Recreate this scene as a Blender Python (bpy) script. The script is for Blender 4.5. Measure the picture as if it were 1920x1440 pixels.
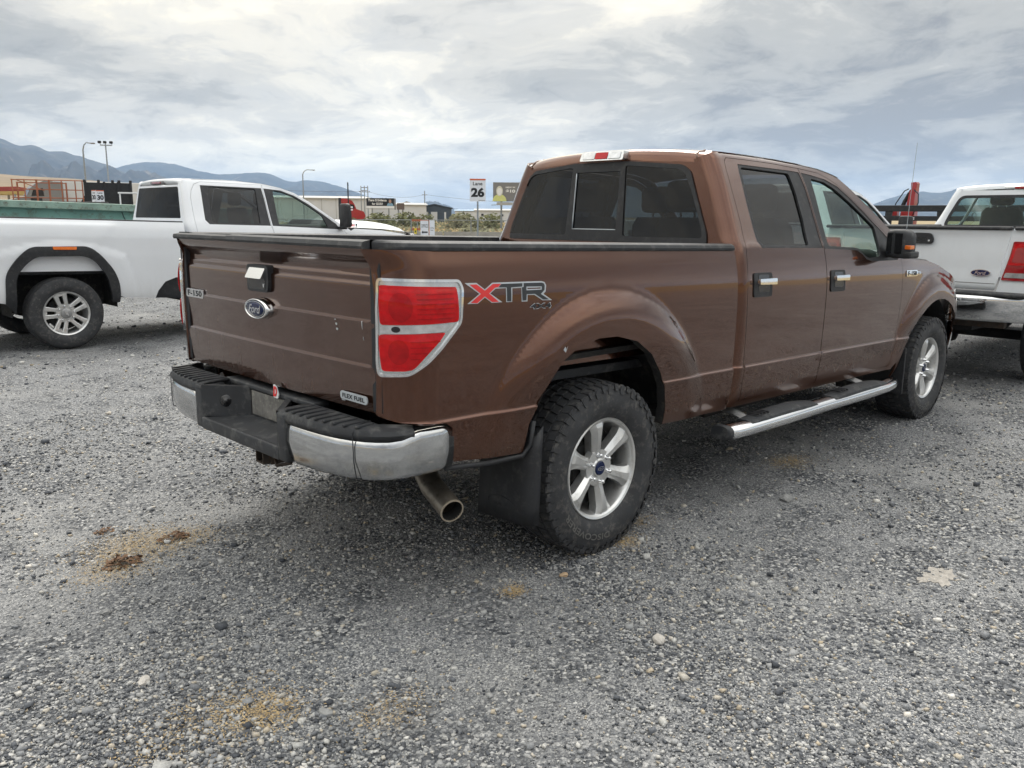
import bpy, bmesh, math, random
import numpy as np
from mathutils import Vector, Matrix
from mathutils.geometry import delaunay_2d_cdt

random.seed(7)
RNG = np.random.default_rng(11)
SC = bpy.context.scene
COL = SC.collection
for _o in list(bpy.data.objects):
    bpy.data.objects.remove(_o)
R = math.radians
PI = math.pi

# ------------------------------------------------------------------ camera
CAM = Vector((-2.916, -3.363, 1.558))
YAW, PITCH, ROLL = 0.801, -0.198, 0.007
cd = bpy.data.cameras.new('camera')
cam = bpy.data.objects.new('camera', cd)
COL.objects.link(cam)
_F = Vector((math.cos(PITCH) * math.cos(YAW), math.cos(PITCH) * math.sin(YAW), math.sin(PITCH)))
_R = _F.cross(Vector((0, 0, 1))).normalized()
_U = _R.cross(_F)
_R2 = math.cos(ROLL) * _R + math.sin(ROLL) * _U
_U2 = -math.sin(ROLL) * _R + math.cos(ROLL) * _U
_m = Matrix((_R2, _U2, -_F)).transposed().to_4x4()
_m.translation = CAM
cam.matrix_world = _m
cd.sensor_width = 36.0
cd.sensor_fit = 'HORIZONTAL'
cd.lens = 1565.0 / 1920.0 * 36.0
cd.clip_start = 0.05
cd.clip_end = 40000.0
SC.camera = cam

# ------------------------------------------------------------------ world, sun, exposure
SUN_AZ = YAW - R(4)          # ahead of the camera, above the frame
SUN_EL = R(47)
wd = bpy.data.worlds.new('World')
SC.world = wd
wd.use_nodes = True
wd.cycles.sampling_method = 'MANUAL'
wd.cycles.sample_map_resolution = 512
nt = wd.node_tree
nt.nodes.clear()


def N(tree, kind, **kw):
    n = tree.nodes.new(kind)
    ins = kw.pop('ins', {})
    for k, v in kw.items():
        setattr(n, k, v)
    for k, v in ins.items():
        s = n.inputs[k]
        if isinstance(v, bpy.types.NodeSocket):
            tree.links.new(v, s)
        else:
            s.default_value = v
    return n


def math_(tree, op, a, b=0.0, clamp=False):
    n = N(tree, 'ShaderNodeMath', operation=op, use_clamp=clamp)
    for i, v in enumerate((a, b)):
        if isinstance(v, bpy.types.NodeSocket):
            tree.links.new(v, n.inputs[i])
        else:
            n.inputs[i].default_value = v
    return n.outputs[0]


def ramp(tree, fac, stops, interp='LINEAR'):
    n = N(tree, 'ShaderNodeValToRGB')
    n.color_ramp.interpolation = interp
    els = n.color_ramp.elements
    while len(els) < len(stops):
        els.new(0.5)
    for e, (p, c) in zip(els, stops):
        e.position = p
        e.color = tuple(c)[:3] + (1,) if isinstance(c, (tuple, list)) else (c, c, c, 1)
    tree.links.new(fac, n.inputs[0])
    return n.outputs[0]


def mixc(tree, fac, a, b, blend='MIX'):
    n = N(tree, 'ShaderNodeMix', data_type='RGBA', blend_type=blend)
    for s, v in ((n.inputs[0], fac), (n.inputs[6], a), (n.inputs[7], b)):
        if isinstance(v, bpy.types.NodeSocket):
            tree.links.new(v, s)
        elif isinstance(v, (tuple, list)):
            s.default_value = tuple(v)[:3] + (1,)
        else:
            s.default_value = v
    return n.outputs[2]


SKY_OFF = (11.5, -14.1, 0)
tc = N(nt, 'ShaderNodeTexCoord')
gen = tc.outputs['Generated']
sep = N(nt, 'ShaderNodeSeparateXYZ', ins={0: gen})
zc = math_(nt, 'MAXIMUM', sep.outputs[2], 0.0)
# cloud deck: direction projected on a high plane, with a soft horizon
den = math_(nt, 'ADD', zc, 0.20)
px_ = math_(nt, 'DIVIDE', sep.outputs[0], den)
py_ = math_(nt, 'DIVIDE', sep.outputs[1], den)
cv = N(nt, 'ShaderNodeCombineXYZ', ins={0: px_, 1: py_, 2: 0.0}).outputs[0]
mp = N(nt, 'ShaderNodeMapping', ins={0: cv, 'Location': SKY_OFF, 'Rotation': (0, 0, R(20)), 'Scale': (1.35, 1.2, 1)}).outputs[0]
warp = N(nt, 'ShaderNodeTexNoise', ins={'Vector': mp, 'Scale': 0.9, 'Detail': 4.0}).outputs['Color']
wv = N(nt, 'ShaderNodeVectorMath', operation='SCALE', ins={0: warp, 'Scale': 1.1}).outputs[0]
mp2 = N(nt, 'ShaderNodeVectorMath', operation='ADD', ins={0: mp, 1: wv}).outputs[0]
n1 = N(nt, 'ShaderNodeTexNoise', ins={'Vector': mp2, 'Scale': 0.36, 'Detail': 9.0, 'Roughness': 0.52}).outputs['Fac']
n2 = N(nt, 'ShaderNodeTexNoise', ins={'Vector': mp2, 'Scale': 2.1, 'Detail': 10.0, 'Roughness': 0.64}).outputs['Fac']
n3 = math_(nt, 'ADD', math_(nt, 'MULTIPLY', n1, 0.64), math_(nt, 'MULTIPLY', n2, 0.36))
# thin bright cloud -> thick grey cloud
cl = ramp(nt, n3, [(0.385, (7.4, 6.85, 5.6)), (0.44, (6.1, 5.75, 4.95)), (0.495, (4.7, 4.55, 4.15)), (0.55, (3.4, 3.38, 3.2)), (0.63, (2.15, 2.18, 2.22))], 'EASE')
# open bluish gaps where the deck is thinnest, mostly low over the mountains
gap = ramp(nt, n1, [(0.36, 0.1), (0.50, 0.0)])
low = ramp(nt, zc, [(0.0, 1.0), (0.16, 0.9), (0.3, 0.0)])
gapm = math_(nt, 'MULTIPLY', gap, low, True)
sky = N(nt, 'ShaderNodeTexSky', sky_type='NISHITA')
sky.sun_disc = False
sky.sun_elevation = SUN_EL
sky.sun_rotation = PI / 2 - SUN_AZ
sky.air_density = 1.0
sky.dust_density = 0.6
skyc = mixc(nt, 1.0, sky.outputs[0], (0.36, 0.52, 0.74), 'MULTIPLY')
base = mixc(nt, gapm, cl, skyc)
# overcast decks are brighter overhead and round the hidden sun
zen = ramp(nt, zc, [(0.0, 1.08), (0.07, 0.92), (0.15, 0.74), (0.25, 0.72), (0.45, 1.35), (0.75, 2.0), (1.0, 2.25)])
sd = Vector((math.cos(SUN_EL) * math.cos(SUN_AZ), math.cos(SUN_EL) * math.sin(SUN_AZ), math.sin(SUN_EL)))
dt = N(nt, 'ShaderNodeVectorMath', operation='DOT_PRODUCT', ins={0: gen, 1: tuple(sd)}).outputs['Value']
glow = ramp(nt, dt, [(0.55, 0.0), (0.80, 0.16), (0.93, 0.4), (1.0, 0.8)])
gl = math_(nt, 'ADD', zen, glow)
cool = ramp(nt, zc, [(0.2, (1.0, 1.0, 1.0)), (0.5, (0.97, 1.0, 1.06))])
tint = mixc(nt, glow, cool, (1.04, 1.0, 0.95))
fin = mixc(nt, 1.0, mixc(nt, 1.0, base, gl, 'MULTIPLY'), tint, 'MULTIPLY')
bg = N(nt, 'ShaderNodeBackground', ins={'Color': fin, 'Strength': 0.15})
wo = N(nt, 'ShaderNodeOutputWorld')
nt.links.new(bg.outputs[0], wo.inputs[0])

sl = bpy.data.lights.new('sun', 'SUN')
sl.energy = 1.5
sl.angle = R(22)
sl.color = (1.0, 0.97, 0.93)
sun = bpy.data.objects.new('sun', sl)
COL.objects.link(sun)
sun.rotation_euler = (-sd).to_track_quat('-Z', 'Y').to_euler()
sun.location = (0, 0, 30)

SC.render.engine = 'CYCLES'
SC.view_settings.view_transform = 'Standard'
SC.view_settings.look = 'None'
SC.view_settings.exposure = 0.42
SC.view_settings.gamma = 1.0
SC.view_settings.use_curve_mapping = False
SC.cycles.max_bounces = 8
SC.cycles.transparent_max_bounces = 16
SC.cycles.volume_bounces = 0
SC.cycles.caustics_reflective = False
SC.cycles.caustics_refractive = False
SC.cycles.use_denoising = True

# ------------------------------------------------------------------ helpers


def herm(xs, ys):
    xs = np.array(xs, float); ys = np.array(ys, float); h = np.diff(xs); d = np.diff(ys) / h
    m = np.zeros(len(xs)); m[0] = d[0]; m[-1] = d[-1]
    for i in range(1, len(xs) - 1):
        if d[i - 1] * d[i] > 0:
            w1 = 2 * h[i] + h[i - 1]; w2 = h[i] + 2 * h[i - 1]
            m[i] = (w1 + w2) / (w1 / d[i - 1] + w2 / d[i])

    def f(x):
        x = np.clip(x, xs[0], xs[-1]); k = np.clip(np.searchsorted(xs, x) - 1, 0, len(h) - 1); t = (x - xs[k]) / h[k]
        return ((1 + 2 * t) * (1 - t) ** 2 * ys[k] + t * (1 - t) ** 2 * h[k] * m[k] + t * t * (3 - 2 * t) * ys[k + 1] + t * t * (t - 1) * h[k] * m[k + 1])
    return f


def sst(a, b, x):
    t = np.clip((x - a) / (b - a), 0, 1)
    return t * t * (3 - 2 * t)


def link(name, me, mat, parent=None):
    o = bpy.data.objects.new(name, me)
    COL.objects.link(o)
    if mat is not None and len(me.materials) == 0:
        me.materials.append(mat)
    if parent is not None:
        o.parent = parent
    return o


def mesh(name, verts, faces, mat, parent=None, smooth=False, angle=None):
    me = bpy.data.meshes.new(name)
    me.from_pydata([tuple(map(float, v)) for v in verts], [], faces)
    if smooth or angle:
        me.polygons.foreach_set('use_smooth', [True] * len(me.polygons))
    if angle:
        me.set_sharp_from_angle(angle=R(angle))
    me.update()
    return link(name, me, mat, parent)


def empty(name, loc=(0, 0, 0), rz=0.0, label=None, cat=None, group=None):
    o = bpy.data.objects.new(name, None)
    COL.objects.link(o)
    o.empty_display_size = 0.2
    o.location = loc
    o.rotation_euler = (0, 0, rz)
    return tag(o, label, cat, group)


def tag(o, label=None, cat=None, group=None, kind=None):
    if label: o['label'] = label
    if cat: o['category'] = cat
    if group: o['group'] = group
    if kind: o['kind'] = kind
    return o


class MB:
    """collects simple shapes into one mesh"""

    def __init__(s):
        s.v = []; s.f = []

    def add(s, v, f):
        k = len(s.v)
        s.v += [tuple(map(float, p)) for p in v]
        s.f += [tuple(i + k for i in q) for q in f]
        return s

    def box(s, x0, x1, y0, y1, z0, z1):
        v = [(x0, y0, z0), (x1, y0, z0), (x1, y1, z0), (x0, y1, z0), (x0, y0, z1), (x1, y0, z1), (x1, y1, z1), (x0, y1, z1)]
        return s.add(v, [(0, 3, 2, 1), (4, 5, 6, 7), (0, 1, 5, 4), (1, 2, 6, 5), (2, 3, 7, 6), (3, 0, 4, 7)])

    def rbox(s, x0, x1, y0, y1, z0, z1, r=0.01, seg=3):
        bm = bmesh.new()
        bmesh.ops.create_cube(bm, size=1)
        for v in bm.verts:
            v.co = Vector(((x0 + x1) / 2 + v.co.x * (x1 - x0), (y0 + y1) / 2 + v.co.y * (y1 - y0), (z0 + z1) / 2 + v.co.z * (z1 - z0)))
        bmesh.ops.bevel(bm, geom=list(bm.edges), offset=r, segments=seg, profile=0.5, affect='EDGES', clamp_overlap=True)
        bm.verts.index_update()
        s.add([v.co for v in bm.verts], [tuple(v.index for v in f.verts) for f in bm.faces])
        bm.free()
        return s

    def tube(s, pts, r, n=8, cap=True, flat=1.0, r1=None):
        pts = [Vector(p) for p in pts]
        rings = []
        up0 = None
        for i, p in enumerate(pts):
            t = (pts[min(i + 1, len(pts) - 1)] - pts[max(i - 1, 0)]).normalized()
            if up0 is None:
                up0 = Vector((0, 0, 1)) if abs(t.z) < 0.9 else Vector((1, 0, 0))
            a = t.cross(up0).normalized(); b = a.cross(t)
            up0 = b
            rr = r if r1 is None else r + (r1 - r) * i / (len(pts) - 1)
            rings.append([p + a * math.cos(2 * PI * k / n) * rr + b * math.sin(2 * PI * k / n) * rr * flat for k in range(n)])
        v = [q for rg in rings for q in rg]
        f = []
        for i in range(len(pts) - 1):
            for k in range(n):
                f.append((i * n + k, i * n + (k + 1) % n, (i + 1) * n + (k + 1) % n, (i + 1) * n + k))
        if cap:
            f.append(tuple(range(n))[::-1])
            f.append(tuple((len(pts) - 1) * n + k for k in range(n)))
        return s.add(v, [q[::-1] for q in f])

    def lathe(s, prof, n=48, axis='y', c=(0, 0, 0), a0=0, a1=2 * PI):
        full = abs(a1 - a0 - 2 * PI) < 1e-6
        m = n if full else n + 1
        v = []
        for k in range(m):
            t = a0 + (a1 - a0) * k / n
            for r, h in prof:
                ca, sa = r * math.cos(t), r * math.sin(t)
                p = (ca, h, sa) if axis == 'y' else ((ca, sa, h) if axis == 'z' else (h, ca, sa))
                v.append((p[0] + c[0], p[1] + c[1], p[2] + c[2]))
        q = len(prof); f = []
        for k in range(n):
            k2 = (k + 1) % m
            for i in range(q - 1):
                f.append((k * q + i, k * q + i + 1, k2 * q + i + 1, k2 * q + i))
        return s.add(v, f)

    def prism(s, poly, d0, d1, fn):
        """extrude a flat outline between depths d0 and d1; fn(u, v, d) -> xyz"""
        n = len(poly)
        v = [fn(a, b, d0) for a, b in poly] + [fn(a, b, d1) for a, b in poly]
        f = [tuple(range(n))[::-1], tuple(range(n, 2 * n))]
        for i in range(n):
            j = (i + 1) % n
            f.append((i, j, n + j, n + i))
        return s.add(v, f)

    def loft(s, rings, closed=True, caps=True):
        n = len(rings[0])
        v = [q for r in rings for q in r]
        f = []
        for i in range(len(rings) - 1):
            for k in range(n if closed else n - 1):
                k2 = (k + 1) % n
                f.append((i * n + k, i * n + k2, (i + 1) * n + k2, (i + 1) * n + k))
        if caps and closed:
            f.append(tuple(range(n))[::-1])
            f.append(tuple((len(rings) - 1) * n + k for k in range(n)))
        return s.add(v, f)

    def build(s, name, mat, parent=None, smooth=False, angle=None, tf=None):
        v = s.v if tf is None else [tf(p) for p in s.v]
        return mesh(name, v, s.f, mat, parent, smooth, angle)


def fix_normals(o):
    bm = bmesh.new(); bm.from_mesh(o.data)
    bmesh.ops.recalc_face_normals(bm, faces=list(bm.faces))
    bm.to_mesh(o.data); bm.free()
    return o


def fillet(poly, r, seg=5):
    out = []
    n = len(poly)
    for i in range(n):
        p = np.array(poly[i], float); a = np.array(poly[i - 1], float) - p; b = np.array(poly[(i + 1) % n], float) - p
        la, lb = np.linalg.norm(a), np.linalg.norm(b)
        rr = r[i] if isinstance(r, (list, tuple)) else r
        d = min(rr, la * .45, lb * .45)
        if d < 1e-5:
            out.append(tuple(p)); continue
        p0 = p + a / la * d; p1 = p + b / lb * d
        for k in range(seg + 1):
            t = k / seg
            out.append(tuple((1 - t) ** 2 * p0 + 2 * t * (1 - t) * p + t * t * p1))
    return out


def area2(poly):
    q = np.array(poly); return 0.5 * np.sum(q[:, 0] * np.roll(q[:, 1], -1) - np.roll(q[:, 0], -1) * q[:, 1])


def inset(poly, d):
    sgn = 1 if area2(poly) > 0 else -1
    n = len(poly); out = []
    for i in range(n):
        p = np.array(poly[i]); a = p - np.array(poly[i - 1]); b = np.array(poly[(i + 1) % n]) - p
        a = a / max(np.linalg.norm(a), 1e-9); b = b / max(np.linalg.norm(b), 1e-9)
        na = np.array([-a[1], a[0]]) * sgn; nb = np.array([-b[1], b[0]]) * sgn
        m = na + nb; m = m / max(np.linalg.norm(m), 1e-6)
        out.append(tuple(p + m * d / max(0.5, float(m @ na))))
    return out


def inpoly(P, poly):
    q = np.array(poly); x, y = P[:, 0], P[:, 1]
    c = np.zeros(len(P), bool)
    j = len(q) - 1
    for i in range(len(q)):
        xi, yi = q[i]; xj, yj = q[j]
        with np.errstate(divide='ignore', invalid='ignore'):
            t = ((yi > y) != (yj > y)) & (x < (xj - xi) * (y - yi) / (yj - yi + 1e-15) + xi)
        c ^= t
        j = i
    return c


def densify(poly, step):
    out = []
    for i in range(len(poly)):
        a = np.array(poly[i], float); b = np.array(poly[(i + 1) % len(poly)], float)
        k = max(1, int(math.ceil(np.linalg.norm(b - a) / step)))
        for t in range(k):
            out.append(tuple(a + (b - a) * t / k))
    return out


def panel(name, S, outline, mat, parent=None, holes=(), step=0.04, thick=0.012, off=0.0, flip=1, tf=None, zrows=()):
    """sheet-metal panel: outline (u, v) filled with a fine mesh, laid on surface S, with exact normals and folded edges"""
    loops = [densify(outline, step)] + [densify(h, step) for h in holes]
    pts = []; edges = []
    for lp in loops:
        k = len(pts); pts += lp
        edges += [(k + i, k + (i + 1) % len(lp)) for i in range(len(lp))]
    q = np.array(loops[0])
    us = np.arange(q[:, 0].min(), q[:, 0].max() + step, step)
    vs = sorted(set([round(float(v), 4) for v in np.arange(q[:, 1].min(), q[:, 1].max() + step, step)] + [v for v in zrows if q[:, 1].min() < v < q[:, 1].max()]))
    G = np.array([(u, v) for u in us for v in vs])
    ok = inpoly(G, loops[0])
    for h in loops[1:]:
        ok &= ~inpoly(G, h)
    G = G[ok]
    B = np.array(pts)
    if len(G):
        keep = np.ones(len(G), bool)
        for k in range(0, len(G), 500):
            d = np.min(np.linalg.norm(G[k:k + 500, None, :] - B[None], axis=2), axis=1)
            keep[k:k + 500] = d > step * 0.42
        G = G[keep]
    allp = [Vector(p) for p in pts] + [Vector((float(a), float(b))) for a, b in G]
    vo, eo, fo, _, _, _ = delaunay_2d_cdt(allp, edges, [], 0, 1e-6)
    V2 = np.array([tuple(v) for v in vo])
    T = np.array([f for f in fo if len(f) == 3])
    cen = V2[T].mean(axis=1)
    ok = inpoly(cen, loops[0])
    for h in loops[1:]:
        ok &= ~inpoly(cen, h)
    T = T[ok]
    a, b, c = V2[T[:, 0]], V2[T[:, 1]], V2[T[:, 2]]
    ar = (b[:, 0] - a[:, 0]) * (c[:, 1] - a[:, 1]) - (b[:, 1] - a[:, 1]) * (c[:, 0] - a[:, 0])
    T = T[np.abs(ar) > 1e-9]; ar = ar[np.abs(ar) > 1e-9]
    T[ar < 0] = T[ar < 0][:, ::-1]
    e = 1e-3
    U, Vv = V2[:, 0], V2[:, 1]
    P0 = S(U, Vv)
    nr = np.cross(S(U + e, Vv) - S(U - e, Vv), S(U, Vv + e) - S(U, Vv - e))
    nr = flip * nr / np.maximum(np.linalg.norm(nr, axis=1, keepdims=True), 1e-12)
    P0 = P0 + nr * off
    if flip < 0:
        T = T[:, ::-1]
    used = {}
    for t in T:
        for i in range(3):
            used[(t[i], t[(i + 1) % 3])] = 1
    bd = [(i, j) for (i, j) in used if (j, i) not in used]
    nv = len(P0)
    bv = {}
    ex = []
    for i, j in bd:
        for k in (i, j):
            if k not in bv:
                bv[k] = nv + len(ex)
                ex.append(P0[k]); ex.append(P0[k] - nr[k] * thick)
    verts = list(P0) + ex
    faces = [tuple(int(x) for x in t) for t in T]
    if thick > 0:
        faces += [(bv[j], bv[i], bv[i] + 1, bv[j] + 1) for i, j in bd]
    else:
        verts = list(P0)
    if tf is not None:
        verts = [tf(p) for p in verts]
    me = bpy.data.meshes.new(name)
    me.from_pydata([tuple(map(float, p)) for p in verts], [], faces)
    me.polygons.foreach_set('use_smooth', [True] * len(me.polygons))
    ln = [(0.0, 0.0, 0.0)] * len(me.loops)
    nn = [tuple(map(float, x)) for x in nr]
    vi = np.zeros(len(me.loops), int); me.loops.foreach_get('vertex_index', vi)
    for k in range(3 * len(T)):
        ln[k] = nn[vi[k]]
    me.normals_split_custom_set(ln)
    me.update()
    return link(name, me, mat, parent)


def mirror_y(o, parent):
    c = o.copy(); COL.objects.link(c); c.parent = parent; c.scale = (1, -1, 1)
    return c


# ---- text is cut once, before the scene fills up
TXT = {}


def cut_text(key, body, offset=0.0, shear=0.0, spacing=1.0):
    cu = bpy.data.curves.new('t', 'FONT'); cu.body = body; cu.size = 1.0; cu.offset = offset; cu.shear = shear; cu.space_character = spacing
    cu.resolution_u = 4
    o = bpy.data.objects.new('t', cu); COL.objects.link(o)
    dg = bpy.context.evaluated_depsgraph_get()
    me = bpy.data.meshes.new_from_object(o.evaluated_get(dg))
    v = np.array([tuple(p.co)[:2] for p in me.vertices]); f = [tuple(p.vertices) for p in me.polygons]
    lo, hi = v.min(0), v.max(0)
    v = (v - (lo + hi) / 2) / (hi - lo)
    TXT[key] = (v, f, (hi - lo)[0] / (hi - lo)[1])
    bpy.data.objects.remove(o); bpy.data.curves.remove(cu); bpy.data.meshes.remove(me)


for k_, b_, of_, sh_, sp_ in (('F150', 'F-150', .03, 0, 1.05), ('Ford', 'Ford', .01, .35, .95), ('FLEX', 'FLEX FUEL', .02, 0, 1.1), ('4X4', '4X4', .03, 0, 1.1),
                              ('Lane', 'Lane', .02, 0, 1), ('26', '26', .05, 0, 1), ('30', '30', .05, 0, 1), ('OFFICE', 'OFFICE', .01, 0, 1), ('Loading', 'Loading', .02, 0, 1),
                              ('Dock', 'Dock', .02, 0, 1), ('There', 'There IS Evidence', .03, 0, 1), ('God', 'for GOD!', .03, 0, 1), ('NEW', 'NEW W', .03, 0, 1), ('$1', '$10', .04, 0, 1),
                              ('DISC', 'DISCOVERER', .02, 0, 1.05), ('DURAMAX', 'DURAMAX', .04, .15, 1), ('DURO', 'DURO', .0, 0, 1.2), ('D', 'D', .05, .2, 1),
                              ('XLT', 'XLT', .02, 0, 1)):
    cut_text(k_, b_, of_, sh_, sp_)


def text(name, key, w, h, fn, mat, parent, depth=0.0):
    """flat lettering of width w and height h; fn(u, v, d) -> xyz, d towards the viewer"""
    v, f, _ = TXT[key]
    vv = [fn(a * w, b * h, depth) for a, b in v]
    ff = list(f)
    if depth > 0:
        n = len(v); cnt = {}
        for p in f:
            for i in range(len(p)):
                cnt[(p[i], p[(i + 1) % len(p)])] = 1
        vv += [fn(a * w, b * h, 0) for a, b in v]
        ff += [(j, i, n + i, n + j) for (i, j) in cnt if (j, i) not in cnt]
    return mesh(name, vv, ff, mat, parent)


# ------------------------------------------------------------------ materials


def M(name, col, rough=0.5, metal=0.0, coat=0.0, var=None, bump=None, dust=None, spec=0.5, coat_rough=0.03, rvar=0.0, coords='Object'):
    m = bpy.data.materials.new(name); m.use_nodes = True
    t = m.node_tree; b = t.nodes['Principled BSDF']
    b.inputs['Base Color'].default_value = tuple(col) + (1,)
    b.inputs['Roughness'].default_value = rough
    b.inputs['Metallic'].default_value = metal
    b.inputs['Coat Weight'].default_value = coat
    b.inputs['Coat Roughness'].default_value = coat_rough
    b.inputs['Coat IOR'].default_value = 1.5
    b.inputs['Specular IOR Level'].default_value = spec
    tcx = None
    if var or bump or dust or rvar:
        tcx = N(t, 'ShaderNodeTexCoord').outputs[coords]
    c = None
    if var:
        sc, amt = var[:2]
        nz = N(t, 'ShaderNodeTexNoise', ins={'Vector': tcx, 'Scale': sc, 'Detail': 6.0, 'Roughness': 0.65}).outputs['Fac']
        f = ramp(t, nz, [(0.3, 1 - amt), (0.7, 1 + amt)])
        c = mixc(t, 1.0, tuple(col), f, 'MULTIPLY')
        if len(var) > 2:
            f2 = ramp(t, N(t, 'ShaderNodeTexNoise', ins={'Vector': tcx, 'Scale': sc * 2.7, 'Detail': 8.0, 'Roughness': 0.7}).outputs['Fac'], [(0.52, 0.0), (0.68, 1.0)])
            c = mixc(t, math_(t, 'MULTIPLY', f2, var[3]), c, var[2])
    if dust:
        dcol, z0, z1, amt, amb = dust
        sz = N(t, 'ShaderNodeSeparateXYZ', ins={0: tcx}).outputs[2]
        g = N(t, 'ShaderNodeMapRange', interpolation_type='SMOOTHSTEP', ins={0: sz, 1: z0, 2: z1, 3: 1.0, 4: 0.0}).outputs[0]
        st = N(t, 'ShaderNodeMapping', ins={0: tcx, 'Scale': (9, 9, 2.2)}).outputs[0]
        nz = N(t, 'ShaderNodeTexNoise', ins={'Vector': st, 'Scale': 2.0, 'Detail': 9.0, 'Roughness': 0.7}).outputs['Fac']
        k = math_(t, 'ADD', math_(t, 'MULTIPLY', math_(t, 'MULTIPLY', g, amt), ramp(t, nz, [(0.3, 0.35), (0.72, 1.0)])), math_(t, 'MULTIPLY', ramp(t, nz, [(0.5, 0.0), (0.75, 1.0)]), amb), True)
        c = mixc(t, k, c if c is not None else tuple(col), dcol)
        cr = math_(t, 'SUBTRACT', 1.0, math_(t, 'MULTIPLY', k, 1.6), True)
        if coat:
            t.links.new(math_(t, 'MULTIPLY', cr, coat), b.inputs['Coat Weight'])
        t.links.new(math_(t, 'ADD', math_(t, 'MULTIPLY', k, 0.5), rough, True), b.inputs['Roughness'])
        if metal:
            t.links.new(math_(t, 'MULTIPLY', math_(t, 'SUBTRACT', 1.0, k), metal), b.inputs['Metallic'])
    if c is not None:
        t.links.new(c, b.inputs['Base Color'])
    if rvar and not dust:
        nz = N(t, 'ShaderNodeTexNoise', ins={'Vector': tcx, 'Scale': 14.0, 'Detail': 8.0, 'Roughness': 0.75}).outputs['Fac']
        t.links.new(N(t, 'ShaderNodeMapRange', ins={0: nz, 1: 0.3, 2: 0.7, 3: max(0.02, rough - rvar), 4: rough + rvar}).outputs[0], b.inputs['Roughness'])
    if bump:
        nz = N(t, 'ShaderNodeTexNoise', ins={'Vector': tcx, 'Scale': bump[0], 'Detail': 5.0}).outputs['Fac']
        bp = N(t, 'ShaderNodeBump', ins={'Height': nz, 'Strength': bump[1], 'Distance': bump[2] if len(bump) > 2 else 0.002})
        t.links.new(bp.outputs[0], b.inputs['Normal'])
    return m


def glass(name, tint, refl=1.0, ior=1.5, rough=0.0):
    m = bpy.data.materials.new(name); m.use_nodes = True
    t = m.node_tree; t.nodes.clear()
    tr = N(t, 'ShaderNodeBsdfTransparent', ins={'Color': tuple(tint) + (1,)})
    gl = N(t, 'ShaderNodeBsdfGlossy', ins={'Color': (refl, refl, refl, 1), 'Roughness': rough})
    fr = N(t, 'ShaderNodeFresnel', ins={'IOR': ior})
    geo = N(t, 'ShaderNodeNewGeometry')
    # the sheet is one face: use the same Fresnel on both sides
    nrm = mixv = None
    mx = N(t, 'ShaderNodeMixShader')
    lw = N(t, 'ShaderNodeLayerWeight', ins={'Blend': 0.5}).outputs['Facing']
    p = math_(t, 'POWER', lw, 5.0)
    f = math_(t, 'ADD', math_(t, 'MULTIPLY', p, 0.92), 0.042 * refl, True)
    t.links.new(f, mx.inputs[0]); t.links.new(tr.outputs[0], mx.inputs[1]); t.links.new(gl.outputs[0], mx.inputs[2])
    t.nodes.remove(fr); t.nodes.remove(geo)
    o = N(t, 'ShaderNodeOutputMaterial'); t.links.new(mx.outputs[0], o.inputs[0])
    return m


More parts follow.
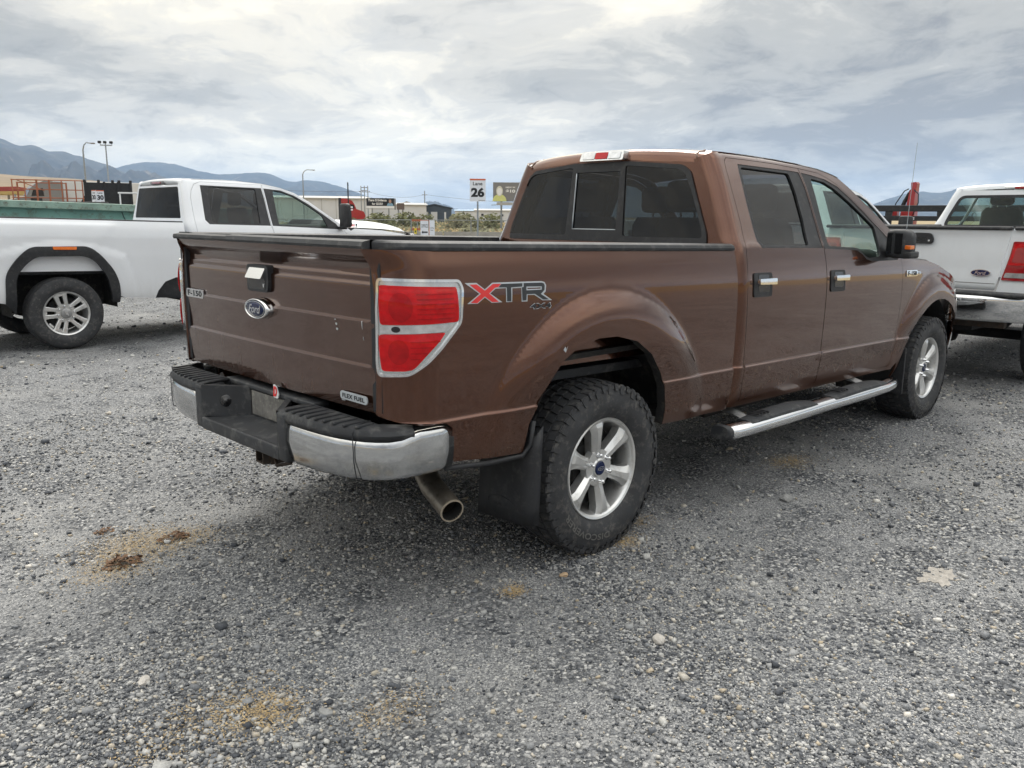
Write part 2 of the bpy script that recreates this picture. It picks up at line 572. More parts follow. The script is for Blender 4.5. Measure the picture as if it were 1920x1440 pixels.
DUST = (0.20, 0.165, 0.135)
MAT = dict(
    brown=M('brown_paint', (0.110, 0.041, 0.0205), 0.18, 0.88, 1.0, var=(3.0, .04), dust=((0.088, 0.060, 0.045), 0.44, 0.80, 0.52, 0.0)),
    brown_line=M('brown_edge_paint', (0.20, 0.12, 0.09), 0.35, 0.3, 0.6),
    brown_tg=M('dusty_brown_paint', (0.092, 0.038, 0.023), 0.22, 0.84, 1.0, var=(3.0, .08), dust=((0.085, 0.066, 0.056), 0.5, 1.9, 0.15, 0.03), coat_rough=0.04),
    white=M('white_paint', (0.80, 0.82, 0.85), 0.35, 0, 0.9, var=(2.0, .03), dust=((0.38, 0.36, 0.32), 0.35, 0.95, 0.5, 0.02)),
    white_old=M('old_white_paint', (0.74, 0.77, 0.80), 0.42, 0, 0.6, var=(3.0, .04), dust=((0.36, 0.34, 0.31), 0.5, 1.1, 0.4, 0.06)),
    black=M('black_plastic', (0.018, 0.019, 0.022), 0.55, var=(8.0, .25, (0.075, 0.073, 0.07), .5), bump=(220, .25)),
    black_old=M('weathered_black_plastic', (0.026, 0.028, 0.032), 0.62, var=(5.0, .3, (0.13, 0.13, 0.125), .6), bump=(300, .3)),
    gloss_black=M('gloss_black_trim', (0.012, 0.012, 0.014), 0.18, 0, 0.3, var=(4, .2)),
    rubber=M('tyre_rubber', (0.033, 0.034, 0.037), 0.72, var=(9.0, .3, (0.125, 0.118, 0.108), .75), bump=(160, .35)),
    rubber_side=M('tyre_lettering', (0.13, 0.127, 0.12), 0.7, var=(12, .3)),
    alloy=M('silver_alloy', (0.70, 0.70, 0.69), 0.32, 0.75, 0.4, var=(6, .08, (0.26, 0.24, 0.21), .45)),
    dull_alloy=M('dull_alloy', (0.36, 0.36, 0.36), 0.45, 0.8, var=(6, .15)),
    chrome=M('chrome', (0.78, 0.79, 0.80), 0.07, 1.0, rvar=0.05),
    old_chrome=M('weathered_chrome', (0.56, 0.57, 0.58), 0.13, 0.97, var=(9, .06, (0.40, 0.39, 0.38), .45), rvar=0.06),
    steel=M('rusty_steel', (0.055, 0.043, 0.035), 0.8, 0.2, var=(14, .4, (0.12, 0.06, 0.03), .6), bump=(60, .4)),
    pipe=M('stained_pipe', (0.27, 0.24, 0.20), 0.42, 0.8, var=(10, .25, (0.10, 0.075, 0.055), .7)),
    pipe_lip=M('pipe_lip', (0.42, 0.36, 0.28), 0.5, 0.4, var=(20, .2)),
    dark=M('underbody', (0.014, 0.013, 0.013), 0.85, var=(6, .4, (0.05, 0.045, 0.04), .5)),
    liner=M('wheel_liner', (0.02, 0.02, 0.02), 0.9, var=(7, .4, (0.10, 0.09, 0.075), .6)),
    galv=M('grey_inner_steel', (0.15, 0.147, 0.14), 0.7, 0.2, var=(8, .2)),
    interior=M('interior_cloth', (0.030, 0.027, 0.025), 0.9, var=(40, .2)),
    interior_lt=M('interior_trim', (0.16, 0.14, 0.12), 0.8, var=(20, .1)),
    orange=M('amber_lens', (0.75, 0.16, 0.015), 0.25, 0, 0.6, var=(60, .15)),
    blue=M('emblem_blue', (0.006, 0.015, 0.065), 0.25, 0, 0.35, var=(10, .1), spec=0.2),
    decal_red=M('decal_red', (0.72, 0.035, 0.035), 0.45, var=(30, .06)),
    decal_black=M('decal_charcoal', (0.028, 0.032, 0.036), 0.45, var=(30, .1)),
    decal_silver=M('decal_silver', (0.50, 0.54, 0.57), 0.4, 0.3, var=(30, .06)),
    white_plain=M('white_enamel', (0.78, 0.79, 0.80), 0.5, var=(5, .04)),
    sign_white=M('sign_white', (0.74, 0.77, 0.82), 0.5, var=(3, .04)),
    sign_orange=M('sign_orange', (0.62, 0.13, 0.05), 0.5, var=(6, .1)),
    ink=M('sign_ink', (0.012, 0.014, 0.018), 0.6, var=(10, .1)),
    post=M('galvanised_post', (0.30, 0.33, 0.36), 0.5, 0.6, var=(9, .15)),
    rust_orange=M('orange_rail_paint', (0.38, 0.125, 0.065), 0.7, var=(7, .25, (0.20, 0.07, 0.035), .6)),
    teal=M('teal_rusted_steel', (0.15, 0.31, 0.275), 0.65, 0.1, var=(1.4, .18, (0.085, 0.045, 0.025), .85), bump=(5, .3, .01)),
    teal_rim=M('teal_chipped_rim', (0.24, 0.35, 0.30), 0.7, 0.1, var=(3.5, .25, (0.10, 0.05, 0.03), .9)),
    blackpaint=M('black_steel', (0.012, 0.013, 0.015), 0.55, var=(5, .3, (0.05, 0.045, 0.04), .5)),
    red=M('red_paint', (0.36, 0.018, 0.018), 0.4, 0, 0.6, var=(5, .15)),
    concrete=M('concrete', (0.34, 0.32, 0.28), 0.9, var=(2.0, .2, (0.2, 0.19, 0.17), .5), bump=(30, .3)),
    metal_white=M('pale_metal_siding', (0.62, 0.63, 0.64), 0.6, var=(0.6, .06)),
    metal_roof=M('grey_metal_roof', (0.42, 0.42, 0.41), 0.6, var=(0.5, .08)),
    metal_dark=M('dark_blue_siding', (0.055, 0.075, 0.10), 0.6, var=(0.6, .1)),
    metal_tan=M('tan_base', (0.33, 0.29, 0.24), 0.8, var=(0.6, .1)),
    blueroof=M('blue_roof', (0.22, 0.33, 0.45), 0.6, var=(0.6, .1)),
    galvrail=M('galvanised_fence', (0.27, 0.28, 0.27), 0.6, 0.5, var=(3, .15)),
    wood=M('weathered_wood', (0.14, 0.105, 0.08), 0.85, var=(2, .25)),
    yellow=M('sign_yellow', (0.70, 0.55, 0.02), 0.5, var=(8, .1)),
    skin=M('printed_skin', (0.45, 0.27, 0.2), 0.7, var=(8, .1)),
    print_grey=M('printed_grey', (0.20, 0.20, 0.205), 0.6, var=(2, .05)),
    print_pale=M('printed_pale', (0.62, 0.62, 0.55), 0.6, var=(6, .1)),
    print_lime=M('printed_lime', (0.62, 0.65, 0.25), 0.6, var=(6, .1)),
    print_blue=M('printed_blue', (0.2, 0.36, 0.5), 0.6, var=(6, .1)),
    print_brown=M('printed_brown', (0.13, 0.10, 0.09), 0.7, var=(4, .2)),
    red_lens=M('red_lens', (0.52, 0.003, 0.006), 0.10, 0, 0.8, var=(25, .22), spec=0.0),
    red_lens_mid=M('mid_red_lens', (0.39, 0.0022, 0.0045), 0.10, 0, 0.8, var=(25, .25), spec=0.0),  # slightly deeper red for lens ribs and bulb reflectors
    red_lens_dark=M('dark_red_lens', (0.30, 0.006, 0.010), 0.15, 0, 1.0, var=(25, .2)),
    clear_lens=M('clear_lens', (0.62, 0.63, 0.64), 0.12, 0.55, 1.0, var=(30, .25)),
    lens_edge=M('lens_edge', (0.62, 0.63, 0.63), 0.16, 0.75, 1.0, var=(20, .10)),
    grime=M('grimy_plate', (0.16, 0.155, 0.145), 0.6, 0.2, var=(16, .4, (0.34, 0.33, 0.29), .8)),
    glass_dark=glass('tinted_glass', (0.10, 0.10, 0.105)),
    glass_rear=glass('dark_tinted_glass', (0.075, 0.078, 0.082)),
    glass_back=glass('black_privacy_glass', (0.05, 0.05, 0.05), 0.5),
    glass_clear=glass('green_glass', (0.60, 0.72, 0.68)),
    mirror_glass=M('mirror_glass', (0.85, 0.86, 0.87), 0.02, 1.0, rvar=0.01),
)

# ------------------------------------------------------------------ ground


def ground_material():
    m = bpy.data.materials.new('gravel_ground'); m.use_nodes = True
    t = m.node_tree; b = t.nodes['Principled BSDF']
    co = N(t, 'ShaderNodeTexCoord').outputs['Object']
    big = N(t, 'ShaderNodeTexNoise', ins={'Vector': co, 'Scale': 0.55, 'Detail': 5.0, 'Roughness': 0.6}).outputs['Fac']
    med = N(t, 'ShaderNodeTexNoise', ins={'Vector': co, 'Scale': 2.3, 'Detail': 7.0, 'Roughness': 0.65}).outputs['Fac']
    jit = N(t, 'ShaderNodeTexNoise', ins={'Vector': co, 'Scale': 38.0, 'Detail': 2.0}).outputs['Color']
    cj = N(t, 'ShaderNodeVectorMath', operation='MULTIPLY_ADD', ins={0: jit, 1: (.02, .02, .02), 2: co}).outputs[0]
    v1 = N(t, 'ShaderNodeTexVoronoi', feature='F1', ins={'Vector': cj, 'Scale': 80.0, 'Randomness': 1.0})
    v2 = N(t, 'ShaderNodeTexVoronoi', feature='F1', ins={'Vector': cj, 'Scale': 190.0, 'Randomness': 1.0})
    v3 = N(t, 'ShaderNodeTexVoronoi', feature='F1', ins={'Vector': co, 'Scale': 23.0, 'Randomness': 1.0})
    s1 = N(t, 'ShaderNodeSeparateColor', ins={0: v1.outputs['Color']}).outputs[0]
    s2 = N(t, 'ShaderNodeSeparateColor', ins={0: v2.outputs['Color']}).outputs[0]
    g1 = ramp(t, s1, [(0.0, (.035, .039, .047)), (0.35, (.095, .101, .113)), (0.62, (.195, .201, .210)), (0.84, (.39, .39, .385)), (1.0, (.66, .65, .63))])
    g2 = ramp(t, s2, [(0.0, (.05, .054, .063)), (0.5, (.15, .156, .166)), (0.82, (.31, .312, .312)), (1.0, (.56, .555, .54))])
    pick = ramp(t, med, [(0.40, 0.0), (0.58, 1.0)])
    c = mixc(t, pick, g1, g2)
    # dark crevices between the stones
    cre = ramp(t, v1.outputs['Distance'], [(0.25, 1.0), (0.75, 0.5)])
    c = mixc(t, 1.0, c, mixc(t, pick, cre, (1, 1, 1)), 'MULTIPLY')
    # compacted dusty areas
    dm = math_(t, 'MULTIPLY', ramp(t, big, [(0.46, 0.0), (0.66, 1.0)]), ramp(t, med, [(0.40, 0.15), (0.62, 1.0)]))
    dustc = mixc(t, s2, (.21, .211, .212), (.40, .395, .38))
    c = mixc(t, math_(t, 'MULTIPLY', dm, 0.75), c, dustc)
    # darker damp streaks
    wet = N(t, 'ShaderNodeTexNoise', ins={'Vector': N(t, 'ShaderNodeMapping', ins={0: co, 'Rotation': (0, 0, R(-20)), 'Scale': (0.35, 0.9, 1)}).outputs[0], 'Scale': 1.1, 'Detail': 4.0}).outputs['Fac']
    c = mixc(t, math_(t, 'MULTIPLY', ramp(t, wet, [(0.52, 0.0), (0.7, 1.0)]), 0.45), c, mixc(t, 1.0, c, (.62, .63, .66), 'MULTIPLY'))
    # straw and sawdust trodden into the surface
    for sx_, sy_, rr_, am_ in ((-1.55, .62, .30, .8), (-1.75, .42, .20, .6), (-1.35, .56, .18, .6), (-.61, -1.0, .07, .8), (-1.80, -1.08, .16, .8), (-1.92, -.98, .18, .5), (.17, -.98, .10, .7), (2.05, -.85, .22, .6), (-1.5, -1.36, .16, .4), (.45, -.86, .12, .4), (-2.05, -1.25, .15, .4)):
        dd_ = N(t, 'ShaderNodeVectorMath', operation='DISTANCE', ins={0: co, 1: (sx_, sy_, 0)}).outputs['Value']
        mk_ = N(t, 'ShaderNodeMapRange', interpolation_type='SMOOTHSTEP', ins={0: dd_, 1: rr_ * .2, 2: rr_, 3: am_, 4: 0.0}).outputs[0]
        c = mixc(t, math_(t, 'MULTIPLY', mk_, ramp(t, s2, [(0.35, 0.0), (0.75, 1.0)])), c, (.35, .275, .17))
    # farther out the yard turns to beige desert soil
    sx = N(t, 'ShaderNodeVectorMath', operation='LENGTH', ins={0: co}).outputs['Value']
    far = N(t, 'ShaderNodeMapRange', interpolation_type='SMOOTHSTEP', ins={0: sx, 1: 38.0, 2: 52.0}).outputs[0]
    soil = mixc(t, N(t, 'ShaderNodeTexNoise', ins={'Vector': co, 'Scale': 0.12, 'Detail': 6.0}).outputs['Fac'], (.36, .27, .15), (.27, .22, .12))
    c = mixc(t, far, c, soil)
    t.links.new(c, b.inputs['Base Color'])
    b.inputs['Roughness'].default_value = 0.9
    b.inputs['Specular IOR Level'].default_value = 0.25
    h = math_(t, 'ADD', math_(t, 'MULTIPLY', math_(t, 'SUBTRACT', 1.0, v1.outputs['Distance']), 0.6), math_(t, 'MULTIPLY', math_(t, 'SUBTRACT', 1.0, v2.outputs['Distance']), 0.3))
    h = math_(t, 'ADD', h, math_(t, 'MULTIPLY', med, 0.5))
    bp = N(t, 'ShaderNodeBump', ins={'Height': h, 'Strength': 0.7, 'Distance': 0.012})
    t.links.new(bp.outputs[0], b.inputs['Normal'])
    return m


MAT['ground'] = ground_material()


def yard_height(x, y):
    """small unevenness of the gravel yard, zero under the wheels' neighbourhood on average"""
    return 0.012 * np.sin(x * 1.7 + 0.6) * np.cos(y * 1.3) + 0.008 * np.sin(3.1 * x - 2.3 * y) - 0.006


def build_ground():
    xs = np.concatenate([-np.geomspace(9000, 14, 16), np.arange(-12, 40.1, 0.4), np.geomspace(42, 9000, 18)])
    ys = np.concatenate([-np.geomspace(9000, 14, 16), np.arange(-12, 44.1, 0.4), np.geomspace(46, 9000, 18)])
    X, Y = np.meshgrid(xs, ys, indexing='ij')
    Z = yard_height(X, Y) * (np.hypot(X - 10, Y - 10) < 60)
    n, m = X.shape
    v = np.stack([X.ravel(), Y.ravel(), Z.ravel()], 1)
    f = [(i * m + j, (i + 1) * m + j, (i + 1) * m + j + 1, i * m + j + 1) for i in range(n - 1) for j in range(m - 1)]
    o = mesh('ground', v, f, MAT['ground'], None, True)
    tag(o, kind='structure', label='grey gravel yard running out to dry desert soil')


build_ground()


# ------------------------------------------------------------------ mountains
def fbm1(x, seed, octv=6, f0=1.0):
    r = np.random.default_rng(seed); out = np.zeros_like(x, float); a = 1.0; f = f0
    for _ in range(octv):
        g = r.random(4096); k = x * f; i = np.floor(k).astype(int); t = k - i; t = t * t * (3 - 2 * t)
        out += a * (g[i % 4096] * (1 - t) + g[(i + 1) % 4096] * t - 0.5); a *= 0.5; f *= 2.03
    return out


def fbm2(x, y, seed, octv=6, f0=1.0, ridge=False):
    r = np.random.default_rng(seed); out = np.zeros_like(x, float); a = 1.0; f = f0
    for _ in range(octv):
        g = r.random((256, 256)); kx = x * f; ky = y * f
        i = np.floor(kx).astype(int); j = np.floor(ky).astype(int); tx = kx - i; ty = ky - j
        tx = tx * tx * (3 - 2 * tx); ty = ty * ty * (3 - 2 * ty)
        q = (g[i % 256, j % 256] * (1 - tx) + g[(i + 1) % 256, j % 256] * tx) * (1 - ty) + (g[i % 256, (j + 1) % 256] * (1 - tx) + g[(i + 1) % 256, (j + 1) % 256] * tx) * ty
        out += a * ((1 - abs(2 * q - 1)) - 0.5 if ridge else q - 0.5); a *= 0.5; f *= 2.07
    return out


def terrain_mat(name, c0, c1, c2, sc):
    m = bpy.data.materials.new(name); m.use_nodes = True
    t = m.node_tree; b = t.nodes['Principled BSDF']
    co = N(t, 'ShaderNodeTexCoord').outputs['Object']
    a = N(t, 'ShaderNodeTexNoise', ins={'Vector': co, 'Scale': sc, 'Detail': 8.0, 'Roughness': 0.65}).outputs['Fac']
    d = N(t, 'ShaderNodeTexNoise', ins={'Vector': co, 'Scale': sc * 3.1, 'Detail': 7.0, 'Roughness': 0.7}).outputs['Fac']
    c = mixc(t, ramp(t, a, [(0.38, 0.0), (0.62, 1.0)]), c0, c1)
    c = mixc(t, ramp(t, d, [(0.58, 0.0), (0.70, 1.0)]), c, c2)
    t.links.new(c, b.inputs['Base Color']); b.inputs['Roughness'].default_value = 0.95; b.inputs['Specular IOR Level'].default_value = 0.1
    return m


MAT['mountain'] = terrain_mat('mountain_rock', (.045, .05, .055), (.085, .085, .08), (.24, .21, .18), 0.0030)
MAT['foothill'] = terrain_mat('dry_grass_slope', (.29, .205, .11), (.23, .165, .085), (.17, .14, .075), 0.006)


def bearing(px):
    """heading of a picture column, as an azimuth in the yard"""
    return YAW - math.atan((px - 960) / 1565.0 / math.cos(PITCH) * 1.0)


def ridge_mesh(name, crest, depth, back, mat, label, seed, rough, nb=260, nd=40):
    """crest: list of (azimuth, distance, height). A mountain range with spurs running down to the valley on both sides."""
    cr = sorted(crest)
    az = np.array([c[0] for c in cr]); ds = np.array([c[1] for c in cr]); hs = np.array([c[2] for c in cr])
    A = np.linspace(az[0], az[-1], nb)
    D = np.interp(A, az, ds); H = herm(az, hs)(A)
    T = np.concatenate([np.linspace(-1, 0, nd), np.linspace(0, 1, nd // 3)[1:]])
    AA, TT = np.meshgrid(A, T, indexing='ij')
    DD = D[:, None] + np.where(TT < 0, TT * depth, TT * back)
    Hc = H[:, None] * np.ones_like(TT)
    fall = np.where(TT < 0, (1 + TT) ** 1.35, (1 - TT) ** 1.2)
    arc = AA * D.mean()
    # spurs: ridges perpendicular to the crest
    sp = fbm2(arc / 430.0 + TT * 1.3, TT * 1.1 + 7, seed, 6, 1.0, True)
    w = np.clip(-TT * 3.2, 0, 1) * np.clip((1 + TT) * 3.0, 0, 1)
    Z = Hc * fall + rough * sp * w * (0.18 + 0.75 * (1 - fall)) + rough * 0.16 * fbm2(arc / 90.0, TT * 9, seed + 1, 4) * np.clip((1 + TT) * 4, 0, 1) * np.clip(1.05 - TT, 0, 1) * np.clip(-TT * 8, .35, 1)
    Z = np.where(TT <= -0.999, -5, Z)
    Z = np.where(TT >= 0.999, -5, Z)
    X = CAM.x + DD * np.cos(AA); Y = CAM.y + DD * np.sin(AA)
    n, m = X.shape
    v = np.stack([X.ravel(), Y.ravel(), Z.ravel()], 1)
    f = [(i * m + j, (i + 1) * m + j, (i + 1) * m + j + 1, i * m + j + 1) for i in range(n - 1) for j in range(m - 1)]
    o = mesh(name, v, f, mat, None, True)
    return tag(o, label=label, kind='structure')


def crest_pts(pts, D):
    """(column, metres above eye level per kilometre) -> azimuth, distance, height"""
    return [(bearing(p), D, 1.558 + D * s) for p, s in pts]


ridge_mesh('mountain', crest_pts([(-420, .060), (-260, .072), (-120, .066), (0, .0734), (25, .0698), (42, .0723), (85, .067), (107, .068), (140, .0623), (155, .0625), (210, .0544), (250, .0465), (330, .036), (420, .024), (520, .008)], 5600),
           2500, 1500, MAT['mountain'], 'blue hazy mountain range rising behind the white pickup bed', 21, 210)
ridge_mesh('mountain', crest_pts([(60, .012), (150, .031), (230, .044), (280, .0518), (310, .0545), (360, .0524), (400, .0462), (440, .0432), (480, .0453), (510, .0462), (560, .0375), (600, .0384), (640, .0335), (670, .0277), (690, .0231), (720, .0178), (790, .008), (860, .001)], 7800),
           2600, 1800, MAT['mountain'], 'low blue mountain ridge falling away towards the warehouse', 33, 170)
ridge_mesh('mountain', crest_pts([(1480, .001), (1560, .009), (1600, .0147), (1636, .0220), (1670, .0275), (1690, .0285), (1720, .0273), (1740, .0284), (1760, .0326), (1785, .0336), (1800, .0303), (1850, .0322), (1920, .033), (2050, .030), (2250, .036), (2500, .02)], 7600),
           2200, 1800, MAT['mountain'], 'pale blue mountains seen above the flatbed rack and red crane', 45, 120)
ridge_mesh('hill', crest_pts([(-500, .049), (-200, .046), (0, .0415), (40, .0384), (100, .0366), (160, .0356), (240, .0324), (330, .024), (420, .015), (560, .002)], 2600),
           1500, 900, MAT['foothill'], 'tan grassy alluvial slope at the foot of the mountains', 57, 16)
# the dry hills on the far side of the valley, behind the photographer
_az = [YAW + PI + a for a in np.linspace(-1.15, 1.15, 24)]
ridge_mesh('hill', [(a, 2300 + 300 * math.sin(3 * a), 110 + 55 * math.sin(2.3 * a + 1) + 28 * math.sin(7 * a)) for a in _az], 1400, 1200, MAT['foothill'],
           'dry brown hills behind the photographer', 71, 45, nb=160, nd=24)


def build_haze():
    m = bpy.data.materials.new('haze_air'); m.use_nodes = True
    t = m.node_tree; t.nodes.clear()
    pv = N(t, 'ShaderNodeVolumePrincipled', ins={'Color': (0.44, 0.66, 1.0, 1), 'Density': 0.000090, 'Anisotropy': 0.2})
    o = N(t, 'ShaderNodeOutputMaterial'); t.links.new(pv.outputs[0], o.inputs['Volume'])
    L = 10500
    ob = MB().box(-L, L, -L, L, -12, 480).build('haze', m)
    tag(ob, 'thin blue haze filling the valley air', None, None, 'stuff')


build_haze()

# ------------------------------------------------------------------ wheels


def ring_text(mb_target, key, r0, h, a_mid, span, y, depth):
    v, f, _ = TXT[key]
    out = []
    for a, b in v:
        th = a_mid - a * span            # reads clockwise seen from outside (-y)
        rr = r0 + b * h
        out.append((rr * math.cos(th), y - depth, rr * math.sin(th)))
    mb_target.add(out, [tuple(p) for p in f])


def tyre_mesh(name, Rt, half, rim_r, blocks, mat, parent, letters=True):
    b = MB()
    s = Rt
    base = s - 0.010
    prof = [(rim_r, half * .70), (rim_r + .012, half * .80), (rim_r + .05, half * 1.0), (rim_r + .09, half * 1.03), (s - .05, half * .985), (s - .028, half * .93), (s - .014, half * .84), (base, half * .74)]
    full = [(r, -h) for r, h in prof] + [(base + .001, 0)] + [(r, h) for r, h in prof[::-1]]
    b.lathe(full[::-1], 72)
    if blocks:
        n = 54
        rows = [(-.98, -.62, 0.0, .36), (-.54, -.22, .5, .26), (-.16, .16, .15, .30), (.22, .54, .7, .26), (.62, .98, .35, .36)]
        for k in range(n):
            for ri, (y0, y1, ph, wd_) in enumerate(rows):
                t0 = 2 * PI * (k + ph) / n
                w = 2 * PI / n * .80
                sk = (0.025, -0.02, 0.018, -0.02, 0.025)[ri]
                vv = []
                for rr, sh in ((s - .016, 1.0), (s, .92)):
                    for (yy, tt) in ((y0, -w / 2), (y1, -w / 2 + sk * .8), (y1, w / 2 + sk * .8), (y0, w / 2)):
                        yc = (y0 + y1) / 2; ye = yc + (yy - yc) * sh
                        r2 = rr - (.012 if abs(ye) > .9 else (.004 if abs(ye) > .5 else 0))
                        th = t0 + tt * sh
                        vv.append((r2 * math.cos(th), ye * half, r2 * math.sin(th)))
                b.add(vv, [(4, 7, 6, 5), (0, 1, 5, 4), (1, 2, 6, 5), (2, 3, 7, 6), (3, 0, 4, 7)])
            # side lugs biting into the shoulder
            for sg in (-1, 1):
                t0 = 2 * PI * (k + .2) / n
                w = 2 * PI / n * (.62 if k % 2 else .45)
                lo = s - (.052 if k % 2 else .036)
                vv = []
                for rr, yy in ((lo, 1.0), (s - .006, .90)):
                    for dy in (0.0, .035):
                        for tt in (-w / 2, w / 2):
                            th = t0 + tt
                            vv.append((rr * math.cos(th), sg * half * (yy + dy - (.012 if rr == lo else 0)), rr * math.sin(th)))
                b.add(vv, [(2, 3, 7, 6), (0, 2, 6, 4), (1, 5, 7, 3), (0, 1, 3, 2), (4, 6, 7, 5)])
    else:
        for yy in (-.5, -.17, .17, .5):
            b.lathe([(s - .009, (yy - .10) * half), (s - .001, (yy - .09) * half), (s - .001, (yy + .09) * half), (s - .009, (yy + .10) * half)][::-1], 72)
    o = b.build(name, mat, parent, angle=35)
    return fix_normals(o)


def wheel(parent, loc, kind, side=1):
    """side=1: outer face towards -y"""
    w = empty('wheel', loc)
    w.parent = parent
    if side < 0:
        w.rotation_euler = (0, 0, PI)
    if kind == 'brown':
        tyre_mesh('tyre', .410, .139, .228, True, MAT['rubber'], w)
        t = MB(); ring_text(t, 'DISC', .318, .030, R(-118), 1.15, -.1436, .002)
        t.build('tyre_lettering', MAT['rubber_side'], w)
        rim_r, face, nsp = .243, -.118, 6
    else:
        tyre_mesh('tyre', .418, .137, .238, False, MAT['rubber'], w)
        rim_r, face, nsp = .256, -.116, 5
    b = MB()
    # flange, barrel
    b.lathe([(rim_r - .030, .10), (rim_r - .032, -.02), (rim_r - .026, face + .030), (rim_r - .020, face + .012), (rim_r - .012, face + .002), (rim_r - .003, face - .002), (rim_r + .001, face + .003), (rim_r, face + .012), (rim_r - .01, face + .02)], 64)
    if kind == 'brown':
        hubz = face + .030
        for k in range(6):
            a = R(90 + 8 + 60 * k)
            u = Vector((math.cos(a), 0, math.sin(a))); s_ = Vector((-math.sin(a), 0, math.cos(a)))
            rings = []
            for r, wd_, ye, yc in ((.040, .026, hubz + .004, hubz - .004), (.075, .030, hubz + .006, hubz - .006), (.105, .0315, hubz + .003, hubz - .013), (.145, .034, hubz - .001, hubz - .019), (.180, .040, face + .022, face + .005), (.205, .050, face + .019, face + .004), (.226, .066, face + .018, face + .010)):
                def pt(q, y): return u * r + s_ * q + Vector((0, y, 0))
                rings.append([pt(-wd_, ye + .045), pt(-wd_ * .98, ye + .003), pt(-wd_ * .90, ye), pt(-wd_ * .42, yc), pt(wd_ * .30, yc), pt(wd_ * .90, ye), pt(wd_ * .98, ye + .003), pt(wd_, ye + .045)])
            b.loft(rings, True, True)
        b.lathe([(0, hubz - .010), (.040, hubz - .010), (.046, hubz - .004), (.088, hubz - .002), (.094, hubz + .03)], 40)
    else:
        hubz = face + .034
        for k in range(5):
            for sg in (-1, 1):
                a = R(90 + 14 + 72 * k)
                u = Vector((math.cos(a), 0, math.sin(a))); s_ = Vector((-math.sin(a), 0, math.cos(a)))
                rings = []
                for r, off, wd_, y in ((.07, .030, .020, hubz), (.11, .036, .021, hubz - .006), (.16, .042, .022, hubz - .012), (.21, .046, .026, face + .012), (.232, .050, .034, face + .012)):
                    def pt(q, yy): return u * r + s_ * (off * sg + q) + Vector((0, yy, 0))
                    rings.append([pt(-wd_, y + .045), pt(-wd_, y + .004), pt(-wd_ * .75, y), pt(wd_ * .75, y), pt(wd_, y + .004), pt(wd_, y + .045)])
                b.loft(rings, True, True)
            # bridge closing the pair at the rim
            a = R(90 + 14 + 72 * k)
            u = Vector((math.cos(a), 0, math.sin(a))); s_ = Vector((-math.sin(a), 0, math.cos(a)))
            b.loft([[u * r + s_ * q + Vector((0, y, 0)) for q, y in ((-.05, face + .05), (-.05, face + .014), (.05, face + .014), (.05, face + .05))] for r in (.208, .238)], True, True)
        b.lathe([(.0, hubz - .004), (.105, hubz - .002), (.112, hubz + .006), (.115, hubz + .04)], 40)
    o = b.build('rim', MAT['alloy'], w, angle=18 if kind == 'brown' else 28)
    fix_normals(o)
    d = MB().lathe([(0, -.02), (.19, -.02), (.19, .03)], 40).lathe([(.0, -.035), (.12, -.035), (.14, -.015)], 32)
    d.build('brake_disc', MAT['liner'], w, smooth=False)
    if kind == 'brown':
        c = MB().lathe([(.0, hubz - .016), (.030, hubz - .0155), (.034, hubz - .012), (.036, hubz - .008)], 32)
        fix_normals(c.build('hub_cap', MAT['blue'], w, angle=40))
        e = MB()
        ov = [(.0215 * math.cos(t), .0095 * math.sin(t)) for t in np.linspace(0, 2 * PI, 28)[:-1]]
        oi = [(.0195 * math.cos(t), .0080 * math.sin(t)) for t in np.linspace(0, 2 * PI, 28)[:-1]]
        n = len(ov)
        e.add([(x, hubz - .0175, z) for x, z in ov] + [(x, hubz - .0175, z) for x, z in oi], [(i, (i + 1) % n, n + (i + 1) % n, n + i) for i in range(n)])
        e.build('hub_emblem', MAT['chrome'], w)
        text('hub_lettering', 'Ford', .026, .009, lambda u, v, dd: (u, hubz - .0178 - dd, v), MAT['chrome'], w)
        nl, rl = 6, .066
    else:
        c = MB().lathe([(.0, hubz - .028), (.05, hubz - .027), (.058, hubz - .022), (.062, hubz - .002)], 32)
        fix_normals(c.build('hub_cap', MAT['dull_alloy'], w, angle=40))
        bow = [(-.030, -.006), (-.012, -.006), (-.012, -.014), (.012, -.014), (.014, -.006), (.034, -.006), (.030, .006), (.012, .006), (.012, .014), (-.012, .014), (-.014, .006), (-.034, .006)]
        MB().prism(bow, 0, .003, lambda u, v, dd: (u * .5 + v * .85, hubz - .028 - dd, -u * .85 + v * .5)).build('hub_emblem', MAT['chrome'], w)
        nl, rl = 8, .088
    for k in range(nl):
        a = R(30 + 8 + 360 / nl * k) if kind == 'brown' else R(360 / nl * k + 10)
        cx, cz = rl * math.cos(a), rl * math.sin(a)
        g = MB().lathe([(.0, hubz - .030), (.006, hubz - .029), (.0100, hubz - .024), (.0115, hubz - .006), (.015, hubz - .002)], 8, c=(cx, 0, cz))
        fix_normals(g.build('lug_nut', MAT['chrome'], w, smooth=True))
    return w


def copy_wheel(src, parent, loc, flip):
    w = src.copy(); COL.objects.link(w); w.parent = parent; w.location = loc
    w.rotation_euler = (0, 0, PI) if flip else (0, 0, 0)
    for ch in list(src.children):
        c = ch.copy(); COL.objects.link(c); c.parent = w
    return w


# ------------------------------------------------------------------ brown pickup: body surfaces
RK = 0.022
WB = 3.975
SIDE = herm([.46, .50, .54, .60, .70, .764, .770, .781, .787, .85, 1.0, 1.12, 1.24, 1.34, 1.40, 1.432, 1.46, 1.60, 1.90, 1.935, 1.96, 2.0],
            [.905, .925, .945, .962, .978, .987, .988, .979, .978, .980, .985, .987, .983, .968, .953, .944, .928, .868, .742, .722, .69, .65])
FLARE = herm([0, .60, .665, .70, .74, .785, .815, .832, .850, .87, 3], [.046, .047, .050, .050, .044, .028, .014, .005, .001, 0, 0])


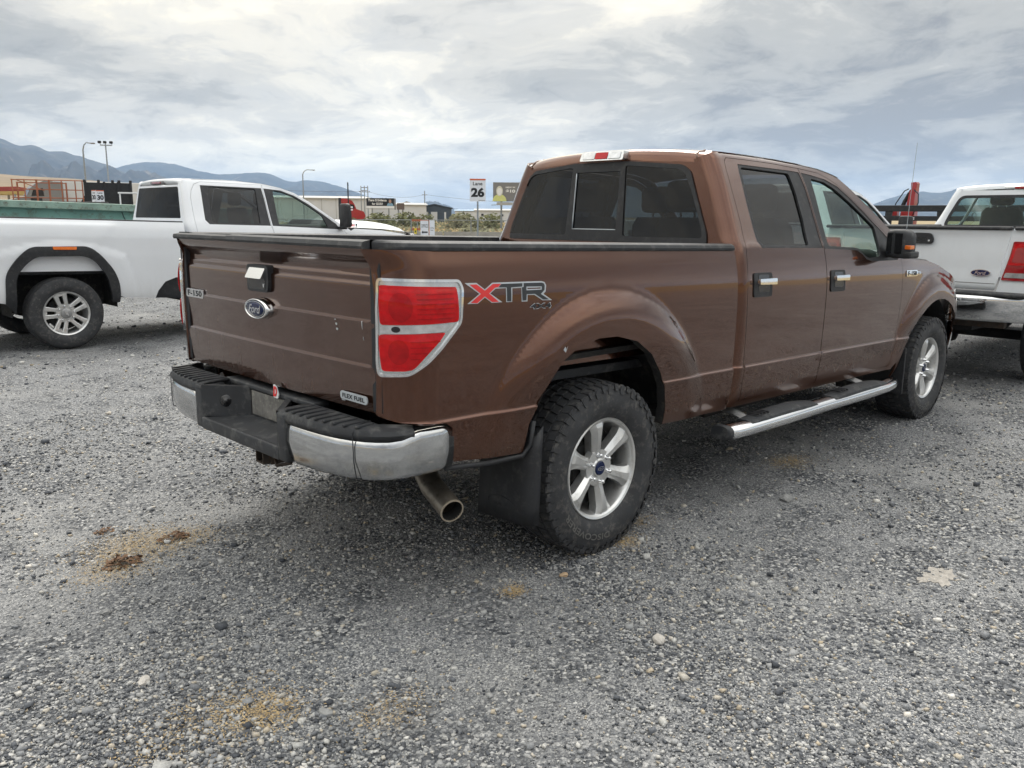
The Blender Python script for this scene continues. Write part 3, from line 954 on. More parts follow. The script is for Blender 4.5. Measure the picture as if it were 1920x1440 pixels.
def yside(x, z):
    y = SIDE(z)
    fd = .25 + .75 * sst(.70, 1.0, z)
    y = y + FLARE(np.hypot(x, z - .405)) * fd * (z < 1.34)
    y = y + FLARE(np.hypot(x - WB + .02, z - RK * WB - .405) + .09) * fd * (z < 1.36) * .9
    return y - .62 * np.clip(x - 4.25, 0, 9) ** 2 - .10 * np.clip(z - 1.05, 0, 9) * sst(3.3, 4.3, x)


XR, CR = -1.17, .19


def bedsurf(u, z):
    u = np.asarray(u, float); z = np.asarray(z, float)
    xr = XR - .032 * sst(1.335, 1.42, z)
    Y = yside(np.maximum(u, XR + CR), z)
    th = np.clip((XR + CR - u) / CR, 0, PI / 2); ex = np.clip((XR + CR - u) - CR * PI / 2, 0, 9)
    x = np.where(u > XR + CR, u, XR + CR - (XR + CR - (xr + CR) + CR) * np.sin(th)); y = -(Y - CR + CR * np.cos(th) - ex)
    return np.stack([x, y, z - RK * x], -1)


XC, CC = 1.075, .085


def cabsurf(u, z):
    u = np.asarray(u, float); z = np.asarray(z, float)
    xb = XC + .10 * np.clip(z - 1.40, 0, 9)
    Y = yside(np.maximum(u, xb + CC), z)
    th = np.clip((xb + CC - u) / CC, 0, PI / 2); ex = np.clip((xb + CC - u) - CC * PI / 2, 0, 9)
    x = np.where(u > xb + CC, u, xb + CC - CC * np.sin(th) - 0.06 * ex); y = -(Y - CC + CC * np.cos(th) - ex)
    return np.stack([x, y, z - RK * x], -1)


def backsurf(y, z):
    """cab back wall; seen from behind, u runs along -y"""
    y = np.asarray(y, float); z = np.asarray(z, float)
    xb = XC + .10 * np.clip(z - 1.40, 0, 9)
    Yc = np.maximum(SIDE(z) - CC, .3)
    x = xb - .040 * (1 - (y / Yc) ** 2)
    return np.stack([x, -y, z - RK * x], -1)


_tgz = [.78, .80, .84, .968, .9735, .9805, .986, 1.10, 1.138, 1.1435, 1.1505, 1.156, 1.27, 1.280, 1.2845, 1.2915, 1.297, 1.309, 1.3145, 1.3215, 1.327, 1.350, 1.39, 1.418, 1.43]
_tgx = [-1.150, -1.163, -1.168, -1.174, -1.1745, -1.1645, -1.164, -1.170, -1.1725, -1.173, -1.164, -1.1635, -1.164, -1.1635, -1.163, -1.153, -1.1525, -1.1525, -1.152, -1.142, -1.1415, -1.151, -1.190, -1.206, -1.206]
TGX = herm(_tgz, _tgx)


def tailsurf(u, z):
    """tailgate; u runs along -y"""
    u = np.asarray(u, float); z = np.asarray(z, float)
    x = TGX(z) + .014 * (u / .82) ** 2
    return np.stack([x, -u, z - RK * x], -1)


def rake(p):
    return (p[0], p[1], p[2] - RK * p[0])


DOOR_R = [(1.274, 1.917), (1.247, 1.898), (1.234, 1.85), (1.229, 1.754), (1.227, 1.654), (1.219, 1.553), (1.201, 1.468), (1.182, 1.391), (1.170, 1.298), (1.168, 1.154), (1.176, .977), (1.181, .828), (1.182, .764), (1.187, .667), (1.198, .575)]
SPLIT = [(2.100, 1.912), (2.117, 1.824), (2.125, 1.712), (2.121, 1.566), (2.112, 1.452), (2.106, 1.404), (2.103, 1.297), (2.103, 1.16), (2.104, 1.077), (2.105, .915), (2.104, .771), (2.104, .661), (2.101, .565)]
TOP1 = [(1.473, 1.920), (1.775, 1.920)]
TOP2 = [(2.350, 1.900), (2.475, 1.872), (2.586, 1.834), (2.728, 1.758), (2.879, 1.672), (3.037, 1.585), (3.14, 1.526), (3.235, 1.455)]
DOOR_F = [(3.278, 1.36), (3.284, 1.26), (3.290, 1.069), (3.284, .973), (3.264, .758), (3.250, .663), (3.236, .577)]
ROOFL = [(1.235, 1.944), (1.538, 1.949), (1.845, 1.947), (2.131, 1.938), (2.371, 1.923), (2.546, 1.900), (2.634, 1.880), (2.772, 1.814), (2.922, 1.731), (3.075, 1.645), (3.20, 1.572), (3.33, 1.480), (3.43, 1.395)]
FR1 = [(1.378, 1.888), (1.978, 1.889), (2.090, 1.886), (2.108, 1.812), (2.114, 1.71), (2.110, 1.566), (2.101, 1.452), (2.096, 1.427), (1.362, 1.425), (1.334, 1.462), (1.337, 1.549), (1.349, 1.695), (1.362, 1.835)]
GL1 = [(1.402, 1.874), (1.956, 1.872), (1.972, 1.75), (1.965, 1.60), (1.930, 1.443), (1.385, 1.442), (1.362, 1.475), (1.366, 1.56), (1.376, 1.70)]
FR2 = [(2.118, 1.886), (2.244, 1.878), (2.419, 1.862), (2.581, 1.822), (2.730, 1.745), (2.881, 1.660), (2.992, 1.590), (3.093, 1.530), (3.205, 1.440), (3.235, 1.365), (3.20, 1.345), (2.776, 1.340), (2.696, 1.354), (2.646, 1.386), (2.573, 1.412), (2.112, 1.424), (2.122, 1.452), (2.131, 1.566), (2.135, 1.71), (2.128, 1.82)]
GL2 = [(2.228, 1.858), (2.403, 1.845), (2.527, 1.807), (2.708, 1.722), (2.86, 1.640), (2.975, 1.570), (2.968, 1.50), (2.93, 1.375), (2.745, 1.362), (2.690, 1.378), (2.640, 1.408), (2.580, 1.430), (2.190, 1.440), (2.205, 1.56), (2.222, 1.72)]
ARCH_R = [(-.492, .745), (-.480, .771), (-.425, .859), (-.361, .952), (-.266, 1.008), (-.130, 1.036), (-.003, 1.036), (.148, 1.002), (.272, .930), (.377, .826), (.427, .740), (.458, .640), (.468, .548)]
TAIL = [(-1.212, 1.313), (-.887, 1.306), (-.871, 1.275), (-.886, 1.146), (-.967, 1.068), (-1.040, 1.000), (-1.102, .958), (-1.220, .951), (-1.229, 1.0), (-1.226, 1.2)]
ZR = (.764, .7675, .770, .7755, .781, .784, .787)


def brown_pickup():
    T = empty('pickup_truck', (0, 0, 0), 0, 'dusty brown crew cab pickup truck with chrome rear bumper, in the middle of the yard', 'pickup truck')
    P = MAT['brown']
    both = []

    def pn(*a, **k):
        o = panel(*a, **k); both.append(o); return o
    # ---- bedside with wheel arch
    out = [(-1.238, 1.413), (-.6, 1.414), (.3, 1.416), (1.066, 1.418), (1.067, 1.15), (1.072, .75), (1.078, .540)] + [(.475, .548)] + ARCH_R[::-1] + \
          [(-.515, .70), (-.53, .575), (-.72, .585), (-.90, .60), (-.915, .62), (-.925, .745), (-.96, .768), (-1.05, .776), (-1.14, .780), (-1.21, .793), (-1.238, .800)]
    bs = pn('bedside', bedsurf, out, P, T, holes=[inset(TAIL, .001)], step=.017, zrows=ZR)
    # wheel arch inner return and liner
    lip = ARCH_R
    mb = MB()
    n = len(lip)
    for k in range(n - 1):
        (x0, z0), (x1, z1) = lip[k], lip[k + 1]
        y0 = -float(yside(np.array(x0), np.array(z0))); y1 = -float(yside(np.array(x1), np.array(z1)))
        mb.add([(x0, y0 + .002, z0), (x1, y1 + .002, z1), (x1, y1 + .05, z1 + .004), (x0, y0 + .05, z0 + .004)], [(0, 1, 2, 3)])
    both.append(mb.build('arch_lip', MAT['liner'], T, tf=rake, smooth=True))
    mb = MB()
    rr = .63
    arc = [(rr * math.cos(t), .405 + rr * math.sin(t) * 1.06) for t in np.linspace(R(14), R(166), 26)]
    for (x0, z0), (x1, z1) in zip(arc[:-1], arc[1:]):
        mb.add([(x0, -.94, z0), (x1, -.94, z1), (x1, -.56, z1), (x0, -.56, z0)], [(0, 1, 2, 3)])
    mb.add([(x, -.56, z) for x, z in arc] + [(0, -.56, .3)], [tuple(range(len(arc) + 1))])
    both.append(mb.build('wheel_liner', MAT['liner'], T))
    both.append(MB().box(-.36, .42, -.90, -.62, .93, .955).build('liner_flange', MAT['liner'], T))
    both.append(MB().tube([(.42, -.93, .95), (.47, -.95, .7), (.48, -.95, .56)], .008, 6).build('liner_strap', MAT['steel'], T))
    # ---- tail light
    tl = empty('tail_light'); tl.parent = T
    S = bedsurf
    panel('lamp_housing', S, fillet(TAIL, .02), MAT['lens_edge'], tl, step=.02, thick=.03, off=.006)
    up = [(-1.202, 1.288), (-.910, 1.279), (-.906, 1.155), (-1.206, 1.148)]
    md = [(-1.210, 1.143), (-.918, 1.147), (-.960, 1.119), (-1.210, 1.113)]
    lo = [(-1.212, 1.107), (-.966, 1.115), (-1.037, 1.046), (-1.086, .990), (-1.110, .978), (-1.202, .975)]
    def bulged(zc, hz, amt):
        def f(u, z):
            u = np.asarray(u, float); z = np.asarray(z, float); e_ = 1e-3
            n_ = np.cross(S(u + e_, z) - S(u - e_, z), S(u, z + e_) - S(u, z - e_)); n_ = n_ / np.linalg.norm(n_, axis=-1, keepdims=True)
            return S(u, z) + n_ * (amt * (1 - np.clip(abs(z - zc) / hz, 0, 1) ** 2.2))[..., None]
        return f
    SU, SL = bulged(1.212, .066, .007), bulged(1.048, .066, .006)
    panel('lamp_bezel', S, fillet(TAIL, .02), MAT['chrome'], tl, holes=[inset(fillet(TAIL, .02), .010)], step=.02, thick=.008, off=.012)
    panel('upper_lens', SU, fillet(up, .012), MAT['red_lens'], tl, step=.02, thick=.006, off=.014)
    panel('reverse_lens', S, fillet(md, .006), MAT['clear_lens'], tl, step=.02, thick=.006, off=.011)
    panel('lower_lens', SL, fillet(lo, .014), MAT['red_lens'], tl, step=.02, thick=.006, off=.014)
    for k in range(6):
        z = 1.168 + k * .017
        panel('lens_rib', SU, [(-1.075, z), (-.93, z), (-.93, z + .004), (-1.075, z + .004)], MAT['red_lens_mid'], tl, step=.03, thick=.003, off=.0155)
    for k in range(4):
        z = 1.022 + k * .020
        panel('lens_rib', SL, [(-1.10, z), (-1.070 + .025 * k, z), (-1.070 + .025 * k, z + .004), (-1.10, z + .004)], MAT['red_lens_mid'], tl, step=.03, thick=.003, off=.0155)
    for u0, z0, r, S_ in ((-1.13, 1.21, .050, SU), (-1.14, 1.048, .044, SL)):
        panel('bulb_reflector', S_, [(u0 + r * .8 * math.cos(t), z0 + r * math.sin(t)) for t in np.linspace(0, 2 * PI, 28)[:-1]], MAT['red_lens_mid'], tl, step=.02, thick=.001, off=.0146)
    panel('bulb', S, [(-1.15 + .016 * math.cos(t), 1.13 + .011 * math.sin(t)) for t in np.linspace(0, 2 * PI, 14)[:-1]], MAT['gloss_black'], tl, step=.02, thick=.002, off=.0125)
    tl2 = tl.copy(); COL.objects.link(tl2); tl2.parent = T; tl2.scale = (1, -1, 1)
    for ch in list(tl.children):
        c = ch.copy(); COL.objects.link(c); c.parent = tl2
    # ---- bed rail caps, bed inside
    mb = MB()
    ins = lambda x: CR - math.sqrt(max(0, CR * CR - max(0, XR + CR - x) ** 2))
    ring = lambda x: [(x, min(y + ins(x), -.826), z) for y, z in ((-.957, 1.412), (-.960, 1.424), (-.953, 1.438), (-.935, 1.446), (-.885, 1.447), (-.868, 1.440), (-.864, 1.405))]
    mb.loft([ring(x) for x in (-1.172, -1.165, -1.155, -1.14, -1.12, -1.09, -1.05, -.98, -.5, .3, 1.02, 1.055)], True, True)
    cap = mb.build('bed_rail_cap', MAT['black_old'], T, angle=30, tf=rake); fix_normals(cap); both.append(cap)
    mb = MB().box(-1.12, 1.06, -.87, -.80, .90, 1.41)
    both.append(mb.build('bed_inner_wall', P, T, tf=rake))
    MB().box(-1.12, 1.06, -.80, .80, .82, .86).build('bed_floor', MAT['black_old'], T, tf=rake)
    MB().box(1.03, 1.062, -.86, .86, .86, 1.40).build('bed_front_wall', P, T, tf=rake)
    # ---- tailgate
    tg = empty('tailgate'); tg.parent = T
    tgo = [(-.819, .800), (.819, .800), (.821, .95), (.819, 1.30), (.815, 1.36), (.821, 1.416), (-.821, 1.416), (-.815, 1.36), (-.819, 1.30), (-.821, .95)]
    tgp = panel('tailgate_skin', tailsurf, tgo, MAT['brown_tg'], tg, step=.034, thick=.02, zrows=_tgz)
    MB().box(-1.135, -1.07, -.80, .80, .83, 1.40).build('tailgate_inner', P, tg, tf=rake)
    mb = MB()
    for a, b_, h in ((.825, .255, .004), (.250, -.825, .0)):
        o = MB().loft([[(-1.206 + h, y, 1.414), (-1.210 + h, y, 1.424), (-1.202, y, 1.440 - h), (-1.17, y, 1.447 - h), (-1.10, y, 1.445 - h), (-1.09, y, 1.41)] for y in (a, (a + b_) / 2, b_)], True, True).build('tailgate_cap', MAT['black_old'], tg, angle=30, tf=rake)
        fix_normals(o)
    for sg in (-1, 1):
        MB().box(-1.158, -1.12, min(sg * .80, sg * .86), max(sg * .80, sg * .86), .81, 1.40).build('gap_shade', MAT['ink'], T, tf=rake)  # added dark strip standing in for the shade inside the tailgate seam
    # handle
    hx = -1.166
    h = empty('tailgate_handle'); h.parent = T
    fn = lambda u, v, d: (hx - d, -u * .86 + .022, v * .92 + 1.262 - RK * hx)
    o = MB().prism(fillet([(-.105, -.062), (.100, -.062), (.112, -.02), (.110, .055), (.095, .064), (-.095, .064), (-.108, .05), (-.110, -.03)], .02), -.02, .014, fn).build('handle_bezel', MAT['black_old'], h, angle=30); fix_normals(o)
    o = MB().prism(fillet([(-.088, -.05), (.082, -.05), (.082, .0), (-.088, .0)], .012), .0142, .0155, fn).build('handle_pocket', MAT['gloss_black'], h); fix_normals(o)
    o = MB().prism(fillet([(-.082, .002), (.082, .002), (.088, .05), (-.076, .05)], .008), .010, .026, lambda u, v, d: fn(u, v, d + (.026 - v) * .45)).build('handle_lever', MAT['chrome'], h, angle=40); fix_normals(o)
    MB().prism([(.07 + .006 * math.cos(t), -.03 + .010 * math.sin(t)) for t in np.linspace(0, 2 * PI, 12)[:-1]], .0156, .018, fn).build('key_lock', MAT['chrome'], h)
    # oval emblem
    e = empty('oval_emblem'); e.parent = T
    ex = -1.172
    fe = lambda u, v, d: (ex - d, -u + .012, v + 1.132 - RK * ex)
    rings = []
    for s_, d in ((1.12, 0.0), (1.10, .020), (1.04, .030), (.97, .032), (.93, .028)):
        rings.append([fe(.094 * s_ * math.cos(t), .041 * s_ * math.sin(t), d) for t in np.linspace(0, 2 * PI, 49)[:-1]])
    o = MB().loft(rings, True, False).build('emblem_bezel', MAT['chrome'], e, smooth=True); fix_normals(o)
    rings = [[fe(.094 * s_ * math.cos(t), .041 * s_ * math.sin(t), d) for t in np.linspace(0, 2 * PI, 49)[:-1]] for s_, d in ((.94, .0285), (.5, .0315), (.05, .032))]
    o = MB().loft(rings, True, True).build('emblem_field', MAT['blue'], e, smooth=True); fix_normals(o)
    n = 48
    tt = np.linspace(0, 2 * PI, n + 1)[:-1]
    MB().add([fe(.083 * math.cos(t), .034 * math.sin(t), .0315) for t in tt] + [fe(.081 * math.cos(t), .0325 * math.sin(t), .032) for t in tt], [(i, (i + 1) % n, n + (i + 1) % n, n + i) for i in range(n)]).build('emblem_ring', MAT['chrome'], e)
    text('emblem_lettering', 'Ford', .108, .036, lambda u, v, d: fe(u, v, .0325 + d), MAT['chrome'], e, .001)
    # badges
    bx = -1.160
    fb = lambda u, v, d: (bx - d, -u + .705, v + 1.150 - RK * bx)
    bd = empty('model_badge'); bd.parent = T
    o = MB().prism(fillet([(-.098, -.021), (.092, -.021), (.098, -.005), (.094, .021), (-.092, .021), (-.098, .0)], .008), 0, .006, fb).build('badge_plate', MAT['chrome'], bd); fix_normals(o)
    text('badge_lettering', 'F150', .160, .028, lambda u, v, d: fb(u, v, .0068 + d), MAT['ink'], bd)
    fx = -1.168
    ff = lambda u, v, d: (fx - d, -u - .690, v + .846 - RK * fx)
    bd = empty('fuel_badge'); bd.parent = T
    o = MB().prism(fillet([(-.092, -.016), (.092, -.016), (.092, .016), (-.092, .016)], .015), 0, .005, ff).build('badge_plate', MAT['decal_silver'], bd); fix_normals(o)
    text('badge_lettering', 'FLEX', .150, .017, lambda u, v, d: ff(u, v, .0055 + d), MAT['ink'], bd, .001)
    # scuffs in the tailgate paint
    for u, z, w_, hh in ((.575, 1.12, .006, .006), (.578, 1.100, .007, .006), (.57, 1.137, .005, .003), (.745, 1.13, .0018, .022), (.748, 1.08, .0015, .010), (.60, .822, .012, .003)):
        panel('paint_chip', tailsurf, [(u + w_ * math.cos(t) * (1 + .3 * math.sin(3 * t)), z + hh * math.sin(t) * (1 + .3 * math.cos(2 * t))) for t in np.linspace(0, 2 * PI, 11)[:-1]], MAT['decal_silver'], tg, step=.02, thick=0, off=.0012)
    # ---- decal on the bedside
    dec = empty('bedside_decal'); dec.parent = T
    XO = [(-.8554, 1.2926), (-.7971, 1.2922), (-.7567, 1.2663), (-.7152, 1.2907), (-.5504, 1.2904), (-.4412, 1.2898), (-.4237, 1.2859), (-.4152, 1.2733), (-.4204, 1.2485), (-.4337, 1.2378), (-.3833, 1.2107), (-.44, 1.2117), (-.4875, 1.236), (-.5262, 1.2369), (-.5282, 1.211), (-.5608, 1.2114), (-.5597, 1.2665), (-.6097, 1.2664), (-.6139, 1.2129), (-.6464, 1.2131), (-.6447, 1.268), (-.7005, 1.2673), (-.7295, 1.25), (-.6672, 1.214), (-.7233, 1.2135), (-.759, 1.2354), (-.7962, 1.2137), (-.8487, 1.2144), (-.7865, 1.2504)]
    XH = [(-.5252, 1.265), (-.4488, 1.2649), (-.4493, 1.2594), (-.5257, 1.2599)]
    XX = [(-.8334, 1.2863), (-.7965, 1.286), (-.7571, 1.2617), (-.7127, 1.2857), (-.6689, 1.2852), (-.6868, 1.2728), (-.7033, 1.271), (-.7359, 1.2498), (-.6859, 1.2159), (-.7216, 1.2163), (-.7588, 1.2394), (-.7993, 1.2154), (-.8332, 1.2176), (-.7787, 1.2501)]
    XT = [(-.6673, 1.2845), (-.5513, 1.2844), (-.5547, 1.2712), (-.6161, 1.2695), (-.6185, 1.2155), (-.642, 1.2158), (-.6404, 1.2702), (-.6854, 1.2716)]
    XRR = [(-.5443, 1.2847), (-.4421, 1.2839), (-.4282, 1.2799), (-.4239, 1.2711), (-.4273, 1.2538), (-.4425, 1.2431), (-.4499, 1.2383), (-.4016, 1.2139), (-.4363, 1.2146), (-.4838, 1.2396), (-.5313, 1.24), (-.534, 1.2156), (-.5565, 1.2153), (-.5568, 1.2677), (-.5462, 1.2698)]
    XRH = [(-.5305, 1.2705), (-.4422, 1.2686), (-.4435, 1.2555), (-.5321, 1.2552)]
    panel('decal_border', bedsurf, XO, MAT['decal_silver'], dec, holes=[XH], step=.03, thick=0, off=.0010)
    panel('letter', bedsurf, XX, MAT['decal_red'], dec, step=.03, thick=0, off=.0016)
    panel('letter', bedsurf, XT, MAT['decal_black'], dec, step=.03, thick=0, off=.0016)
    panel('letter', bedsurf, XRR, MAT['decal_black'], dec, holes=[XRH], step=.03, thick=0, off=.0016)
    fs = lambda off: (lambda u, v, d: tuple(bedsurf(np.array(-.451 + u), np.array(1.190 + v)) + np.array([0, -off - d, 0])))
    text('small_lettering_edge', '4X4', .128, .024, fs(.0012), MAT['decal_silver'], dec)
    text('small_lettering', '4X4', .122, .019, fs(.0018), MAT['ink'], dec)
    # ---- mark on the flare
    panel('paint_chip', bedsurf, [(-.362, 1.005), (-.350, 1.018), (-.345, 1.006), (-.335, 1.020), (-.347, .992)], MAT['decal_silver'], T, step=.03, thick=0, off=.0012)
    # ---- cab side
    ulow = lambda z: XC + .10 * max(0, z - 1.4) + CC - CC * PI / 2 - .03
    rear = [(ulow(z), z) for z in (.545, .8, 1.1, 1.38, 1.42, 1.6, 1.8, 1.90)]
    cs_out = [(3.298, .548), (3.30, 1.07), (3.296, 1.26), (3.31, 1.375), (3.43, 1.385)] + ROOFL[::-1] + [(1.16, 1.935), (1.11, 1.92)] + rear[::-1]
    hole = DOOR_R[::-1] + TOP1 + [SPLIT[0]] + TOP2 + DOOR_F
    pn('cab_side', cabsurf, cs_out, P, T, holes=[hole], step=.034, zrows=ZR)
    d1 = inset(DOOR_R[::-1] + TOP1 + SPLIT, .0032)
    d2 = inset(SPLIT[::-1] + TOP2 + DOOR_F, .0032)
    for nm, d, fr, g, gm, hx0 in (('rear_door', d1, FR1, GL1, 'glass_dark', 1.325), ('front_door', d2, FR2, GL2, 'glass_clear', 2.250)):
        D = empty(nm); D.parent = T
        pn2 = []
        pn2.append(panel('door_skin', cabsurf, d, P, D, holes=[fr], step=.034, zrows=ZR))
        pn2.append(panel('window_frame', cabsurf, inset(fillet(fr, .02, 3), -.002), MAT['black'], D, holes=[fillet(g, .02, 3)], step=.04, thick=.02, off=-.003))
        pn2.append(panel('window_glass', cabsurf, inset(fillet(g, .02, 3), -.006), MAT[gm], D, step=.06, thick=0, off=-.014))
        # handle
        bz = fillet([(hx0 - .098, 1.158), (hx0 + .098, 1.158), (hx0 + .098, 1.291), (hx0 - .098, 1.291)], .02)
        pn2.append(panel('handle_bezel', cabsurf, bz, MAT['black'], D, step=.03, thick=.006, off=.006))
        pn2.append(panel('handle_pocket', cabsurf, fillet([(hx0 - .05, 1.250), (hx0 + .06, 1.250), (hx0 + .06, 1.280), (hx0 - .05, 1.280)], .008), MAT['gloss_black'], D, step=.03, thick=.001, off=.0068))
        pn2.append(panel('handle_pocket', cabsurf, fillet([(hx0 - .05, 1.185), (hx0 + .07, 1.185), (hx0 + .07, 1.222), (hx0 - .05, 1.222)], .008), MAT['gloss_black'], D, step=.03, thick=.001, off=.0068))
        pn2.append(panel('door_handle', cabsurf, fillet([(hx0 - .080, 1.227), (hx0 + .104, 1.225), (hx0 + .104, 1.258), (hx0 - .080, 1.256)], .007), MAT['chrome'], D, step=.03, thick=.03, off=.034))
        D2 = D.copy(); COL.objects.link(D2); D2.parent = T; D2.scale = (1, -1, 1)
        for o in pn2:
            c = o.copy(); COL.objects.link(c); c.parent = D2
    # ---- roof
    rx = [p[0] for p in ROOFL[:7]]; rz = [p[1] for p in ROOFL[:7]]
    xs = list(np.linspace(1.235, 2.634, 22))
    zr = np.interp(xs, rx, rz)
    vv = np.linspace(-1, 1, 33)
    rows = []
    xb = float(XC + .10 * .5)
    for dx, dz, k in ((-.002, -.075, 1.0), (.004, -.045, 1.0), (.018, -.020, .995), (.045, -.006, .99), (.085, 0, .985)):
        rows.append([(xb - .036 * (1 - v * v) + dx + .03 * abs(v) ** 6, v * k * (.735 if dz < -.04 else .72), 1.945 + dz + .038 * (1 - v * v) - .012 * abs(v) ** 8) for v in vv])
    for x, z in zip(xs, zr):
        Y = float(SIDE(z)) + .003
        rows.append([(x, v * Y, z + .040 * (1 - abs(v) ** 2.2) + .003) for v in vv])
    o = MB().loft(rows, False, False).build('roof', P, T, smooth=True, tf=rake); fix_normals(o)
    if o.data.polygons[len(o.data.polygons) // 2].normal.z < 0: o.data.flip_normals()
    for sg in (2, -3):
        MB().tube([Vector(r_[sg]) + Vector((0, 0, .0015)) for r_ in rows[1:6]], .0050, 8).build('roof_ditch_molding', MAT['brown_line'], T, smooth=True, tf=rake)
    # ---- back wall and rear window
    Y0 = lambda z: float(SIDE(z)) - CC + .0
    bo = [(-Y0(.62), .62), (Y0(.62), .62), (Y0(1.3), 1.3), (Y0(1.6), 1.6), (Y0(1.85), 1.85), (Y0(1.885) - .01, 1.885), (0, 1.925), (-Y0(1.885) + .01, 1.885), (-Y0(1.85), 1.85), (-Y0(1.6), 1.6), (-Y0(1.3), 1.3)]
    gk = fillet([(-.838, 1.437), (.838, 1.437), (.832, 1.49), (.735, 1.70), (.675, 1.835), (.62, 1.872), (.235, 1.903), (-.235, 1.903), (-.62, 1.872), (-.675, 1.835), (-.735, 1.70), (-.832, 1.49)], .02)
    # the gasket is wider than the flat of the wall: it wraps the corner, so clip the wall hole to the wall
    gk2 = [(max(-.775, min(.775, a)), b) for a, b in gk]
    gk = [(a * .925, b) for a, b in gk]
    panel('cab_back', backsurf, bo, P, T, holes=[inset(gk, .004)], step=.05)
    rw = empty('rear_window'); rw.parent = T
    sld = [(-.185, 1.505), (.175, 1.505), (.150, 1.848), (-.200, 1.848)]
    sld = [(-.192, 1.505), (.160, 1.505), (.155, 1.848), (-.190, 1.848)]
    pr = fillet([(.213, 1.470), (.745, 1.470), (.735, 1.52), (.650, 1.72), (.592, 1.825), (.545, 1.850), (.190, 1.880)], .02)
    pl = [(-a - .03, b) for a, b in pr][::-1]
    panel('window_frame', backsurf, gk, MAT['black'], rw, holes=[pr, pl, sld], step=.04, thick=.02, off=.012)
    panel('pane', backsurf, inset(pr, -.006), MAT['glass_rear'], rw, step=.06, thick=0, off=.006)
    panel('pane', backsurf, inset(pl, -.006), MAT['glass_rear'], rw, step=.06, thick=0, off=.006)
    panel('pane', backsurf, inset(sld, -.006), MAT['glass_rear'], rw, step=.06, thick=0, off=.002)
    def strip(a, b_, w_):
        mb = MB(); pp = [tuple(backsurf(np.array(a[0] + (b_[0] - a[0]) * k / 6), np.array(a[1] + (b_[1] - a[1]) * k / 6)) + np.array([-.009, 0, 0])) for k in range(7)]
        mb.tube(pp, w_, 6).build('slider_trim', MAT['decal_silver'], rw, smooth=True)
    strip((-.188, 1.845), (-.188, 1.508), .004); strip((-.188, 1.508), (.157, 1.508), .0035)
    # high lamp
    hl = empty('high_stop_lamp'); hl.parent = T
    fl = lambda u, v, d: (1.075 - d + .028 * (v / .03) * .4, -u - .02, v + 1.943)
    hw = .168
    o = MB().prism(fillet([(-hw, -.030), (hw, -.030), (hw * .96, .028), (-hw * .96, .028)], .012), -.03, .016, fl).build('lamp_housing', MAT['lens_edge'], hl, angle=40, tf=rake); fix_normals(o)
    for a, b_, m_ in ((-.145, -.052, 'clear_lens'), (-.047, .047, 'red_lens'), (.052, .145, 'clear_lens')):
        o = MB().prism(fillet([(a, -.020), (b_, -.020), (b_, .018), (a, .018)], .006), .014, .020, fl).build('lamp_lens', MAT[m_], hl, tf=rake); fix_normals(o)
    # ---- fender, hood, nose
    ar = .565
    cxw, czw = WB - .02, .405 + RK * WB
    farch = [(cxw + ar * math.cos(t) * 1.0, czw + ar * math.sin(t) * .98) for t in np.linspace(R(186), R(-14), 22)]
    fo = [(3.245, .565), (3.262, .663)] + [(3.272, .758), (3.291, .973), (3.297, 1.069), (3.291, 1.26), (3.296, 1.352)] + \
         [(3.45, 1.354), (3.81, 1.335), (4.05, 1.295), (4.30, 1.225), (4.50, 1.15), (4.62, 1.09), (4.65, .95), (4.64, .80)] + farch[::-1] + [(3.35, .60), (3.29, .552)]
    fo = [p for p in fo]
    # drop arch points that leave the fender
    pn('front_fender', cabsurf, fo, P, T, step=.02, zrows=ZR)
    mb = MB()
    arc = [(cxw + .60 * math.cos(t), czw + .60 * math.sin(t)) for t in np.linspace(R(-14), R(194), 24)]
    for (x0, z0), (x1, z1) in zip(arc[:-1], arc[1:]):
        mb.add([(x0, -.92, z0), (x1, -.92, z1), (x1, -.52, z1), (x0, -.52, z0)], [(0, 1, 2, 3)])
    mb.add([(x, -.52, z) for x, z in arc] + [(cxw, -.52, .3)], [tuple(range(len(arc) + 1))])
    both.append(mb.build('wheel_liner', MAT['liner'], T, tf=rake))
    # hood
    rows = []
    for x in np.linspace(3.42, 4.86, 16):
        ze = np.interp(x, [3.3, 3.45, 3.81, 4.05, 4.30, 4.50, 4.62, 4.9], [1.352, 1.354, 1.335, 1.295, 1.235, 1.19, 1.16, 1.08])
        Y = float(yside(np.array(min(x, 4.70)), np.array(1.25))) - .03
        rows.append([(x - .10 * abs(v) ** 2 * sst(4.4, 4.86, x), v * Y, ze + .075 * (1 - abs(v) ** 2.5) * (1 - .5 * sst(4.5, 4.9, x)) + .006) for v in np.linspace(-1, 1, 21)])
    o = MB().loft(rows, False, False).build('hood', P, T, smooth=True, tf=rake); fix_normals(o)
    if o.data.polygons[100].normal.z < 0: o.data.flip_normals()
    # grille, headlights, front bumper
    MB().rbox(4.60, 4.80, -.66, .66, .72, 1.12, .03).build('radiator_grille', MAT['chrome'], T, angle=30, tf=rake)
    for k in range(3):
        MB().box(4.795, 4.815, -.58, .58, .78 + k * .11, .86 + k * .11).build('grille_opening', MAT['gloss_black'], T, tf=rake)
    hd = panel('headlight', cabsurf, [(4.52, .90), (4.66, .86), (4.67, 1.06), (4.58, 1.10), (4.51, 1.09)], MAT['lens_edge'], T, step=.03, thick=.03, off=.004); both.append(hd)
    for sg in (1,):
        hb = MB().rbox(4.50, 4.74, -.86, -.62, .84, 1.10, .03); both.append(hb.build('headlight_body', MAT['clear_lens'], T, angle=30, tf=rake))
    rows = []
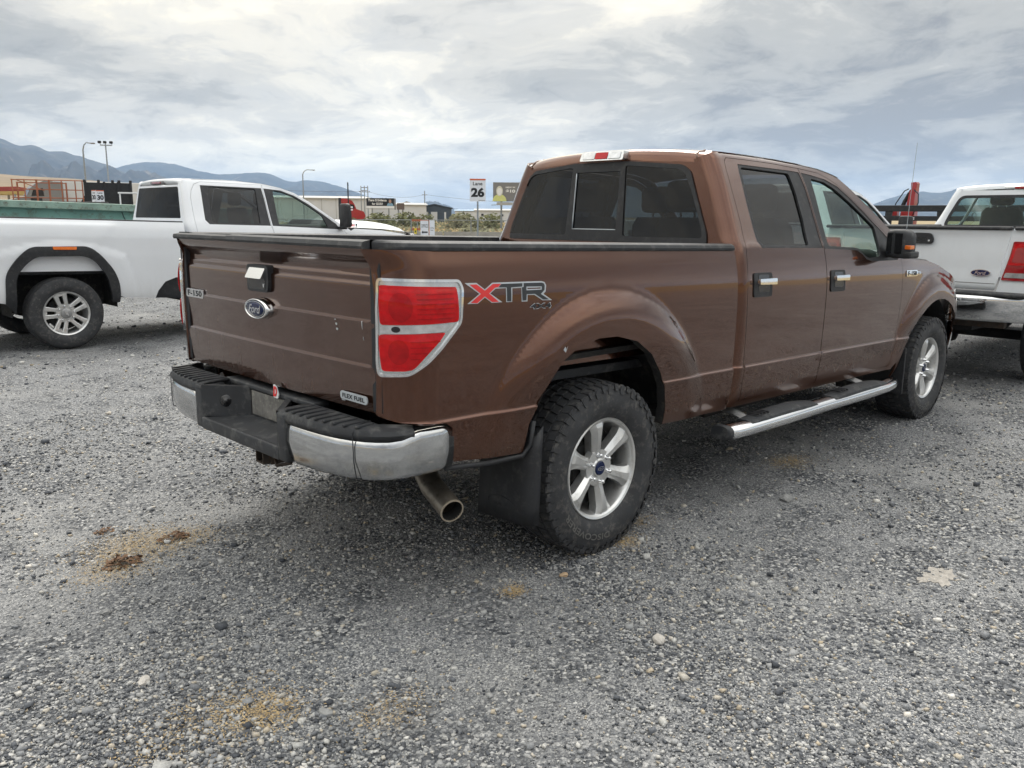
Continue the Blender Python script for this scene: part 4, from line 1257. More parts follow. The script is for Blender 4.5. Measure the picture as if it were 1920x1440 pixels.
    for y in np.linspace(-.93, .93, 25):
        x = 4.86 - .30 * (abs(y) / .93) ** 3.5
        rows.append([(x - .02, y, .50), (x + .02, y, .54), (x + .03, y, .62), (x + .02, y, .70), (x - .03, y, .735), (x - .10, y, .735), (x - .10, y, .50)])
    o = MB().loft(rows, True, True).build('front_bumper', MAT['chrome'], T, angle=40); fix_normals(o)
    # windshield and cowl
    rows = []
    for k in range(9):
        t = k / 8
        x = 2.634 + (3.46 - 2.634) * t
        z = np.interp(x, [p[0] for p in ROOFL], [p[1] for p in ROOFL]); Y = float(SIDE(z)) - .02
        rows.append([(x + .10 * (1 - v * v) * (.5 + .5 * t), v * Y, z + .02 * (1 - v * v)) for v in np.linspace(-1, 1, 15)])
    o = MB().loft(rows, False, False).build('windshield', MAT['glass_clear'], T, smooth=True, tf=rake)
    MB().box(3.36, 3.60, -.80, .80, 1.30, 1.36).build('cowl', MAT['black'], T, tf=rake)
    # fender badge
    fbg = empty('fender_badge'); fbg.parent = T
    panel('badge_plate', cabsurf, fillet([(3.345, 1.226), (3.545, 1.226), (3.555, 1.236), (3.62, 1.238), (3.62, 1.256), (3.555, 1.258), (3.545, 1.270), (3.345, 1.270)], .006), MAT['chrome'], fbg, step=.03, thick=.006, off=.007)
    ft = lambda u, v, d: tuple(cabsurf(np.array(3.45 + u), np.array(1.248 + v)) + np.array([0, -.0085 - d, 0]))
    text('badge_lettering', 'F150', .165, .032, ft, MAT['ink'], fbg)
    ft2 = lambda u, v, d: tuple(cabsurf(np.array(3.585 + u), np.array(1.248 + v)) + np.array([0, -.0085 - d, 0]))
    text('trim_lettering', 'XLT', .05, .012, ft2, MAT['ink'], fbg)
    # ---- antenna
    a = empty('antenna'); a.parent = T
    MB().lathe([(.028, 0), (.026, .006), (.012, .03), (.005, .055), (.0, .06)], 14, 'z', (3.74, -.80, 1.262)).build('antenna_base', MAT['black'], a, smooth=True)
    MB().tube([(3.74, -.80, 1.31), (3.80, -.785, 1.7), (3.885, -.765, 2.13)], .0030, 6, r1=.0016).build('antenna_mast', MAT['post'], a)
    # ---- mirrors
    mr = empty('side_mirror'); mr.parent = T
    rings = []
    for y, x0, x1, z0, z1 in ((-.965, 2.99, 3.05, 1.325, 1.455), (-.985, 2.945, 3.07, 1.305, 1.482), (-1.04, 2.925, 3.085, 1.295, 1.492), (-1.10, 2.93, 3.08, 1.300, 1.486), (-1.135, 2.95, 3.06, 1.315, 1.468), (-1.147, 2.975, 3.03, 1.345, 1.435)):
        rings.append([(a_, y, b_) for a_, b_ in fillet([(x0, z0), (x1, z0), (x1, z1), (x0, z1)], .035, 4)])
    o = MB().loft(rings, True, True).build('mirror_housing', MAT['black_old'], mr, angle=50); fix_normals(o); m1 = [o]
    m1.append(MB().rbox(2.935, 3.09, -1.155, -1.03, 1.298, 1.345, .012).build('mirror_foot_cap', MAT['black'], mr, angle=40))
    m1.append(MB().add([(2.938, -.99, 1.33), (2.914, -1.10, 1.33), (2.914, -1.10, 1.465), (2.938, -.99, 1.465)], [(0, 1, 2, 3)]).build('mirror_pane', MAT['gloss_black'], mr))
    m1.append(MB().rbox(2.935, 3.01, -1.1500, -1.11, 1.358, 1.386, .006).build('marker_lens', MAT['orange'], mr))
    m1.append(MB().tube([(3.10, -.90, 1.31), (3.05, -.96, 1.325), (3.03, -1.0, 1.335)], .028, 10).build('mirror_arm', MAT['black'], mr, smooth=True))
    mr2 = mr.copy(); COL.objects.link(mr2); mr2.parent = T; mr2.scale = (1, -1, 1)
    for o in m1:
        c = o.copy(); COL.objects.link(c); c.parent = mr2
    # ---- rear bumper
    rear_bumper(T)
    # ---- exhaust, flaps, steps, underbody
    ex = empty('exhaust_pipe'); ex.parent = T
    pts = [(-.55, -.25, .55), (-.66, -.42, .53), (-.76, -.58, .485), (-.82, -.72, .445), (-.865, -.905, .395)]
    o = MB().tube(pts, .050, 24, False).build('pipe', MAT['pipe'], ex, smooth=True)
    o = MB().tube([(-.852, -.85, .41), (-.8652, -.9055, .3949)], .0450, 24, False).build('pipe_bore', MAT['dark'], ex, smooth=True)
    d = (Vector(pts[-1]) - Vector(pts[-2])).normalized()
    q = d.to_track_quat('Z', 'Y')
    mb = MB().lathe([(.0450, -.004), (.0450, .003), (.0505, .003), (.0505, -.004)], 28, 'z')
    o = MB().add([tuple(q @ Vector(p) + Vector(pts[-1])) for p in mb.v], mb.f).build('pipe_lip', MAT['pipe_lip'], ex); fix_normals(o)
    fl = empty('mud_flap'); fl.parent = T
    rows = []
    for y, dx, top in ((-1.012, .045, .70), (-1.000, .018, .66), (-.97, .004, .63), (-.90, 0, .615), (-.80, 0, .60), (-.685, 0, .60)):
        rows.append([(-.500 + dx - .022 * k / 5, y, top + (.262 - .010 * (y + 1) / .3 - top) * k / 5) for k in range(6)])
    o = MB().loft(rows, False, False).build('flap', MAT['black'], fl, smooth=True)
    sol = o.modifiers.new('thickness', 'SOLIDIFY'); sol.thickness = .008
    MB().tube([(-.935, -.95, .598), (-.72, -.955, .575), (-.53, -.965, .572), (-.50, -.985, .62), (-.49, -.99, .72)], .011, 8).build('flap_trim', MAT['black'], fl, smooth=True)
    o = MB(); oval = [(.082 * math.cos(t), .030 * math.sin(t)) for t in np.linspace(R(10), R(200), 22)]
    o.tube([(-.526, -.83 - u, .33 + v) for u, v in oval], .0016, 5).build('flap_emblem', MAT['black_old'], fl)
    text('flap_lettering', 'DURO', .075, .016, lambda u, v, d: (-.529 - d, -.83 - u, .322 + v), MAT['black_old'], fl, .001)
    f2 = fl.copy(); COL.objects.link(f2); f2.parent = T; f2.scale = (1, -1, 1)
    for ch in list(fl.children):
        if ch.name.startswith('flap_letter'): continue
        c = ch.copy(); COL.objects.link(c); c.parent = f2
    # front flaps
    o = MB().rbox(3.45, 3.468, -.995, -.74, .27, .62, .005).build('front_flap', MAT['black'], T); both.append(o)
    step_bar(T, both)
    MB().box(-1.0, 4.5, -.46, -.36, .52, .66).box(-1.0, 4.5, .36, .46, .52, .66).box(-.95, -.88, -.46, .46, .54, .64).box(1.4, 1.5, -.46, .46, .50, .60).build('chassis_frame', MAT['dark'], T)
    MB().box(.50, 3.40, -.90, .90, .56, .60).box(1.1, 3.4, -.80, .80, .44, .56).build('floor_pan', MAT['dark'], T)
    MB().tube([(0, -.80, .405), (0, .80, .405)], .045, 12).lathe([(0, -.16), (.10, -.14), (.16, -.05), (.16, .05), (.10, .14), (0, .16)], 16, 'y', (0, .1, .405)).build('rear_axle', MAT['steel'], T, smooth=True)
    MB().tube([(WB, -.80, .405), (WB, .80, .405)], .04, 12).box(3.6, 4.4, -.35, .35, .36, .6).build('front_axle', MAT['dark'], T)
    MB().tube([(-.72, -.40, .62), (0, -.42, .52), (.70, -.40, .58)], .03, 8).tube([(-.72, .40, .62), (0, .42, .52), (.70, .40, .58)], .03, 8).build('leaf_spring', MAT['steel'], T)
    MB().lathe([(0, -.13), (.30, -.12), (.37, 0), (.30, .12), (0, .13)], 28, 'z', (-.62, 0, .56)).build('spare_tyre', MAT['rubber'], T, smooth=True)
    hr = empty('tow_hitch'); hr.parent = T
    mb = MB()
    for a, b_, c_, d_ in ((-.035, .035, .475, .483), (-.035, .035, .537, .545), (-.035, -.027, .483, .537), (.027, .035, .483, .537)):
        mb.box(-1.235, -.95, a - .02, b_ - .02, c_, d_)
    mb.build('receiver_tube', MAT['steel'], hr)
    MB().box(-1.19, -1.10, -.32, .28, .53, .58).box(-1.20, -1.06, -.066, -.052, .47, .56).box(-1.20, -1.06, .012, .026, .47, .56).tube([(-1.2, -.10, .50), (-1.22, -.15, .49), (-1.19, -.22, .51)], .008, 6).build('hitch_crossbar', MAT['steel'], hr)
    # ---- cabin
    cabin(T, (1.16, 3.36), .70, 1.36, ((1.55, 1.0), (2.35, 1.0)))
    # ---- mirror the off side
    for o in both:
        mirror_y(o, T)
    # ---- wheels
    w0 = wheel(T, (0, -.853, .404), 'brown')
    copy_wheel(w0, T, (WB, -.853, .404), False)
    copy_wheel(w0, T, (0, .853, .404), True)
    copy_wheel(w0, T, (WB, .853, .404), True)
    return T


def cabin(T, xr, zf, zbelt, seats, cloth='interior'):
    """dark cabin: floor, dash, wheel and seats with head restraints"""
    m = MAT[cloth]
    MB().box(xr[0], xr[1], -.80, .80, zf - .08, zf).build('cabin_floor', MAT['interior'], T)
    MB().rbox(xr[1] - .42, xr[1], -.78, .78, .95, zbelt - .02, .06).build('dashboard', MAT['interior'], T, angle=40)
    sw = MB()
    cx, cy, cz = xr[1] - .52, .40, zbelt - .12
    ring = [(cx - .06 * math.sin(t), cy + .185 * math.cos(t), cz + .175 * math.sin(t)) for t in np.linspace(0, 2 * PI, 25)]
    sw.tube(ring, .016, 8, False).box(cx, cx + .02, cy - .16, cy + .16, cz - .02, cz + .02).tube([(cx, cy, cz), (cx + .25, cy, cz - .10)], .03, 8)
    sw.build('steering_wheel', MAT['interior'], T, smooth=True)
    for sx, sc in seats:
        for sy in (-.40, .40):
            s = empty('seat'); s.parent = T
            bx = sx
            MB().rbox(bx, bx + .50, sy - .26, sy + .26, zf + .14, zf + .32, .05).build('seat_cushion', m, s, angle=50)
            rings = []
            for z, w_, x0 in ((zf + .28, .25, bx + .02), (zf + .55, .26, bx - .05), (zf + .80, .23, bx - .10), (zf + .86, .18, bx - .11)):
                rings.append([(x0 + a_, sy + b_, z) for a_, b_ in fillet([(-.07, -w_), (.07, -w_), (.07, w_), (-.07, w_)], .05, 3)])
            fix_normals(MB().loft(rings, True, True).build('seat_back', m, s, angle=50))
            MB().rbox(bx - .19, bx - .07, sy - .135, sy + .135, zf + .89, zf + 1.08, .045).build('head_restraint', m, s, angle=50)
            MB().tube([(bx - .12, sy - .05, zf + .82), (bx - .13, sy - .05, zf + .93)], .007, 6).tube([(bx - .12, sy + .05, zf + .82), (bx - .13, sy + .05, zf + .93)], .007, 6).build('restraint_post', MAT['chrome'], s)


def rear_bumper(T):
    B = empty('rear_bumper'); B.parent = T
    plan = herm([0, .30, .45, .60, .75, .85, .91, .945, .962, .968], [-1.305, -1.305, -1.304, -1.298, -1.275, -1.235, -1.185, -1.12, -1.02, -.915])

    def path(n):
        """points along the outer edge from the recess to the side end"""
        P_ = [(y, float(plan(y))) for y in list(np.linspace(.405, .85, 9)) + [.88, .905, .925, .94, .95, .957]] + [(.9625, -1.01), (.965, -.97), (.967, -.915)]
        return P_
    for sg in (-1, 1):
        pts = path(0)
        rows = []
        for i, (y, x) in enumerate(pts):
            t = i / (len(pts) - 1)
            up = .747 + .026 * sst(.66, .85, t)
            lo = .588 + .018 * t - .0 + (.02 if i == 0 else 0)
            a = (pts[min(i + 1, len(pts) - 1)][0] - pts[max(i - 1, 0)][0], pts[min(i + 1, len(pts) - 1)][1] - pts[max(i - 1, 0)][1])
            L = math.hypot(*a); nx, ny = -a[0] / L, a[1] / L     # outward normal in (x, y)
            rows.append([(x + nx * d, sg * (y + ny * d), z) for d, z in ((-.03, lo - .012), (-.006, lo - .006), (.004, lo + .012), (.012, lo + .06), (.014, (lo + up) / 2), (.012, up - .03), (.008, up - .008), (.0, up - .001), (-.05, up))])
        o = MB().loft(rows, False, False).build('chrome_corner', MAT['old_chrome'], B, smooth=True); fix_normals(o)
        if (o.data.polygons[4].normal.x) > 0: o.data.flip_normals()
        so = o.modifiers.new('t', 'SOLIDIFY'); so.thickness = .004
        # black step pad with ridges
        pp = [(y, float(plan(y))) for y in np.linspace(.355, .85, 10)] + [(.885, float(plan(.885))), (.915, float(plan(.915))), (.935, -1.135), (.948, -1.085)]
        rows = []
        for i, (y, x) in enumerate(pp):
            a = (pp[min(i + 1, len(pp) - 1)][0] - pp[max(i - 1, 0)][0], pp[min(i + 1, len(pp) - 1)][1] - pp[max(i - 1, 0)][1])
            L = math.hypot(*a); nx, ny = -a[0] / L, a[1] / L
            zt = .792 - .006 * sst(.8, .95, y)
            inner = max(-1.170, -1.170) if y < .86 else -1.170 + (y - .86) * .9
            rows.append([(x + nx * .012, sg * (y + ny * .012), .746), (x + nx * .016, sg * (y + ny * .016), .765), (x + nx * .008, sg * (y + ny * .008), zt - .006), (x - nx * .012, sg * (y - ny * .012), zt), (max(inner, x + .03), sg * (y if y < .86 else y - .04), zt + .004), (max(inner, x + .03), sg * (y if y < .86 else y - .04), .73)])
        o = MB().loft(rows, False, False).build('step_pad', MAT['black_old'], B, angle=35); fix_normals(o)
        so = o.modifiers.new('t', 'SOLIDIFY'); so.thickness = .006
        for k in range(9):
            y = .40 + k * .052
            x = float(plan(y))
            yb = y + (-.012)
            MB().rbox(x - .006, -1.178, min(sg * y, sg * (y + .016)), max(sg * y, sg * (y + .016)), .788, .799, .0035, 2).build('pad_ridge', MAT['black_old'], B)
        # tie wire round the corner
        MB().tube([(-1.17, sg * .80, .802), (-1.245, sg * .815, .797), (-1.268, sg * .82, .77), (-1.268, sg * .825, .66), (-1.262, sg * .83, .60), (-1.20, sg * .83, .585)], .0022, 5).build('tie_wire', MAT['ink'], B, smooth=True)
    # black centre casting with the plate recess
    hole = [(-.345, .650), (.345, .650), (.345, .80), (-.345, .80)]
    mb = MB()
    for sg in (-1, 1):
        y0, y1 = sg * .345, sg * .425
        mb.rbox(-1.320, -1.20, min(y0, y1), max(y0, y1), .577, .785, .014)
        # angled wall into the recess
        v = [(-1.318, sg * .35, .64), (-1.318, sg * .35, .785), (-1.168, sg * .165, .785), (-1.168, sg * .165, .64)]
        mb.add(v + [(p[0] + .01, p[1] + sg * .03, p[2]) for p in v], [(0, 1, 2, 3), (4, 7, 6, 5), (1, 5, 6, 2)])
    mb.rbox(-1.322, -1.30, -.36, .36, .577, .635, .008)
    # recess floor and back wall
    mb.add([(-1.318, -.36, .632), (-1.318, .36, .632), (-1.165, .17, .652), (-1.165, -.17, .652)], [(0, 1, 2, 3)])
    mb.add([(-1.165, -.17, .64), (-1.165, .17, .64), (-1.160, .17, .79), (-1.160, -.17, .79)], [(0, 1, 2, 3)])
    mb.rbox(-1.175, -1.10, -.40, .40, .775, .800, .008)
    mb.box(-1.165, -1.05, -.9, .9, .60, .74)
    o = mb.build('bumper_centre', MAT['black_old'], B, angle=35)
    MB().rbox(-1.1715, -1.1655, -.155, .150, .662, .772, .002).build('plate_panel', MAT['grime'], B)
    MB().rbox(-1.290, -1.180, -.30, .26, .640, .650, .004).build('recess_mat', MAT['grime'], B) if False else None
    q = MB().lathe([(0, -.016), (.010, -.015), (.013, -.006), (.024, -.005), (.030, .0), (.030, .01)], 20, 'y')
    ang = math.atan2(.15, .185)
    c0 = Vector((-1.243, .2575, .715)); nrm = Vector((-.62, -.78, 0)).normalized()
    rot = nrm.to_track_quat('-Y', 'Z')
    o = MB().add([tuple(rot @ Vector(p) + c0) for p in q.v], q.f).build('connector_plug', MAT['gloss_black'], B, smooth=True); fix_normals(o)
    # broken red and white emblem stuck above the plate
    fd = lambda u, v, d: (-1.180 - d, -u * .62 - .10, v * .62 + .806)
    MB().prism(fillet([(-.030, -.045), (.03, -.048), (.042, -.02), (.02, .03), (-.014, .048), (-.026, .046)], .01), 0, .005, fd).build('loose_emblem', MAT['white_plain'], B)
    text('loose_emblem_letter', 'D', .052, .072, lambda u, v, d: fd(u, v, .0055 + d), MAT['decal_red'], B, .002)


def step_bar(T, both):
    s = empty('step_bar'); s.parent = T
    z0 = .432
    L = [(.915, -1.035, z0), (.96, -1.05, z0), (1.10, -1.062, z0), (1.45, -1.066, z0), (1.90, -1.060, z0), (2.0, -1.058, z0), (2.5, -1.064, z0), (2.9, -1.062, z0), (3.05, -1.045, z0), (3.14, -1.02, z0), (3.165, -.99, z0)]
    def ringpts(x, y, z, s_=1.0):
        return [(x, y + .060 * s_ * (abs(math.cos(t)) ** .75) * (1 if math.cos(t) > 0 else -1), z - RK * .5 * (x - .9) + .040 * s_ * (abs(math.sin(t)) ** .8) * (1 if math.sin(t) > 0 else -1)) for t in np.linspace(0, 2 * PI, 25)[:-1]]
    rings = [ringpts(x, y, z, 1 if 0 < i < len(L) - 1 else .8) for i, (x, y, z) in enumerate(L)]
    parts = []
    o = MB().loft(rings, True, True).build('step_tube', MAT['chrome'], s, angle=50); fix_normals(o); parts.append(o)
    o = MB().loft([ringpts(.895, -1.03, z0, .92), ringpts(.905, -1.033, z0, 1.02), ringpts(.925, -1.038, z0, 1.04)], True, True).build('end_cap', MAT['black_old'], s, angle=50); fix_normals(o); parts.append(o)
    for x0, x1 in ((1.10, 1.86), (2.10, 2.90)):
        rings = []
        for k in range(9):
            t = k / 8
            x = x0 + (x1 - x0) * t
            h = .016 * math.sin(PI * t) ** .4 + .001 + (.006 if .2 < t < .8 else 0)
            zz = z0 - RK * .5 * (x - .9) + .033
            rings.append([(x, -1.116, zz - .022), (x, -1.106, zz + h * .6), (x, -1.07, zz + h + .010), (x, -1.02, zz + h + .010), (x, -1.004, zz + h * .4), (x, -1.010, zz - .02)])
        o = MB().loft(rings, True, True).build('step_pad', MAT['black_old'], s, angle=40); fix_normals(o); parts.append(o)
        for k in range(4):
            x = x0 + .09 + k * .035
            zz = z0 - RK * .5 * (x - .9) + .064
            parts.append(MB().rbox(x, x + .012, -1.09, -1.02, zz - .004, zz + .006, .003, 2).build('pad_ridge', MAT['black'], s))
    for x in (1.22, 2.72):
        parts.append(MB().tube([(x, -.78, .50), (x, -.93, .47), (x, -1.03, .44)], .035, 8, flat=.5).build('bracket', MAT['dull_alloy'], s))
    s2 = s.copy(); COL.objects.link(s2); s2.parent = T; s2.scale = (1, -1, 1)
    for o in parts:
        c = o.copy(); COL.objects.link(c); c.parent = s2


brown_pickup()

# ------------------------------------------------------------------ white crew cab beside the brown truck
RK2 = .025
SIDE2 = herm([.40, .50, .58, .70, .90, 1.10, 1.28, 1.40, 1.47, 1.50, 1.53, 1.95, 2.02, 2.06, 2.10], [.93, .96, .985, .995, 1.0, 1.008, 1.008, .993, .972, .960, .945, .770, .735, .70, .65])
FL2 = herm([0, .60, .66, .74, .80, .84, 3], [.02, .02, .02, .018, .008, 0, 0])


def yside2(x, z):
    y = SIDE2(z)
    q = np.maximum(np.abs(x) * .98, np.abs(z - .42)) * .5 + .5 * np.hypot(x, z - .42)
    y = y + FL2(q) * sst(.4, .7, z) * (z < 1.35)
    y = y + .014 * (1 - sst(.50, .72, x + (1.45 - z) * .7)) * sst(.95, 1.15, z) * (1 - sst(1.44, 1.475, z))
    return y - .45 * np.clip(x - 4.75, 0, 9) ** 2 - .10 * np.clip(z - 1.05, 0, 9) * sst(3.9, 5, x)


def corner_surf(xb0, cr, lean, zl, ys, rk):
    def S(u, z):
        u = np.asarray(u, float); z = np.asarray(z, float); xb = xb0 + lean * np.clip(z - zl, 0, 9)
        Y = ys(np.maximum(u, xb + cr), z); th = np.clip((xb + cr - u) / cr, 0, PI / 2); ex = np.clip((xb + cr - u) - cr * PI / 2, 0, 9)
        x = np.where(u > xb + cr, u, xb + cr - cr * np.sin(th)); y = -(Y - cr + cr * np.cos(th) - ex)
        return np.stack([x, y, z - rk * x], -1)
    return S


XC2 = 1.50
bed2 = corner_surf(-1.22, .10, 0, 0, yside2, RK2)
cab2 = corner_surf(XC2, .09, .1, 1.45, yside2, RK2)
A2O = [(-.618, .551), (-.600, .876), (-.470, 1.060), (-.335, 1.180), (.284, 1.190), (.416, 1.090), (.551, .915), (.605, .758), (.607, .600)]
A2I = [(-.514, .424), (-.500, .839), (-.390, .985), (-.278, 1.074), (.235, 1.080), (.364, 1.010), (.472, .839), (.513, .613)]


def white_pickup():
    T = empty('pickup_truck', (.105, 8.2, 0), 0, 'new white crew cab long bed pickup with black wheel arch trim and chrome wheels', 'pickup truck')
    W = MAT['white']; both = []
    tf2 = lambda p: (p[0], p[1], p[2] - RK2 * p[0])

    def pn(*a, **k):
        o = panel(*a, **k); both.append(o); return o
    A2S = fillet(A2O, [0] + [.09] * 7 + [0], 5)
    out = [(-1.30, 1.497), (0, 1.499), (1.452, 1.497), (1.458, .813), (1.298, .809), (1.161, .758), (1.068, .647), (1.033, .561), (.663, .583), (.60, .60)] + [(a * .975, b - .008) for a, b in A2S[::-1]] + [(-.70, .565), (-1.10, .60), (-1.30, .62)]
    pn('bedside', bed2, out, W, T, step=.035)
    trim = fillet(A2O, .05, 3) + fillet(A2I[::-1], .04, 3)
    trim = fillet(A2O + [(.60, .53), (.520, .53)] + A2I[::-1], [0] + [.09] * 7 + [0, 0, 0, 0] + [.08] * 6 + [0], 5)
    at = pn('wheel_arch_trim', bed2, trim, MAT['black'], T, step=.03, thick=.05, off=.016)
    pn('marker_lamp', bed2, fillet([(-.100, 1.150), (.145, 1.150), (.149, 1.182), (-.104, 1.182)], .01), MAT['orange'], T, step=.04, thick=.01, off=.024)
    pn('corner_step', bed2, [(1.04, .54), (1.075, .64), (1.165, .752), (1.30, .803), (1.455, .806), (1.458, .52)], MAT['black'], T, step=.05, off=-.05)
    # wheel well
    mb = MB()
    arc = [(-.56, .40), (-.56, .86), (-.44, 1.05), (-.30, 1.17), (.26, 1.18), (.42, 1.08), (.56, .88), (.58, .45)]
    for (x0, z0), (x1, z1) in zip(arc[:-1], arc[1:]):
        mb.add([(x0, -.96, z0), (x1, -.96, z1), (x1, -.50, z1), (x0, -.50, z0)], [(0, 1, 2, 3)])
    mb.add([(x, -.50, z) for x, z in arc], [tuple(range(len(arc)))])
    both.append(mb.build('wheel_liner', MAT['liner'], T))
    pn('inner_flange', bed2, [(-.45, .94), (-.45, .995), (-.33, 1.10), (.28, 1.10), (.42, 1.0), (.42, .94), (.30, .93), (.27, .955), (.02, .955), (-.01, .93), (-.05, .955), (-.22, .955), (-.25, .93), (-.28, .955)], MAT['galv'], T, step=.05, off=-.16)
    pn('tail_light', bed2, fillet([(-1.275, 1.02), (-1.10, 1.02), (-1.07, 1.10), (-1.09, 1.36), (-1.13, 1.38), (-1.275, 1.38)], .02), MAT['red_lens'], T, step=.03, thick=.02, off=.008)
    pn('reverse_lens', bed2, fillet([(-1.265, 1.16), (-1.12, 1.16), (-1.12, 1.21), (-1.265, 1.21)], .01), MAT['clear_lens'], T, step=.03, thick=.004, off=.012)
    # bed inside
    both.append(MB().box(-1.15, 1.45, -.95, -.84, .9, 1.488).build('bed_inner_wall', W, T, tf=tf2))
    both.append(MB().rbox(-1.24, 1.45, -.965, -.85, 1.488, 1.507, .008).build('bed_rail_cap', MAT['black'], T, tf=tf2))
    MB().box(-1.15, 1.45, -.84, .84, .86, .9).build('bed_floor', MAT['black'], T, tf=tf2)
    MB().box(1.42, 1.455, -.9, .9, .9, 1.48).build('bed_front_wall', W, T, tf=tf2)
    MB().rbox(-1.24, -1.17, -.83, .83, .80, 1.50, .02).build('tailgate', W, T, tf=tf2)
    MB().rbox(-1.252, -1.235, -.14, .14, 1.30, 1.38, .01).build('tailgate_handle', MAT['black'], T, tf=tf2)
    MB().rbox(-1.46, -1.22, -.98, .98, .55, .76, .04).build('rear_bumper', MAT['chrome'], T, angle=40)
    # cab side and doors
    D1R = [(1.80, 2.020), (1.71, 1.985), (1.655, 1.905), (1.625, 1.81), (1.608, 1.527), (1.615, 1.387), (1.62, 1.0), (1.63, .64)]
    SP = [(2.668, 2.025), (2.664, 1.856), (2.668, 1.476), (2.685, 1.396), (2.69, 1.0), (2.68, .62)]
    TP2 = [(2.937, 1.980), (3.138, 1.915), (3.337, 1.805), (3.536, 1.665), (3.70, 1.55), (3.79, 1.46)]
    DF = [(3.84, 1.40), (3.85, 1.0), (3.81, .64)]
    RL = [(1.60, 2.043), (2.28, 2.060), (2.668, 2.043), (2.937, 2.0), (3.138, 1.938), (3.337, 1.830), (3.536, 1.692), (3.682, 1.595), (3.85, 1.49), (3.92, 1.44)]
    lo = lambda z: XC2 + .1 * max(0, z - 1.45) + .09 - .1414 - .02
    cs = [(3.865, .60), (3.87, 1.40), (3.93, 1.42)] + RL[::-1] + [(lo(z), z) for z in (2.0, 1.8, 1.5, 1.2, .9, .6)]
    hole = D1R[::-1] + SP[:1] + TP2 + DF
    pn('cab_side', cab2, cs, W, T, holes=[hole], step=.05)
    F1 = [(1.790, 1.975), (2.650, 1.980), (2.655, 1.856), (2.658, 1.478), (1.796, 1.479), (1.751, 1.531)]
    G1 = [(1.890, 1.962), (2.560, 1.966), (2.515, 1.495), (1.86, 1.503), (1.84, 1.53)]
    F2 = [(2.682, 1.979), (2.936, 1.965), (3.133, 1.900), (3.330, 1.790), (3.533, 1.652), (3.70, 1.53), (3.75, 1.452), (2.684, 1.478)]
    G2 = [(2.812, 1.962), (2.94, 1.945), (3.121, 1.885), (3.319, 1.768), (3.505, 1.640), (3.555, 1.47), (2.785, 1.492)]
    for nm, d, fr, g, gm, hx in (('rear_door', D1R[::-1] + SP, F1, G1, 'glass_dark', 1.80), ('front_door', SP[::-1] + TP2 + DF, F2, G2, 'glass_clear', 2.86)):
        D = empty(nm); D.parent = T; ps = []
        ps.append(panel('door_skin', cab2, inset(d, .004), W, D, holes=[fr], step=.05))
        ps.append(panel('window_frame', cab2, inset(fr, -.002), MAT['black'], D, holes=[fillet(g, .03, 3)], step=.06, thick=.02, off=-.004))
        ps.append(panel('window_glass', cab2, inset(fillet(g, .03, 3), -.006), MAT[gm], D, step=.1, thick=0, off=-.016))
        ps.append(panel('door_handle', cab2, fillet([(hx - .11, 1.20), (hx + .11, 1.20), (hx + .11, 1.24), (hx - .11, 1.24)], .015), W, D, step=.05, thick=.03, off=.03))
        D2 = D.copy(); COL.objects.link(D2); D2.parent = T; D2.scale = (1, -1, 1)
        for o in ps:
            c = o.copy(); COL.objects.link(c); c.parent = D2
    # roof
    rows = []; vv = np.linspace(-1, 1, 21)
    xb = XC2 + .055
    for dx, dz in ((.02, -.085), (.004, -.06), (-.012, -.045), (-.004, -.018), (.04, -.004), (.09, 0)):
        rows.append([(xb + dx + .03 * abs(v) ** 4, v * (.725 if dz < -.05 else .715), 2.043 + dz + .022 * (1 - v * v) - .01 * abs(v) ** 8) for v in vv])
    for x in np.linspace(1.70, 3.05, 16):
        z = np.interp(x, [p[0] for p in RL], [p[1] for p in RL]); Y = float(SIDE2(z)) + .003
        rows.append([(x, v * Y, z + .024 * (1 - abs(v) ** 2.2) + .002) for v in vv])
    o = MB().loft(rows, False, False).build('roof', W, T, smooth=True, tf=tf2); fix_normals(o)
    if o.data.polygons[200].normal.z < 0: o.data.flip_normals()
    rows = []
    for k in range(8):
        x = 3.05 + (3.93 - 3.05) * k / 7
        z = np.interp(x, [p[0] for p in RL], [p[1] for p in RL]); Y = float(SIDE2(z)) - .02
        rows.append([(x + .10 * (1 - v * v), v * Y, z + .02 * (1 - v * v)) for v in np.linspace(-1, 1, 11)])
    MB().loft(rows, False, False).build('windshield', MAT['glass_clear'], T, smooth=True, tf=tf2)
    # cab back
    def back2(u, z):
        u = np.asarray(u, float); z = np.asarray(z, float)
        xb_ = XC2 + .1 * np.clip(z - 1.45, 0, 9); x = xb_ - .012 * (1 - (u / .85) ** 2)
        return np.stack([x, -u, z - RK2 * x], -1)
    Y0 = lambda z: float(SIDE2(z)) - .09
    bo = [(-Y0(.65), .65), (Y0(.65), .65), (Y0(1.45), 1.45), (Y0(1.7), 1.7), (Y0(1.97), 1.97), (-Y0(1.97), 1.97), (-Y0(1.7), 1.7), (-Y0(1.45), 1.45)]
    gw = fillet([(-.77, 1.545), (.77, 1.545), (.655, 1.945), (-.655, 1.945)], .03)
    panel('cab_back', back2, bo, W, T, holes=[gw], step=.08)
    panel('rear_glass', back2, inset(gw, -.004), MAT['glass_back'], T, step=.1, thick=0, off=-.004)
    o = MB().rbox(1.535, 1.60, -.22, .22, 1.985, 2.028, .012).build('high_stop_lamp', MAT['print_grey'], T, angle=40, tf=tf2)
    MB().rbox(1.525, 1.54, -.14, .14, 1.992, 2.014, .004).build('stop_lens', MAT['red_lens_dark'], o, tf=tf2)
    # fender, hood, nose
    ar = .56
    farch = [(4.37 + ar * math.cos(t), .52 + ar * math.sin(t) * 1.02) for t in np.linspace(R(190), R(-10), 16)]
    fo = [(3.86, .62), (3.875, 1.0), (3.868, 1.41), (4.0, 1.47), (4.5, 1.45), (4.9, 1.405), (5.15, 1.34), (5.20, .80)] + farch[::-1]
